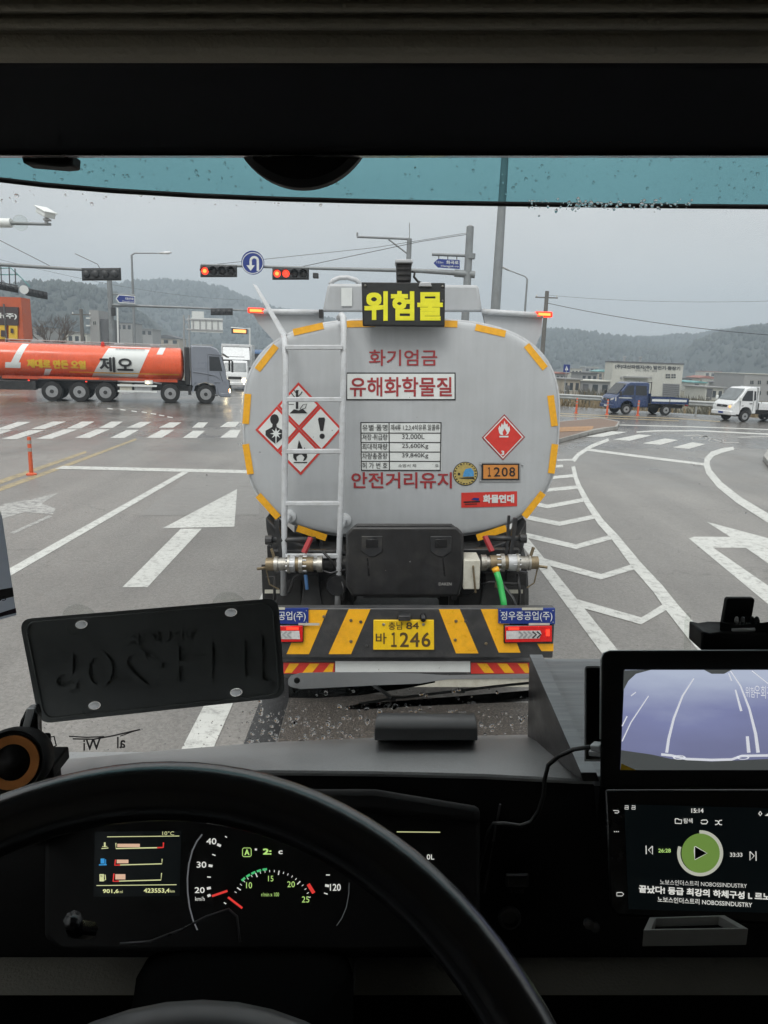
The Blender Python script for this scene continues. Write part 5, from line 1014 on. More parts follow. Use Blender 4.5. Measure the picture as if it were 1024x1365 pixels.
# top box, rail, walkway flank and markers
put('manhole_box', MB().loft([[A(x, y, Y) for x, y in ((430, 416), (437, 380), (441, 378), (634, 380), (638, 382), (643, 416))] for Y in (5.98, 8.6)]), M['tank'], T, bevel=.02)
put('box_reflector', MB().rect(SY(5.975), 455, 469.5, 383.5, 408, .006), M['wht'], T)
put('hand_rail', MB().tube([A(440, 380, 6.05), A(444, 374, 6.05), A(452, 370.5, 6.05), A(463, 370, 6.05), A(474, 373, 6.05), A(481, 379, 6.05)], .019, 8), M['tank2'], T, True)
for s, pp in ((-1, [(336, 415.5), (430, 418), (432, 434), (400, 446), (372, 462), (345, 432)]), (1, [(643, 415), (723, 421), (722, 444), (712, 466), (690, 447), (648, 435)])):
    put('flank_plate', MB().prism([A(x, y, 6.0) for x, y in pp], (0, .05, 0)), M['tank'], T)
    e0, e1 = ((334, 415), (430, 416.5)) if s < 0 else ((643, 415), (724, 420.5)); put('flank_rail', MB().tube([A(*e0, 5.97), A(*e1, 5.97)], .022, 8), M['tank2'], T, True)
put('marker_lamp', MB().prism([A(x, y, 5.95) for x, y in [(330, 409.5), (352, 410.5), (352, 418), (330, 417)]], (0, .08, 0)), M['lampred'], T, bevel=.008)
put('marker_lamp', MB().prism([A(x, y, 5.95) for x, y in [(715, 414.5), (737, 415.5), (737, 423), (715, 422)]], (0, .08, 0)), M['lampred'], T, bevel=.008)
put('marker_core', MB().poly(SY(5.94), [(333, 411.8), (349, 412.5), (349, 416), (333, 415.3)], .002), M['lampcore'], T); put('marker_core', MB().poly(SY(5.94), [(718, 416.8), (734, 417.6), (734, 421), (718, 420.2)], .002), M['lampcore'], T)
put('clamp', MB().bb(A(426, 420, 5.9).x, A(431, 420, 5.9).x, 5.85, 5.95, A(428, 424, 5.9).z, A(428, 413, 5.9).z), M['blackm'], T)
# warning board: box frame, face, lettering
S = SY(5.52)
wb_ = put('sign_box', MB().prism([A(x, y, 5.52) for x, y in [(482, 376), (593.5, 377), (593, 435.5), (483.5, 434.5)]], (0, .07, 0)), M['black'], T, bevel=.006)
put('sign_face', MB().poly(S, [(484.5, 378), (592, 379), (591.5, 433.5), (485.5, 432.5)], .003), mat('sign_black_face', (.022, .024, .024), .55, var=.2, vscale=20), wb_)
put('lettering', MB().text(S, '위험물', 485.8, 590.5, 387.8, 427.5, .008, .035), M['ledy'], wb_)
for x, y in ((487, 380.5), (590, 381.5), (590, 401)): put('bolt', MB().lathe([(.009, 0), (.006, .006), (0, .007)], A(x, y, 5.515), (0, -1, 0), 8), M['chrome'], wb_)
put('camera_body', MB().prism([A(x, y, 5.6) for x, y in [(528, 350), (549, 350), (548, 377), (529, 377)]], (0, .16, 0)), M['black'], T, bevel=.012)
put('camera_hood', MB().prism([A(x, y, 5.57) for x, y in [(527, 345.5), (550, 345.5), (551, 350.5), (526.5, 350.5)]], (0, .2, 0)), M['tank'], T, bevel=.008)
for y in (356, 363, 370): put('camera_fin', MB().prism([A(x, yy, 5.59) for x, yy in [(529, y), (548, y), (547, y + 3), (530, y + 3)]], (0, .03, 0)), M['blackm'], T)
put('camera_cable', MB().tube([A(549, 362, 5.62), A(553, 363, 5.62), A(552, 369, 5.62), A(557, 375, 5.62), A(563, 378, 5.62)], .009, 6), M['black'], T, True)
put('board_bracket', MB().prism([A(x, y, 5.5) for x, y in [(560, 376), (574, 376), (576, 382), (558, 382)]], (0, .1, 0)), M['steel'], T, bevel=.006)

# ladder
LY = 5.36
def LP(px, py, dy=0.0): return A(px, py, LY + dy)
lad = put('ladder_rail', MB().tube([LP(377, 443, .2), LP(379.5, 455, .08), LP(381, 480), LP(380.5, 560), LP(379.5, 650), LP(378.5, 740), LP(378, 793)], .0235, 10), M['tank2'], T, True)
put('ladder_rail', MB().tube([A(452, 424, 5.66), A(455.5, 420, 5.58), LP(457.5, 423, .12), LP(458.5, 440, .03), LP(458, 500), LP(456, 600), LP(453.5, 700), LP(451.5, 770), LP(450, 806)], .0235, 10), M['tank2'], T, True)
put('ladder_grip', MB().prism([LP(336.5, 378, .26), LP(342, 380.5, .26), LP(383, 446, .14), LP(377.5, 452, .14), LP(373, 444, .14)], (0, .03, 0)), M['tank2'], T, bevel=.006)
for y in (463, 532.5, 601.5, 671, 741): put('rung', MB().bar(LP(380 - (y - 460) * .005, y), LP(457.5 - (y - 460) * .018, y), .042, .034), M['tank2'], T, bevel=.006)
for x, y, tx_ in ((386, 688, 379.5), (459.5, 693, 454)):
    put('standoff', MB().tube([LP(tx_, y + 12), A(x, y - 1, YT)], .02, 8), M['tank2'], T, True); put('standoff_pad', MB().lathe([(.055, 0), (.055, .012), (.03, .02)], SH(x, y, .004), (0, -1, 0), 18), M['tank2'], T, 40)

# tool box
BY = 5.02
put('tool_box', MB().loft([[A(x, y, Y) for x, y in P] for Y, P in ((BY, [(461, 712), (469, 702), (609, 702), (618, 711), (618.5, 770), (612, 795), (470, 795), (461, 780)]), (BY + .5, [(461, 712), (469, 702), (609, 702), (618, 711), (618.5, 770), (612, 795), (470, 795), (461, 780)]))]), M['black'], T, bevel=.02, seg=3)
put('tool_box_lid', MB().loft([[A(x, y, Y) for x, y in ((475, 698), (602, 698), (612, 706), (612, 712), (466, 712), (466, 706))] for Y in (BY + .03, BY + .48)]), M['black'], T, bevel=.015)
for x in (496, 588): 
    l_ = put('latch', MB().prism([A(px, py, BY - .012) for px, py in [(x - 14, 715), (x + 14, 715), (x + 14, 735), (x + 4, 742), (x - 4, 742), (x - 14, 735)]], (0, .02, 0)), M['blackm'], T, bevel=.004); put('latch_paddle', MB().prism([A(px, py, BY - .018) for px, py in [(x - 8, 719), (x + 8, 719), (x + 8, 730), (x - 8, 730)]], (0, .01, 0)), M['gloss'], l_, bevel=.002)
put('maker_label', MB().rect(SY(BY), 581, 605, 775, 782, .004), M['blackprint'], T); put('lettering', MB().text(SY(BY), 'DAKEN', 585, 602, 776.6, 780.4, .006, .02), M['kerb'], T)
for x in (489, 590): put('drip_stain', MB().poly(SY(BY), [(x, 744), (x + 1.5, 744), (x + 4, 768), (x + 1.5, 768)], .003), M['gloss'], T)
# control box, hose, valves and pipes
c0, c1, zb0, zt0 = A(618, 770, 5.0).x, A(640, 770, 5.0).x, A(630, 786, 5.0).z, A(630, 752, 5.0).z
put('control_box', MB().bb(c0, c1, 5.0, 5.22, zb0, zt0 + .03), M['cream'], T, bevel=.008); put('box_strap', MB().tube([A(630, 743, 5.1), A(631, 756, 4.99), A(634, 790, 4.99)], .008, 6), M['brass'], T)
put('delivery_hose', MB().tube([A(661, 759, 5.12), A(666, 775, 5.1), A(671, 800, 5.05), A(673, 815, 5.0)], .024, 10), M['green'], T, True); put('hose_collar', MB().tube([A(660, 757, 5.12), A(662, 762, 5.12)], .027, 10), M['orange'], T, True)
put('black_hose', MB().tube([A(665, 775, 5.2), A(674, 785, 5.15), A(684, 798, 5.1), A(690, 815, 5.05)], .014, 8), M['black'], T, True)
for s, xs_, yv in ((1, (641, 648, 653, 663, 667, 672, 677, 688, 691, 704, 707, 709, 717), 750), (-1, (430, 423, 418, 408, 404, 399, 394, 387, 384, 371, 366, 363, 355), 752)):
    PY = 5.25; z = A(500, yv, PY).z; X = [A(x, yv, PY).x for x in xs_]
    def seg_(a, b, r, m, nm): put(nm, MB().tube([(X[a], PY, z), (X[b], PY, z)], r, 18), M[m], T, 40)
    seg_(0, 1, .062, 'chrome', 'pipe_flange'); seg_(1, 2, .045, 'chrome', 'pipe'); seg_(2, 4, .058, 'brass', 'valve_body'); seg_(4, 5, .07, 'chrome', 'pipe_flange'); seg_(5, 6, .055, 'brass', 'pipe'); seg_(6, 7, .064, 'steel', 'valve_body'); seg_(7, 8, .07, 'chrome', 'pipe_flange'); seg_(8, 9, .05, 'chrome', 'outlet_pipe'); seg_(9, 10, .06, 'chrome', 'pipe_flange'); seg_(10, 12, .05, 'brass', 'outlet_cap')
    bl = MB()
    for k in range(8):
        a = k * math.pi / 4
        for xx in (X[4], X[7]): bl.tube([(xx - .03, PY + .058 * math.cos(a), z + .058 * math.sin(a)), (xx + .03, PY + .058 * math.cos(a), z + .058 * math.sin(a))], .008, 6)
    put('flange_bolts', bl, M['steel'], T)
    put('cap_lever', MB().tube([(X[12] + s * .0, PY - .03, z - .02), (X[12] + s * .06, PY - .06, z - .02)], .012, 6).tube([(X[10], PY, z + .05), (X[10] + s * .02, PY, z + .12)], .012, 6), M['brass'], T)
    put('cap_chain', MB().tube([(X[12], PY, z - .05), (X[12] - s * .02, PY, z - .16), (X[9], PY, z - .2)], .006, 5), M['brass'], T)
    put('valve_handle', MB().tube([(X[3], PY - .05, z - .07), (X[3] - s * .01, PY - .06, z - .18)], .014, 6), M['bluetruck' if s < 0 else 'brass'], T)
    rx = A(656 if s > 0 else 405, 720, 5.3).x
    put('red_strap', MB().bar((rx - s * .05, 5.34, z + .185), (rx, 5.28, z + .08), .04, .02), M['darkred'], T)
    xo = A(700 if s > 0 else 356, 726, 5.3).x; xi = A(652 if s > 0 else 420, 726, 5.3).x
    put('cross_rod', MB().tube([(xi, 5.36, z + .165), (xo, 5.36, z + .16)], .022, 8), M['blackm'], T, True); put('rod_end', MB().tube([(xo - s * .03, 5.36, z + .16), (xo + s * .02, 5.36, z + .16)], .036, 10), M['blackm'], T)
    put('support_strut', MB().bar((xo - s * .07, 5.36, z + .32), (xo - s * .1, 5.36, z + .0), .04, .03).bar((xo - s * .12, 5.36, z + .34), (xo - s * .13, 5.36, z + .02), .02, .02), M['blackm'], T)
    put('mudguard', MB().bb(xo - s * .55, xo + s * .0, 5.5, 5.56, z - .62, z + .04), M['blackm'], T, bevel=.01)
    put('tank_saddle', MB().prism([A(x, y, 5.62) for x, y in ([(640, 735), (690, 716), (702, 694), (702, 712), (697, 735), (650, 745)] if s > 0 else [(432, 738), (385, 720), (354, 690), (355, 706), (362, 735), (420, 745)])], (0, .3, 0)), M['blackm'], T, bevel=.01)
    q0, q1 = (A(674, 780, 5.5).x, A(701, 780, 5.5).x) if s > 0 else (A(350, 780, 5.5).x, A(379, 780, 5.5).x)
    put('mud_flap', MB().bb(q0, q1, 5.48, 5.495, ZG + .32, A(500, 752, 5.5).z), M['rubber'], T, bevel=.004)
    put('axle_cover', MB().bb(min(q0, q1) - .5 * (s > 0), max(q0, q1) + .5 * (s < 0), 5.78, 5.88, ZG + .4, ZG + .98), M['rubber'], T)
    put('reflector', MB().rect(SY(5.45), *((676, 697) if s > 0 else (353, 373)), 786, 791, .0), M['cream'], T)
    cxw = TC.x + s * .72
    fx = A(668 if s > 0 else 432, 800, 5.3).x; fz = A(432, 784, 5.62).z - .2
    put('fender', MB().loft([[(fx - .2, 5.62 + yy, fz + zz), (fx - .15, 5.62 + yy * 1.02, fz + zz * 1.06), (fx + .15, 5.62 + yy * 1.02, fz + zz * 1.06), (fx + .2, 5.62 + yy, fz + zz)] for yy, zz in [(-.2 * math.cos(rad(a_)), .19 * math.sin(rad(a_))) for a_ in range(-20, 201, 12)]], closed=False), M['black'], T, True)
    for dx in (-.17, .17):
        for yy in (5.95, 7.25): 
            o_ = Vector((cxw + dx, yy, ZG + .52)); tyre = put('tyre', MB().lathe([(.27, -.13), (.48, -.13), (.52, -.09), (.52, .09), (.48, .13), (.27, .13)], o_, (1, 0, 0), 28), M['rubber'], T, 40); put('rim', MB().lathe([(.28, .10 * s), (.2, .05 * s), (0, .05 * s)], o_, (1, 0, 0), 20), M['rim'], tyre, 40)
put('chassis', MB().bb(TC.x - .48, TC.x - .36, 5.6, 13.5, ZG + .72, ZG + .96).bb(TC.x + .36, TC.x + .48, 5.6, 13.5, ZG + .72, ZG + .96).bb(TC.x - .9, TC.x + .9, 5.64, 5.74, ZG + .72, ZG + .94).bb(TC.x - .6, TC.x + .6, 6.0, 13, ZG + .9, ZG + 1.1), M['blackm'], T)
put('cross_member', MB().tube([(TC.x - .85, 5.4, A(500, 750, 5.4).z), (TC.x + .85, 5.4, A(500, 750, 5.4).z)], .055, 12), M['blackm'], T, True)
put('air_tank', MB().tube([(TC.x - .3, 5.45, ZG + .78), (TC.x + .3, 5.45, ZG + .78)], .13, 14), M['blackm'], T, 40)
for i, (a, b, c) in enumerate((((385, 790), (392, 770), (405, 762)), ((455, 775), (459, 785), (457, 800)), ((640, 780), (652, 776), (690, 778)), ((690, 765), (693, 790), (692, 806)), ((355, 770), (366, 768), (366, 800)), ((430, 735), (440, 745), (447, 760)))):
    put('air_hose', MB().tube([A(*a, 5.28), A(*b, 5.26), A(*c, 5.26)], .011, 6), M['black'] if i % 2 else M['blackm'], T, True)

random.seed(12)
for i in range(9):
    s = 1 if i % 2 else -1; x_ = TC.x + s * random.uniform(.42, .95); y_ = random.uniform(5.38, 5.6); z_ = ZG + random.uniform(.72, .98)
    put('bracket', MB().bb(x_ - .02, x_ + .03, y_, y_ + .04, z_ - random.uniform(.06, .2), z_), M['steelgrey' if i % 3 else 'bumper'], T, bevel=.004)
for s in (-1, 1):
    put('brake_line', MB().tube([(TC.x + s * .35, 5.36, ZG + .92), (TC.x + s * .55, 5.34, ZG + .88), (TC.x + s * .72, 5.36, ZG + .93), (TC.x + s * .98, 5.38, ZG + .87)], .009, 6), M['steelgrey'], T, True)
    put('spring_hanger', MB().prism([(TC.x + s * .62, 5.42, ZG + .55), (TC.x + s * .80, 5.42, ZG + .55), (TC.x + s * .76, 5.42, ZG + .84), (TC.x + s * .66, 5.42, ZG + .84)], (0, .08, 0)), M['bumper'], T, bevel=.008)
    put('brake_chamber', MB().lathe([(0, 0), (.075, 0), (.085, .02), (.085, .06), (.075, .08), (0, .08)], (TC.x + s * .5, 5.40, ZG + .78), (0, -1, 0), 20), M['blackm'], T, 40)
# bumper
YB = 4.70
bx0, bx1 = A(339, 840, YB).x, A(739, 840, YB).x; zt1, zb1 = A(535, 811, YB).z, A(535, 872, YB).z
bp = put('bumper', MB().bb(bx0, bx1, YB, YB + .075, zb1 - .03, zt1), M['bumper'], T, bevel=.008)
S = SY(YB)
def stripe(p): put('bumper_stripe', MB().poly(S, p, .003), M['yellow'], bp)
for q in ([(407, 813), (437, 813), (412, 872), (382, 872)], [(465, 812), (494, 812), (468, 872), (438, 872)], [(585, 812), (613, 812), (638, 871), (608, 871)], [(641, 812), (672, 812), (694, 870), (665, 870)], [(716, 858), (738, 858), (738, 868), (722, 868)], [(352, 812), (374, 812), (350, 872), (341, 872)]): stripe(q)
for xs2 in ((664.5, 740), (338, 411)):
    nb = put('company_plate', MB().prism([A(x, y, YB - .02) for x, y in [(xs2[0], 812), (xs2[1], 811), (xs2[1], 832), (xs2[0], 831)]], (0, .015, 0)), M['blue'], T)
    put('lettering', MB().text(SY(YB - .02), '정우중공업(주)', xs2[0] + 3, xs2[1] - 3.5, 815, 828.5, .003, .005), M['wht'], nb)
    for x, y in ((696, 811.5), (705, 832)) if xs2[0] > 500 else ((352, 811), (398, 832)): put('tape_patch', MB().rect(SY(YB - .025), x, x + 28, y - 1.5, y + 1.8, .003), M['cream'], nb)
    for x in (xs2[0] + 2.5, xs2[1] - 2.5):
        for y in (814, 829.5): put('rivet', MB().lathe([(.005, 0), (.003, .003), (0, .003)], A(x, y, YB - .021), (0, -1, 0), 6), M['steel'], nb)
    a, b = (672, 737) if xs2[0] > 500 else (341, 404.5)
    lh = put('tail_lamp', MB().prism([A(x, y, YB - .03) for x, y in [(a, 834), (b, 833), (b, 857), (a, 858)]], (0, .06, 0)), M['gloss'], T, bevel=.006)
    put('tail_lens', MB().prism([A(x, y, YB - .038) for x, y in [(a + 1.5, 835.5), (b - 1, 834.5), (b - 1, 855.5), (a + 1.5, 856.5)]], (0, .01, 0)), M['tail'], lh, bevel=.003)
    if a > 500:
        put('clear_lens', MB().poly(SY(YB - .041), [(675, 841), (720, 840.5), (722, 845), (719, 851), (675, 852)], .002), M['clear'], lh)
        for k in range(5): put('chevron_led', MB().stroke(SY(YB - .041), [(692 + k * 6, 842), (697 + k * 6, 846), (692 + k * 6, 850.5)], 2.2, .005), M['blackm' if k > 2 else 'steel'], lh)
        put('lit_led', MB().rect(SY(YB - .041), 678, 692, 836.5, 839.5, .004), M['lampred'], lh); put('lit_led', MB().rect(SY(YB - .041), 728, 733, 839, 848, .004), M['lampred'], lh)
    else:
        put('clear_lens', MB().poly(SY(YB - .041), [(352, 841), (399, 841), (400, 852), (352, 852)], .002), M['clear'], lh); put('lit_led', MB().rect(SY(YB - .041), 382, 398, 836, 839.5, .004), M['lampred'], lh)
        for k in range(5): put('chevron_led', MB().stroke(SY(YB - .041), [(388 - k * 6, 842), (383 - k * 6, 846), (388 - k * 6, 850.5)], 2.2, .005), M['steel'], lh)
npl = put('number_plate', MB().prism([A(x, y, YB - .018) for x, y in [(498, 826.5), (578.5, 826.5), (579, 866.5), (497.5, 866.5)]], (0, .01, 0)), M['plate'], T, bevel=.004)
put('lettering', MB().text(SY(YB - .018), '충남', 518, 537.5, 829, 839.5, .003, .008).text(SY(YB - .018), '84', 541.5, 558.5, 829.5, 838.8, .003, .015).text(SY(YB - .018), '바', 501, 515.5, 843.5, 858.5, .003, .01).text(SY(YB - .018), '１', 521.5, 529, 843, 862.5, .003, .018).text(SY(YB - .018), '2', 533, 545, 843, 862.5, .003, .012).text(SY(YB - .018), '4', 546.5, 559.5, 843, 862.5, .003, .012).text(SY(YB - .018), '6', 562, 574, 843, 862.5, .003, .012), mat('plate_print', (.09, .055, .02), .5), npl)
for x in (511.5, 564.5): put('plate_bolt', MB().lathe([(.011, 0), (.008, .005), (0, .006)], A(x, 832.5, YB - .019), (0, -1, 0), 10), M['chrome'], npl)
put('plate_lamp', MB().bb(A(531, 820, YB).x, A(547, 820, YB).x, YB - .06, YB, A(540, 824, YB).z, A(540, 817, YB).z), M['blackm'], bp, bevel=.006); put('reversing_camera', MB().lathe([(.02, -.03), (.024, .03), (.016, .05), (0, .05)], A(564, 821, YB), (0, -1, -.3), 12), M['gloss'], bp, 40)
random.seed(8)
for x, y in ((468, 827), (468, 855), (608, 828), (607, 853), (621, 828), (432, 822), (648, 858), (489, 861), (481, 829)): put('bolt', MB().lathe([(.012, 0), (.009, .008), (0, .009)], A(x, y, YB - .003), (0, -1, 0), 8), M['bumper' if x in (481, 489, 621) else 'brass'], bp)
put('deck_edge', MB().bb(bx0 + .01, bx1 - .005, YB + .0755, YB + .11, zt1 - .09, zt1 - .03), M['blackm'], T)
# under-run guard
UY = 4.78
z0, z1 = A(540, 899, UY).z, A(540, 881, UY).z; ub = put('underrun_bar', MB().bb(A(350, 890, UY).x, A(722, 890, UY).x, UY, UY + .1, z0 - .03, z1), M['bumper'], T, bevel=.006)
put('white_reflector', MB().rect(SY(UY), 447, 627, 881.5, 896, .004), M['wht'], ub)
for x0_, x1_, d_ in ((378, 446, 1), (628, 708, -1)):
    put('chevron_sheet', MB().rect(SY(UY), x0_, x1_, 883.5, 898, .004), M['red'], ub)
    for k in range(3):
        xk = x0_ + 8 + k * 27; a_ = [(xk, 884.5), (min(xk + 13, x1_ - 1), 884.5), (min(xk + 13 - 10 * d_, x1_ - 1), 897), (xk - 10 * d_, 897)]; a_ = [(max(x0_ + 1, min(x1_ - 1, p_[0])), p_[1]) for p_ in a_]; put('chevron_stripe', MB().poly(SY(UY), a_, .007), M['yellow'], ub)
put('lower_bar', MB().bb(A(400, 910, UY).x, A(715, 910, UY).x, UY + .02, UY + .1, A(540, 918, UY).z, A(540, 905.5, UY).z), M['cream'], T, bevel=.004)
for x in (420, 660): put('bar_hanger', MB().bb(A(x, 880, UY).x - .04, A(x, 880, UY).x + .04, UY + .1, UY + .2, z0 - .1, zb1 + .05), M['blackm'], T)
put('front_chassis', MB().bb(TC.x - .45, TC.x + .45, 13.5, 14.2, ZG + .45, ZG + 1.15), M['blackm'], T)
# ================================================================== THE CAB WE SIT IN (same leaning frame, eye at origin)
CB = Vector((.45, 0, -1.45))
C = thing('truck_cab', CB, 'dark truck cab interior with dashboard, steering wheel and rain-spotted windscreen', 'truck cab', rolled=True)
CX = .45
def wy(z, x=CX): return .88 + (z + .53) * (-.18 / .73) - .085 * (x - CX) ** 2       # windscreen surface
def SWS(px, py, off=0.0):
    d = ray(px, py); Y = .85
    for _ in range(6):
        p = d * (Y / d.y); Y = wy(p.z, p.x) - off
    return d * (Y / d.y)
# windscreen
ws = put('windscreen', MB().grid(lambda u, v: (lambda x, z: (x, wy(z, x), z))(-.74 + 2.38 * u, -.62 + .86 * v), 24, 10), M['glasspane'], C, True)
# rain drops on the outside: dense low down where the blade does not reach, sparse elsewhere
bm = bmesh.new(); bmesh.ops.create_icosphere(bm, subdivisions=2, radius=1); DV = [v.co.copy() for v in bm.verts]; DF = [tuple(v.index for v in f.verts) for f in bm.faces]; bm.free()
random.seed(31)
def drops(b, x, z, r, surf, el=1.0):
    p0 = Vector((x, surf(z, x) + .0012, z)); sx, sz = r * random.uniform(.75, 1.3), r * random.uniform(.8, 1.4) * el
    a = random.uniform(0, 3.14); ca, sa = math.cos(a), math.sin(a); e = random.uniform(.55, 1); ph = random.uniform(0, 6.28)
    def sh(v):
        w_ = 1 + .10 * math.sin(3 * math.atan2(v.z, v.x) + ph); x_, z_ = v.x * sx * w_, v.z * sz * e * w_
        return p0 + Vector((x_ * ca - z_ * sa, v.y * r * .42, x_ * sa + z_ * ca))
    b.add([sh(v) for v in DV], DF)
db = MB()
for _ in range(900):
    q = SWS(random.uniform(318, 715), (940 if random.random() < .8 else 915) + 52 * random.random() ** .8); drops(db, q.x, q.z, .0004 + .0034 * random.random() ** 3.8, wy)
for _ in range(130):
    q = SWS(random.uniform(705, 925), random.gauss(273, 4)); drops(db, q.x, q.z, .0005 + .0014 * random.random() ** 2, wy)
for _ in range(70):
    q = SWS(random.uniform(0, 1024), random.uniform(520, 960)); drops(db, q.x, q.z, .0003 + .0006 * random.random() ** 2, wy)
for _ in range(160):
    q = SWS(random.uniform(0, 420), random.uniform(960, 1010)); drops(db, q.x, q.z, .0003 + .0009 * random.random() ** 2, wy)
put('raindrops', db, M['water'], ws, True, kind='stuff')
put('screen_print', MB().text(SWS, 'al    Wi', 111, 167, 985.5, 1001, .002, .012, -.07, True).stroke(SWS, [(92, 981.5), (115, 983), (139, 982)], 1.7, .002).stroke(SWS, [(97, 985), (125, 985.5), (150, 981), (187, 972.5)], 1.9, .002).stroke(SWS, [(160, 981.5), (178, 975), (187, 972.5)], 1.2, .002), M['sticker'], ws)
# outside tinted visor
def vy(z, x): return 1.12 - .10 * (x - CX) ** 2 - (z - .2) * .35
def SV(px, py, off=0.0):
    d = ray(px, py); Y = 1.05
    for _ in range(6):
        p = d * (Y / d.y); Y = vy(p.z, p.x) - off
    return d * (Y / d.y)
vedge = [(-330, 190), (-150, 224), (0, 241), (60, 248), (150, 255.5), (260, 262), (370, 266.5), (480, 269.5), (600, 272), (700, 273.5), (800, 275), (900, 276), (1024, 277), (1300, 276), (1600, 262)]
lowp = [SV(*p) for p in vedge]
vis = put('sun_visor', MB().loft([[Vector((p.x, vy(p.z + dz, p.x), p.z + dz)) for p in lowp] for dz in (0, .06, .13, .22)], closed=False), M['visor'], C, True)
put('visor_lip', MB().tube([p + Vector((0, -.002, .001)) for p in lowp], .0034, 8), M['matte'], vis, True)
vb = MB(); random.seed(5)
for _ in range(420):
    q = SV(random.uniform(-20, 1040), random.uniform(205, 275)); 
    if q.z > 0: drops(vb, q.x, q.z, .0007 + .0020 * random.random() ** 2.5, vy)
put('raindrops', vb, M['water'], vis, True, kind='stuff')
# header: shelf edge, blind housing, round sensor cover, clip
def xband(name, ysz, m, parent=C, bevel=0, smooth=35, x0=-.74, x1=1.64): return put(name, MB().prism([(x0, y, z) for y, z in ysz], (x1 - x0, 0, 0)), M[m], parent, smooth, bevel)
def yz(py, Y): q = A(512, py, Y); return (q.y, q.z)
hd = xband('header_panel', [yz(208, .70), yz(202, .688), yz(120, .655), yz(84, .64), (.66, .40), (.80, .40), (.80, .26), yz(209.5, .73)], 'headblack', bevel=.004)
xband('blind_edge', [yz(210.5, .715), yz(207.5, .684), yz(205, .684), yz(205, .71)], 'gloss', hd, bevel=.002)
sh_ = xband('overhead_shelf', [yz(86, .60), yz(74, .578), yz(52, .57), yz(44, .575), (.60, .50), (.66, .50), (.66, .30)], 'liner', bevel=.006)
xband('shelf_rib', [yz(42, .575), yz(36, .562), yz(26, .560), yz(20, .566), (.62, .48)], 'liner', sh_, bevel=.006)
xband('shelf_rib', [yz(19, .566), yz(14, .552), yz(6, .55), yz(0, .556), yz(-12, .556), (.62, .52)], 'liner', sh_, bevel=.005)
xband('shelf_rib', [yz(-14, .556), yz(-22, .535), yz(-60, .53), (.58, .56)], 'liner', sh_, bevel=.005)
q = A(401, 143.5, .712); put('sensor_cover', MB().lathe([(.0, -.01), (.068, -.01), (.068, .002), (.062, .008), (0, .010)], q, (0, -1, .0), 56), M['matte'], hd, 40)
put('visor_clip', MB().prism([A(x, y, .72) for x, y in [(27, 204), (97, 205.5), (96, 220.5), (82, 222), (30, 217.5)]], (0, .02, 0)), M['matte'], hd, bevel=.002)
# shell of the cab: roof, back wall, doors with side windows, floor, front panel
put('roof', MB().bb(-.80, 1.70, -1.0, .78, .55, .60), M['liner'], C); put('back_wall', MB().bb(-.80, 1.70, -1.05, -1.0, -1.5, .6), M['liner'], C); put('floor', MB().bb(-.80, 1.70, -1.0, 1.02, -1.55, -1.5), M['matte'], C)
put('front_panel', MB().bb(-.80, 1.70, .97, 1.02, -1.5, -.60), M['dash'], C)
put('cowl', MB().prism([(-.78, .86, -.60), (-.78, .97, -.62), (-.78, 1.02, -.66), (-.78, .86, -.70)], (2.46, 0, 0)), M['black'], C)
for x, nm in ((-.80, 'door'), (1.66, 'door')):
    dr = put(nm, MB().bb(x, x + .04, -.3, .80, -1.5, -.42).bb(x, x + .04, -1.0, -.3, -1.5, .55).bb(x, x + .04, -.3, .72, .22, .55), M['matte'], C)
    put('side_glass', MB().bb(x + .015, x + .02, -.3, .74, -.42, .22), M['glasspane'], dr); put('door_pillar', MB().bar((x + .02, .80, -.6), (x + .02, .68, .3), .06, .08, (0, 1, 0)), M['matte'], dr)
# dashboard: top deck bowed to the glass, fascia, lower trim
far = [(-260, 1105), (-120, 1052), (0, 1026), (83, 1014.5), (220, 1002.5), (350, 992), (501, 985.5), (707, 981.5), (860, 980), (1024, 980), (1300, 984), (1650, 1010)]
near = [(-260, 1120), (-120, 1085), (0, 1056), (83, 1045), (220, 1034), (350, 1026.5), (501, 1028), (644, 1031.5), (770, 1038), (1024, 1044), (1300, 1052), (1650, 1065)]
fp = [SWS(*p) + Vector((0, .004, 0)) for p in far]; np_ = [A(*p, .70) for p in near]
mid1 = [a.lerp(b, .33) + Vector((0, 0, .006)) for a, b in zip(fp, np_)]; mid2 = [a.lerp(b, .7) + Vector((0, 0, .007)) for a, b in zip(fp, np_)]
lip = [p + Vector((0, -.002, -.002)) for p in np_]; lip2 = [p + Vector((0, -.002, -.005)) for p in np_]; und = [p + Vector((0, .02, -.006)) for p in np_]
dk = put('dashboard', MB().loft([fp, mid1, mid2, np_, lip, lip2, und], closed=False), M['dash'], C, 40)
put('dash_fascia', MB().loft([[p + Vector((0, .003, -.0055)) for p in np_]] + [[Vector((p.x, y, z)) for p in np_] for y, z in ( (.675, -.50), (.665, -.60), (.655, -.668))], closed=False), M['matte'], C, True)
lz = A(512, 1272, .655).z
put('lower_trim', MB().loft([[Vector((p.x, y, z)) for p in np_] for y, z in ((.655, lz - .004), (.640, lz + .001), (.618, lz - .001), (.610, lz - .006))], closed=False), M['dashlow'], C, True)
put('knee_panel', MB().loft([[Vector((p.x, y, z)) for p in np_] for y, z in ((.6105, lz - .0065), (.60, lz - .03), (.585, lz - .07), (.60, lz - .3), (.75, lz - .8))], closed=False), M['columnmat'], C, True)
put('trim_seam', MB().tube([A(474, 1280, .60), A(472, 1300, .59), A(470, 1322, .585)], .0015, 6), M['steelgrey'], C)
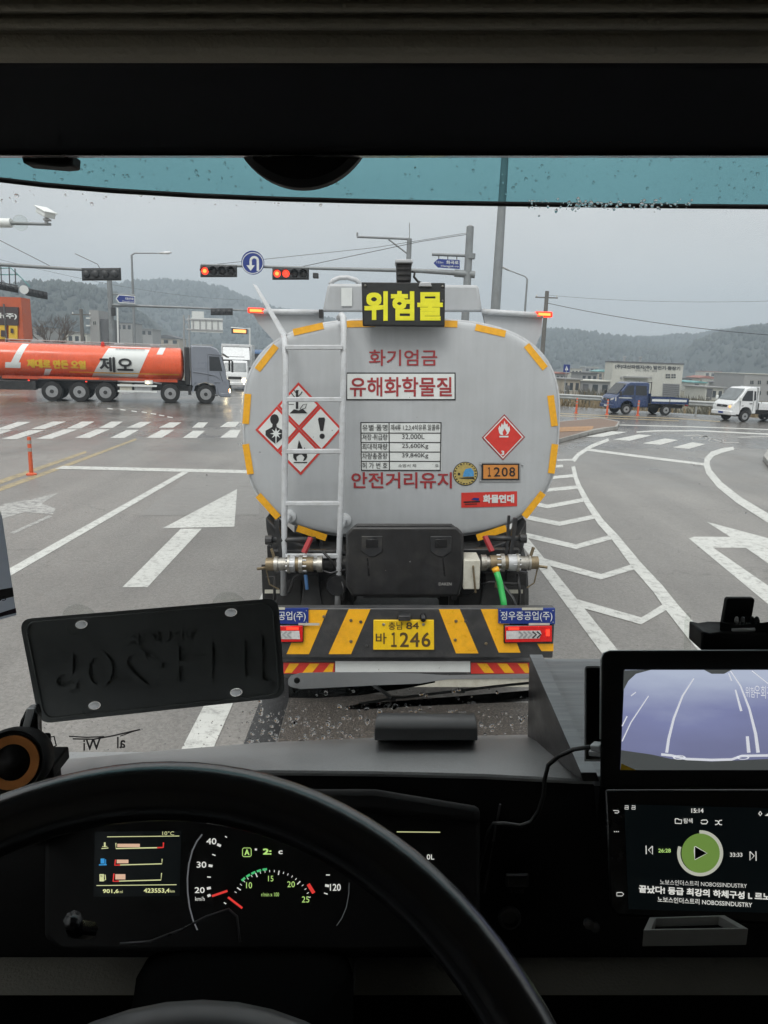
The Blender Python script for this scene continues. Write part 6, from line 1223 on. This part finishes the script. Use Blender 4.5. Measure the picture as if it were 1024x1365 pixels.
# black hood on the deck
put('sensor_hood', MB().loft([[SWS(499 + 138 * u + e * (1 if u < .5 else -1), y, o) for y, o, e in ((987, .075, 0), (972, .070, 0), (960, .058, 1.5), (953, .040, 3), (950, .020, 5), (987, .012, 5))] for u in (0, .03, .97, 1)]), M['hoodmat'], C, 60, bevel=.0015)
put('hood_foot', MB().bb(A(506, 985, .82).x, A(630, 985, .82).x, .80, .845, -.49, -.478), M['gloss'], C)
# steering wheel
SWc = Vector((-.13, .212, -.40)); tl = rad(40); U = Vector((1, 0, 0)); V_ = Vector((0, math.cos(tl), math.sin(tl))); Nn = U.cross(V_)
rim = MB(); rings = []
for i in range(96):
    a = 2 * math.pi * i / 96; d = U * math.cos(a) + V_ * math.sin(a); c = SWc + d * .2285
    rings.append([c + d * (.0165 * math.cos(b)) + Nn * (.0185 * math.sin(b)) for b in (2 * math.pi * j / 20 for j in range(20))])
rings.append(rings[0]); rim.loft(rings, caps=False)
sw = put('steering_wheel', rim, M['leather'], C, True)
hub = MB().loft([[SWc + Nn * h_ + U * (.150 * k_ * math.cos(2 * math.pi * i / 48) + .03) + V_ * (.127 * k_ * math.sin(2 * math.pi * i / 48)) for i in range(48)] for k_, h_ in ((.8, -.06), (.97, -.05), (1, -.035), (.97, -.02), (.85, -.010), (.5, -.004), (.05, -.002))]); put('wheel_hub', hub, M['hoodmat'], sw, 50)
for a in (200, 340, 250, 290): 
    d = U * math.cos(rad(a)) + V_ * math.sin(rad(a)); put('spoke', MB().bar(SWc - Nn * .03 + d * .06, SWc - Nn * .008 + d * .225, .045, .016, Nn), M['matte'], sw, bevel=.005)
put('steering_column', MB().loft([[A(x, y, Y) for x, y in P] for Y, P in ((.66, [(182, 1300), (200, 1272), (250, 1262), (420, 1262), (462, 1270), (472, 1300), (470, 1420), (180, 1420)]), (.47, [(178, 1330), (196, 1296), (250, 1282), (410, 1282), (458, 1292), (470, 1320), (470, 1480), (176, 1480)]), (.36, [(160, 1420), (200, 1372), (250, 1356), (340, 1356), (400, 1372), (430, 1420), (430, 1600), (160, 1600)]))]), M['columnmat'], C, 45, bevel=.006)
put('stalk', MB().tube([A(120, 1240, .52), A(100, 1238, .50), A(97, 1226, .49)], .007, 8), M['gloss'], C, True)
# instrument cluster
p0 = A(270, 1170, .625); nC = Vector((0, -math.cos(rad(36)), math.sin(rad(36)))); SC = SPL(p0, nC)
cl_ = put('instrument_cluster', MB().loft([[SC(x, y, o) for x, y in ((60, 1090), (110, 1078), (500, 1078), (640, 1092), (640, 1250), (560, 1268), (80, 1268), (60, 1250))] for o in (-.03, 0)]), M['matte'], C, bevel=.004)
put('binnacle_hood', MB().loft([[SC(x, y, o) for x, y in ((20, 1120), (60, 1075), (130, 1052), (500, 1052), (640, 1075), (640, 1100), (500, 1084), (120, 1086), (70, 1100), (50, 1130))] for o in (-.04, .03)]), M['matte'], C, bevel=.006)
K = lambda x, y: (100 + x / 2.695, 1080 + y / 2.695)
def dline(m, pts, wd, name='display_line'): put(name, MB().stroke(SC, [K(*p) for p in pts], wd / 2.695, .0012), M[m], cl_)
def dbox(m, x0, y0, x1, y1, name='display_bar'): put(name, MB().poly(SC, [K(x0, y0), K(x1, y0), K(x1, y1), K(x0, y1)], .0012), M[m], cl_)
def dtext(m, s_, x0, y0, x1, y1, bold=.0): 
    a, b = K(x0, y0), K(x1, y1); put('display_text', MB().text(SC, s_, a[0], b[0], a[1], b[1], .0013, bold), M[m], cl_)
put('display_glass', MB().poly(SC, [K(72, 78), K(382, 74), K(376, 308), K(66, 312)], .0006), M['scr_bg'], cl_)
dline('scr_y', [(115, 96), (375, 93)], 2.6); dline('scr_y', [(77, 271), (365, 268)], 2.6)
dtext('scr_y', '10°C', 314, 76, 356, 90)
dbox('scr_p', 152, 121, 233, 133); dline('scr_y', [(147, 118), (147, 138), (295, 135)], 4); dline('scr_r', [(295, 135), (317, 134), (318, 116)], 5)
dbox('scr_p', 150, 178, 192, 191); dline('scr_r', [(146, 178), (143, 198), (162, 197)], 5); dline('scr_y', [(162, 197), (312, 193), (313, 175)], 3.5)
dbox('scr_p', 145, 230, 181, 249); dline('scr_r', [(140, 228), (137, 256), (158, 255)], 5); dline('scr_y', [(158, 255), (309, 251), (311, 226)], 3.5)
dline('scr_y', [(107, 116), (107, 132)], 6); dline('scr_y', [(95, 138), (120, 136)], 3); dline('scr_y', [(98, 131), (116, 130)], 2)
dbox('scr_b', 92, 174, 106, 192); dline('scr_b', [(110, 177), (110, 192), (106, 194)], 3); dline('scr_b', [(86, 197), (114, 196)], 4)
dbox('scr_y', 88, 230, 104, 256); dline('scr_y', [(108, 232), (110, 250), (104, 252)], 3); dbox('scr_bg', 91, 233, 101, 240)
dtext('scr_y', '901,6', 100, 284, 157, 300, .02); dtext('scr_y', 'ml', 161, 288, 171, 298); dtext('scr_y', '423553,4', 247, 281, 340, 299, .02); dtext('scr_y', 'km', 343, 286, 358, 296)
put('gauge_arc', MB().stroke(SC, [K(*p) for p in [(457, 87), (438, 112), (422, 145), (409, 195), (404, 245), (405, 295), (412, 350), (424, 395), (440, 431)]], 2.0, .0012), M['dimw'], cl_)
put('gauge_arc', MB().stroke(SC, [K(*p) for p in [(985, 262), (984, 300), (975, 350), (958, 390), (940, 415)]], 1.0, .0012), M['camdark'], cl_)
dtext('scr_w', '40', 472, 101, 508, 123, .01); dtext('scr_w', '30', 437, 185, 472, 207, .01); dtext('scr_w', '20', 430, 277, 466, 298, .01); dtext('scr_w', 'km/h', 432, 311, 466, 326); dtext('scr_w', '120', 916, 265, 955, 290, .01)
for a, b, wd in (((511, 123), (524, 129), 9), ((493, 159), (505, 163), 4), ((480, 199), (494, 201), 9), ((475, 240), (488, 241), 4), ((474, 282), (488, 279), 9), ((476, 309), (487, 305), 9), ((902, 233), (916, 233), 4), ((899, 270), (913, 273), 9), ((895, 298), (908, 302), 4), ((535, 332), (543, 337), 4), ((539, 94), (546, 98), 4)): dline('scr_w', [a, b], wd, 'gauge_tick')
dline('scr_r', [(492, 309), (548, 290)], 8, 'needle'); dline('scr_r', [(550, 313), (601, 352)], 8, 'needle')
cxx, cyy, rr = 706, 362, 150
def pol(a, r_): return (cxx + r_ * math.cos(rad(a)), cyy - r_ * .98 * math.sin(rad(a)))
for i in range(21):
    a = 152 - i * 6.6; big = i % 5 == 1; dline('scr_w', [pol(a, rr - (16 if big else 8)), pol(a, rr)], 4 if big else 2.5, 'gauge_tick')
for i in range(5): dline('scr_g', [pol(134 - i * 8, rr + 4), pol(128 - i * 8, rr + 4)], 8, 'green_zone')
dline('scr_r', [(838, 266), (858, 298)], 13, 'red_zone')
dtext('scr_gy', '10', 615, 259, 636, 281); dtext('scr_gy', '15', 694, 236, 713, 256); dtext('scr_gy', '20', 763, 256, 790, 277); dtext('scr_gy', '25', 815, 310, 842, 332); dtext('scr_gy', 'r/min x 100', 670, 296, 733, 310)
dline('scr_gy', [(606, 136), (629, 136), (633, 140), (633, 163), (629, 167), (606, 167), (602, 163), (602, 140), (606, 136)], 2.5); dtext('scr_gy', 'A', 609, 141, 627, 162, .02); dtext('scr_gy', '2:', 675, 138, 706, 160, .03); dtext('scr_w', 'c', 731, 145, 746, 158, .02); dbox('scr_w', 646, 138, 654, 145)
put('display_line', MB().stroke(SC, [(529, 1109), (587, 1109.5)], 1.1, .0012), M['scr_y'], cl_); put('display_text', MB().text(SC, '0L', 569, 579, 1139, 1146, .0013, .01), M['scr_w'], cl_)
put('loose_lead', MB().tube([SC(160, 1258, .02), SC(200, 1255, .02), SC(240, 1240, .02), (SC(275, 1222, .02)), SC(305, 1212, .02), SC(316, 1222, .02), SC(320, 1256, .02)], .0011, 6), M['steelgrey'], C, True)
# centre console details
Sf = SPL(A(690, 1180, .655), Vector((0, -1, .12)))
us = put('usb_socket', MB().prism([Sf(x, y, .004) for x, y in [(675, 1167), (705, 1167), (705, 1183), (675, 1183)]], (0, .004, 0)), M['steelgrey'], C, bevel=.0008); put('socket_slot', MB().poly(Sf, [(677.5, 1169.5), (702, 1169.5), (702, 1180.5), (677.5, 1180.5)], .0055), M['gloss'], us); put('lettering', MB().text(Sf, '2 USB', 680, 699, 1185.5, 1190, .001), M['steelgrey'], us)
put('power_socket', MB().lathe([(.012, 0), (.012, .004), (.009, .005), (.008, .0), (0, -.002)], Sf(679, 1222, .002), (0, -1, .1), 24), M['steelgrey'], C, 40)
put('console_seam', MB().tube([Sf(667, 1072, .003), Sf(658, 1120, .003), Sf(645, 1190, .003)], .0012, 6), M['steelgrey'], C)
for x, y in ((784, 1230), (792, 1234)): put('switch', MB().lathe([(.005, 0), (.005, .004), (0, .005)], A(x, y, .62), (0, -1, .3), 12), M['steelgrey'], C)
# wiper
def WO(px, py, o=-.03): return SWS(px, py, o)
wp = put('wiper_arm', MB().loft([[WO(x, y1, -.016), WO(x, y0, -.046), WO(x, y1, -.05)] for x, y0, y1 in ((384, 906, 913), (388, 900, 916), (400, 896.5, 919), (440, 895.5, 917), (500, 896, 914), (560, 897.5, 911.5), (580, 899, 908), (600, 900, 905.5), (705, 898, 904), (900, 893, 899), (1060, 892, 898))]), M['armmat'], C, 40, bevel=.0008)
put('arm_skirt', MB().loft([[WO(x, y1, -.034), WO(x, y0, -.034), WO(x, y0, -.05), WO(x, y1, -.05)] for x, y0, y1 in ((385, 912, 930), (420, 914, 931), (480, 912, 927), (540, 908, 918), (580, 905, 910))]), M['gloss'], wp)
put('pivot_cap', MB().lathe([(.004, 0), (.0035, .002), (0, .003)], WO(396, 907, -.024), (0, -1, .5), 14), M['black'], wp, 40)
bld = put('wiper_blade', MB().loft([[WO(x, y1, -.006), WO(x, y0, -.022), WO(x, y1, -.024)] for x, y0, y1 in ((462, 941.5, 945.5), (480, 938, 946), (540, 933.5, 942.5), (600, 929, 939.5), (660, 924, 937), (720, 919, 934), (900, 905, 925))]), M['gloss'], wp, 40)
put('blade_bow', MB().tube([WO(478, 938.5, -.024), WO(520, 931.5, -.028), WO(560, 927, -.03), WO(614, 920.5, -.03), WO(660, 915, -.03), WO(730, 908, -.03)], .0018, 8), M['armmat'], wp, True)
for x, y in ((522, 931), (614, 920.5)): put('blade_joint', MB().box(WO(x, y, -.03), (.012, .006, .005)), M['armmat'], wp, bevel=.001)
put('blade_link', MB().tube([WO(497, 913, -.03), WO(508, 920, -.028), WO(522, 929.5, -.02)], .0024, 8), M['dash'], wp, True)

# ================================================================== THINGS IN THE CAB
def cabthing(name, q, label, cat, group=None): return thing(name, q, label, cat, group, rolled=True)
# number plate hung on the glass by suction cups, seen from the back
t = cabthing('hanging_plate', SWS(204, 962, .03), 'dark back of an embossed licence plate hung on the windscreen with bright screws', 'licence plate')
def rounded(q, r, n=5):
    o_ = []
    for i in range(len(q)):
        a, b, c = Vector(q[i - 1]), Vector(q[i]), Vector(q[(i + 1) % len(q)]); p_, s_ = b + (a - b).normalized() * r, b + (c - b).normalized() * r
        for k in range(n + 1): t_ = k / n; v_ = p_.lerp(b, t_).lerp(b.lerp(s_, t_), t_); o_.append((v_.x, v_.y))
    return o_
OUT = rounded([(25.5, 825.5), (371, 797), (380.5, 929.5), (52.5, 965)], 17)
n_ = Vector((-.02, -1, -.22)); Sp = SPL(SWS(204, 880, .03), n_)
HOLES = ((108.5, 832.5), (308, 816.5), (126, 940.5), (315, 923))
cu = bpy.data.curves.new('t', 'CURVE'); cu.dimensions = '2D'; cu.fill_mode = 'BOTH'
def spl(pts):
    s_ = cu.splines.new('POLY'); s_.points.add(len(pts) - 1); s_.use_cyclic_u = True
    for q_, (x, y) in zip(s_.points, pts): q_.co = (x, y, 0, 1)
spl(OUT)
for hx, hy in HOLES: spl([(hx + 8.3 * math.cos(rad(i * 22.5)) , hy + 5.6 * math.sin(rad(i * 22.5)) - .08 * 8.3 * math.cos(rad(i * 22.5))) for i in range(16)])
oc = bpy.data.objects.new('t', cu); COL.objects.link(oc); mc = bpy.data.meshes.new_from_object(oc.evaluated_get(bpy.context.evaluated_depsgraph_get()))
pv_ = [(v.co.x, v.co.y) for v in mc.vertices]; pf_ = [tuple(f.vertices) for f in mc.polygons]; bpy.data.objects.remove(oc); bpy.data.curves.remove(cu)
pl = put('plate', MB().add([Sp(x, y, .0015) for x, y in pv_], pf_), M['plateback'], t)
ins = [(204 + (x - 204) * .955, 880 + (y - 880) * .92) for x, y in OUT]
put('rolled_edge', MB().tube([Sp(x, y, .002) for x, y in ins + ins[:1]], .0011, 6), M['plateback'], t, True)
def emb(s_, x0, x1, y0, y1, m='plateback', h=.0016):
    vs, fs = glyphs(s_); b = MB(); f = lambda u, v, o: Sp(x0 + (x1 - x0) * (1 - u), y1 + (y0 - y1) * v - .085 * (x0 + (x1 - x0) * (1 - u) - x0), o)
    nv = len(vs); h *= 1.6; b.add([f(u, v, .0014) for u, v in vs] + [f(u, v, .0014 + h) for u, v in vs], [tuple(i + nv for i in q) for q in fs]); 
    from collections import Counter
    ed = Counter(); dirs = {}
    for q in fs:
        for i in range(len(q)): e = (q[i], q[(i + 1) % len(q)]); ed[tuple(sorted(e))] += 1; dirs[tuple(sorted(e))] = e
    for k_, c_ in ed.items():
        if c_ == 1: a_, b_ = dirs[k_]; b.f.append((a_, b_, b_ + nv, a_ + nv))
    put('embossed_text', b, M[m], pl)
emb('JFH·205', 66, 362, 875, 939); emb('TRUCK', 168, 262, 846, 860, h=.001)
for x, y in HOLES: put('stud', MB().loft([[Sp(x - .5 + r_ * 7.6 * math.cos(rad(i * 22.5)), y + r_ * 5 * math.sin(rad(i * 22.5)) - .6 * r_ * math.cos(rad(i * 22.5)), o_) for i in range(16)] for r_, o_ in ((1, -.001), (.95, .003), (.6, .005), (.05, .0055))]), M['stud'], t, 40)
for x, y in ((107, 826), (306, 809), (126, 933), (313, 916)): put('suction_cup', MB().lathe([(.020, .0), (.017, .004), (.008, .010), (.006, .022), (0, .022)], SWS(x, y, .002), (0, -1, -.2), 24), M['clearplastic'], t, True)
# dash speaker with copper ring on a stalk
sc_ = A(22, 1014, .62); t = cabthing('dash_speaker', A(22, 1075, .64), 'round black dash speaker with a copper ring on a clip stand', 'speaker')
ax = Vector((.12, -1, .42)).normalized()
put('housing', MB().lathe([(0, -.03), (.022, -.03), (.029, -.018), (.0315, 0), (.0315, .010), (.029, .013), (.026, .009), (0, .007)], sc_, ax, 40), M['matte'], t, 40)
put('copper_ring', MB().lathe([(.0165, .009), (.0165, .0115), (.0245, .0118), (.0245, .009)], sc_, ax, 40), M['copper'], t, 40); put('cone', MB().lathe([(.0165, .010), (.012, .007), (.006, .010), (0, .012)], sc_, ax, 28), M['matte'], t, True)
put('clip_stand', MB().prism([A(x, y, .66) for x, y in [(22, 985), (26, 962), (34, 946), (46, 944), (49, 955), (50, 985), (45, 990)]], (0, .012, 0)), M['gloss'], t, bevel=.002); put('clip_plate', MB().prism([A(x, y, .655) for x, y in [(29, 972), (36, 945), (45, 945), (43, 953), (38, 972)]], (0, .003, 0)), M['silver'], t, bevel=.0006)
put('wire_loop', MB().tube([A(x, y, .655) for x, y in [(62, 984), (72, 981.5), (75, 994), (66, 998)]], .0007, 6), M['gloss'], t); put('clip_lug', MB().bb(A(52, 990, .65).x, A(64, 990, .65).x, .64, .66, A(60, 995, .65).z, A(60, 982, .65).z), M['gloss'], t, bevel=.003); put('foot', MB().bb(A(60, 1016, .68).x, A(82, 1016, .68).x, .66, .70, A(70, 1024, .68).z, A(70, 1008, .68).z), M['matte'], t, bevel=.002)
put('stand_base', MB().bb(A(0, 1050, .66).x, A(60, 1050, .66).x, .63, .70, A(30, 1062, .66).z - .02, A(30, 1040, .66).z), M['matte'], t, bevel=.004)
# permit card at the left edge of the glass
t = cabthing('permit_card', SWS(0, 825, .01), 'grey permit card with a plum lower band stuck at the left of the windscreen', 'card')
put('card', MB().loft([[SWS(x, y, o) for x, y in [(-70, 680), (0, 680), (3, 690), (22, 820), (0, 826), (-60, 838)]] for o in (.006, .007)]), M['paper'], t)
put('plum_band', MB().poly(SWS, [(-62, 828), (0, 817), (21, 810.5), (22, 817), (0, 822.5), (-61, 834)], .0085), M['paperdark'], t); put('blue_panel', MB().poly(SWS, [(-64, 790), (0, 786), (17, 783), (18.5, 795), (0, 800), (-63, 805)], .0085), M['steelgrey'], t); put('lettering', MB().text(SWS, '허가 065', -40, 8, 798, 806, .0095, .0, -.1), M['sticker'], t)
# black stained wooden riser
FT = [A(706, 873, .84), A(722, 872, .84)]; t = cabthing('wooden_riser', A(760, 1030, .76), 'black stained wooden riser with sloping top at the right of the dashboard', 'riser')
nt_, nb_ = A(775, 1033, .665), A(779, 1040, .665); fb = A(703, 985, .855)
dx = Vector((.0165, 0, 0))
put('side_board', MB().loft([[A(705.5, 873, .84), A(774, 1030, .665), A(778, 1042, .668), fb], [v + dx for v in (A(705.5, 873, .84), A(774, 1030, .665), A(778, 1042, .668), fb)]]), M['woodshade'], t, bevel=.001)
put('edge_sheen', MB().loft([[v + dx * k + Vector((0, -.0005, .0006)) for v in (A(705.5, 873, .84), A(774, 1030, .665))] for k in (.02, .98)], closed=False), M['wood'], t)
a, b = A(705.5, 873, .84) + dx, A(774, 1030, .665) + dx; e = Vector((.62, 0, 0)); nn = (b - a).cross(e).normalized(); nn = nn if nn.z > 0 else -nn
put('top_board', MB().loft([[a - nn * .006, b - nn * .006, b - nn * .02, a - nn * .02], [v + e for v in (a - nn * .006, b - nn * .006, b - nn * .02, a - nn * .02)]]), M['wood'], t, bevel=.001)
put('back_board', MB().loft([[a - nn * .021, a - nn * .021 + Vector((0, .012, 0)), fb + dx + Vector((0, .012, 0)), fb + dx], [v + e for v in (a - nn * .021, a - nn * .021 + Vector((0, .012, 0)), fb + dx + Vector((0, .012, 0)), fb + dx)]]), M['wood'], t)
put('front_leg', MB().bb(A(776, 1035, .68).x + .02, A(776, 1035, .68).x + .62, .682, .70, -.52, b.z - .03), M['matte'], t)
# small tablet behind and the upper monitor
def slab(S, pts, th): return MB().loft([[S(x, y, o) for x, y in pts] for o in (-th, 0)])
Sm2 = SPL(A(790, 950, .66), Vector((0, -1, .16)))
t = cabthing('rear_tablet', Sm2(790, 1010), 'slim black tablet with a silver edge behind the upper monitor', 'tablet')
put('body', slab(Sm2, [(779, 890), (782, 887), (900, 887), (900, 1015), (779, 1015)], .008), M['silver'], t, bevel=.001); put('glass', MB().poly(Sm2, [(782, 890.5), (900, 890.5), (900, 1012), (781.5, 1012)], .001), M['gloss'], t)
Sm = SPL(A(920, 950, .60), Vector((.03, -1, .24)))
t = cabthing('upper_monitor', Sm(920, 1045), 'upper monitor showing a bluish wide-angle view of a road with white lines', 'monitor')
put('body', slab(Sm, [(802, 877), (805, 870), (813, 867), (1215, 866), (1222, 874), (1216, 1050), (800, 1050)], .014), M['matte'], t, bevel=.002); put('edge_trim', MB().tube([Sm(x, y, -.002) for x, y in [(801, 985), (802, 880), (805, 871.5), (813, 868.5), (1000, 868), (1214, 867.5)]], .0013, 8), M['silver'], t, True)
put('screen', MB().grid(lambda u, v: Sm(827 + 6 * v + (1190 - 833) * u, 1026 - 133 * v, .0008), 1, 1), M['camscreen'], t)
zz = lambda x, y: (680 + x / 2.977, 780 + y / 2.977)
def scl(m, pts, wd, nm='screen_lane_line'): put(nm, MB().stroke(Sm, [zz(*p) for p in pts], [k / 2.977 for k in wd] if isinstance(wd, list) else wd / 2.977, .0016), M[m], t)
scl('lanecam', [(622, 665), (630, 610), (650, 530), (685, 440), (730, 370)], [12, 11, 9, 7, 4]); scl('lanecam', [(985, 665), (975, 590), (950, 490), (915, 400), (875, 340)], [14, 12, 9, 6, 4]); scl('lanecam', [(948, 665), (942, 600)], [14, 12]); scl('lanecam', [(918, 500), (895, 415)], [10, 6]); scl('lanecam', [(880, 380), (868, 350)], [5, 4]); scl('lanecam', [(445, 620), (480, 545), (550, 440)], [5, 5, 4]); scl('lanecam', [(445, 560), (465, 520)], 5); scl('lanecam', [(480, 440), (500, 425)], 4); scl('lanecam', [(960, 340), (1030, 395), (1080, 440)], 4)
put('screen_edge', MB().poly(Sm, [zz(452, 338), zz(560, 336), zz(500, 352), zz(470, 380), zz(449, 420)], .0013), M['camdark'], t)
put('screen_notch', MB().poly(Sm, [zz(770, 336), zz(880, 336), zz(850, 352), zz(800, 352)], .0013), M['camdark'], t)
put('screen_bumper', MB().poly(Sm, [zz(441, 655), zz(560, 672), zz(640, 690), zz(800, 700), zz(1030, 690), zz(1500, 660), zz(1500, 734), zz(438, 734)], .0014), M['camdark'], t)
put('screen_bumper_shine', MB().stroke(Sm, [zz(600, 672), zz(640, 676), zz(700, 690), zz(800, 694), zz(880, 692), zz(920, 678), zz(1030, 676)], 3.2, .0018).ring(Sm, *zz(672, 684), 6, 8.5, .0018, 18, asp=.35).ring(Sm, *zz(925, 684), 6, 8.5, .0018, 18, asp=.35), M['lanecam'], t)
put('screen_corner', MB().poly(Sm, [zz(438, 734), zz(442, 708), zz(500, 734)], .002), M['plate'], t); put('lettering', MB().text(Sm, '위험', 994, 1006, 915, 929, .0018, 0, .1).text(Sm, '우회전', 1006, 1030, 913, 930, .0018, 0, .1), M['lanecam'], t)
# head unit with the music player
Su = SPL(A(920, 1140, .625), Vector((-.06, -1, .42)))
t = cabthing('head_unit', Su(920, 1225), 'black head unit screen with a green round play button and white captions', 'head unit')
put('body', slab(Su, [(806, 1052), (1240, 1052), (1240, 1245), (824, 1222), (812, 1210)], .02), M['gloss'], t, bevel=.003); put('screen', MB().poly(Su, [(832, 1072), (1200, 1082), (1200, 1222), (838, 1212)], .0008), M['scr_bg'], t)
z3 = lambda x, y: (700 + x / 3.16, 1040 + y / 3.16)
def ut(m, s_, x0, y0, x1, y1, bold=.0, slope=0.0, nm='caption'): a, b = z3(x0, y0), z3(x1, y1); put(nm, MB().text(Su, s_, a[0], b[0], a[1], b[1], .0016, bold, slope), M[m], t)
def ul(m, pts, wd, nm='icon'): put(nm, MB().stroke(Su, [z3(*p) for p in pts], wd / 3.16, .0016), M[m], t)
put('progress_ring', MB().ring(Su, *z3(738, 308), 83 / 3.16, 97 / 3.16, .0016, 40, -92, 198), M['arcw'], t); put('play_button', MB().disc(Su, *z3(741, 308), 82 / 3.16, 84 / 3.16, .0015, 40), M['play'], t)
put('play_inner', MB().poly(Su, [z3(716, 280), z3(766, 308), z3(716, 334)], .002), M['matte'], t); ul('scr_w', [(716, 280), (766, 308), (716, 334), (714, 300), (716, 280)], 6, 'play_symbol')
ul('scr_w', [(510, 276), (511, 312)], 4); ul('scr_w', [(537, 278), (520, 294), (537, 313), (537, 278)], 4); ul('scr_w', [(973, 300), (974, 340)], 4); ul('scr_w', [(948, 301), (966, 319), (948, 338), (948, 301)], 4)
ut('scr_gy', '26:28', 562, 289, 614, 305, .01); ut('scr_w', '33:33', 864, 306, 916, 323, .01); ut('scr_w', '15:14', 701, 119, 752, 138, .02); ut('scr_w', '탐색', 669, 161, 706, 182, .01)
ul('scr_w', [(633, 163), (645, 163), (649, 167), (660, 167), (659, 183), (633, 182), (633, 163)], 4); ul('scr_w', [(742, 172), (748, 168), (765, 168), (770, 175), (764, 184), (746, 184), (741, 178)], 4); ul('scr_w', [(801, 171), (812, 172), (820, 187), (830, 188)], 4); ul('scr_w', [(801, 188), (812, 185), (820, 170), (830, 169)], 4)
ul('scr_w', [(372, 128), (394, 129), (396, 134), (390, 139), (378, 138)], 3); 
for x in (377, 385, 393): ul('scr_w', [(x - 2, 217), (x + 2, 217)], 4)
ul('scr_w', [(387, 474), (408, 473), (416, 480), (409, 488), (387, 488), (387, 474)], 3)
for x in (428, 457): ul('scr_w', [(x - 7, 108), (x + 7, 108), (x + 7, 123), (x - 7, 122), (x - 7, 115), (x + 7, 115)], 3)
ul('scr_w', [(985, 141), (991, 132), (998, 141), (991, 150), (985, 141)], 4); put('icon', MB().poly(Su, [z3(1010, 150), z3(1030, 136), z3(1030, 151)], .0016), M['scr_w'], t)
ut('scr_w', '노보스인더스트리 NOBOSSINDUSTRY', 569, 418, 935, 440, .0, .045); ut('scr_w', '끝났다! 등급 최강의 하체구성 L 르노 필링', 480, 442, 1110, 474, .03, .062); ut('scr_w', '노보스인더스트리 NOBOSSINDUSTRY', 559, 490, 957, 514, .008, .06)
# phone bracket above the monitor
t = cabthing('phone_bracket', A(980, 866, .64), 'black phone bracket with a clear roller above the monitor', 'phone bracket')
put('base_block', MB().prism([A(x, y, .63) for x, y in [(936, 842), (948, 845), (962, 843), (1120, 846), (1120, 868), (935, 868)]], (0, .03, 0)), M['matte'], t, bevel=.002); put('upright', MB().prism([A(x, y, .66) for x, y in [(963, 834), (969, 799), (972, 797.5), (1005, 797.5), (1007, 800), (1000, 842), (963, 842)]], (0, .006, 0)), M['matte'], t, bevel=.0015)
put('cradle_lip', MB().loft([[A(x, y0, .635), A(x, y1, .635), A(x, y1, .665), A(x, y0, .665)] for x, y0, y1 in ((960, 829, 842), (972, 832, 845), (990, 833.5, 846), (1010, 831, 845), (1030, 828, 846), (1100, 826, 846))]), M['matte'], t, 40)
put('clear_roller', MB().tube([A(981, 828, .645), A(1009, 827, .645)], .0042, 16), M['clearplastic'], t, 40)
for x in (982, 990, 1003, 1009): put('roller_band', MB().tube([A(x, 827.8, .645), A(x + 1, 827.8, .645)], .0044, 16), M['steelgrey'], t, 40)
put('silver_pin', MB().tube([A(976, 840, .634), A(1006, 839, .634)], .0018, 10), M['silver'], t, True)
solo('clear_strip', MB().prism([A(x, y, .70) for x, y in [(913, 870), (914, 830), (917, 818), (921, 820), (922, 832), (921, 870)]], (0, .003, 0)), M['clearplastic'], 'narrow clear plastic strip standing behind the top of the monitor', 'strip', rolled=True)
# cable and tray
solo('charging_cable', MB().tube([A(800, 997, .61), A(785, 996, .612), A(765, 999, .62), A(745, 1008, .63), A(731, 1020, .635), A(726, 1040, .632), A(725, 1060, .63), A(718, 1082, .63), A(708, 1096, .632), A(694, 1101, .635), A(672, 1098, .64), A(658, 1098, .645), A(652, 1108, .648), A(640, 1150, .648), A(628, 1200, .645)], .0021, 10), M['cable'], 'thin black charging cable curving down from the monitor to the console', 'cable', smooth=True, rolled=True)
t = cabthing('plug', A(805, 1000, .605), 'small silver cable plug at the left edge of the monitor', 'plug'); put('plug_body', MB().bar(A(790, 994.5, .608), A(803, 996, .602), .010, .006), M['silver'], t, bevel=.001); put('plug_tip', MB().bar(A(786, 1003, .608), A(803, 1005, .602), .005, .004), M['silver'], t)
t = cabthing('plastic_tray', A(928, 1257, .56), 'pale grey shallow plastic tray lying below the head unit', 'tray')
TT = [(866, 1223), (966, 1220), (998, 1238), (858, 1240)]; Str = SPL(A(928, 1236, .575), Vector((0, -.1, 1)))
def tp(x, y, dz): return Str(x, y) + Vector((0, 0, dz))
oq = [tp(*p, 0) for p in TT]; c0 = sum(oq, Vector()) / 4; iq = [p.lerp(c0, .16) for p in oq]
put('tray_body', MB().loft([[p + Vector((0, 0, -.018)) for p in oq], oq, iq, [p + Vector((0, 0, -.010)) for p in iq]]), M['tray'], t, bevel=.0012)
put('tray_mat', MB().add([p + Vector((0, 0, -.0095)) for p in iq], [(0, 1, 2, 3)]), M['matte'], t)
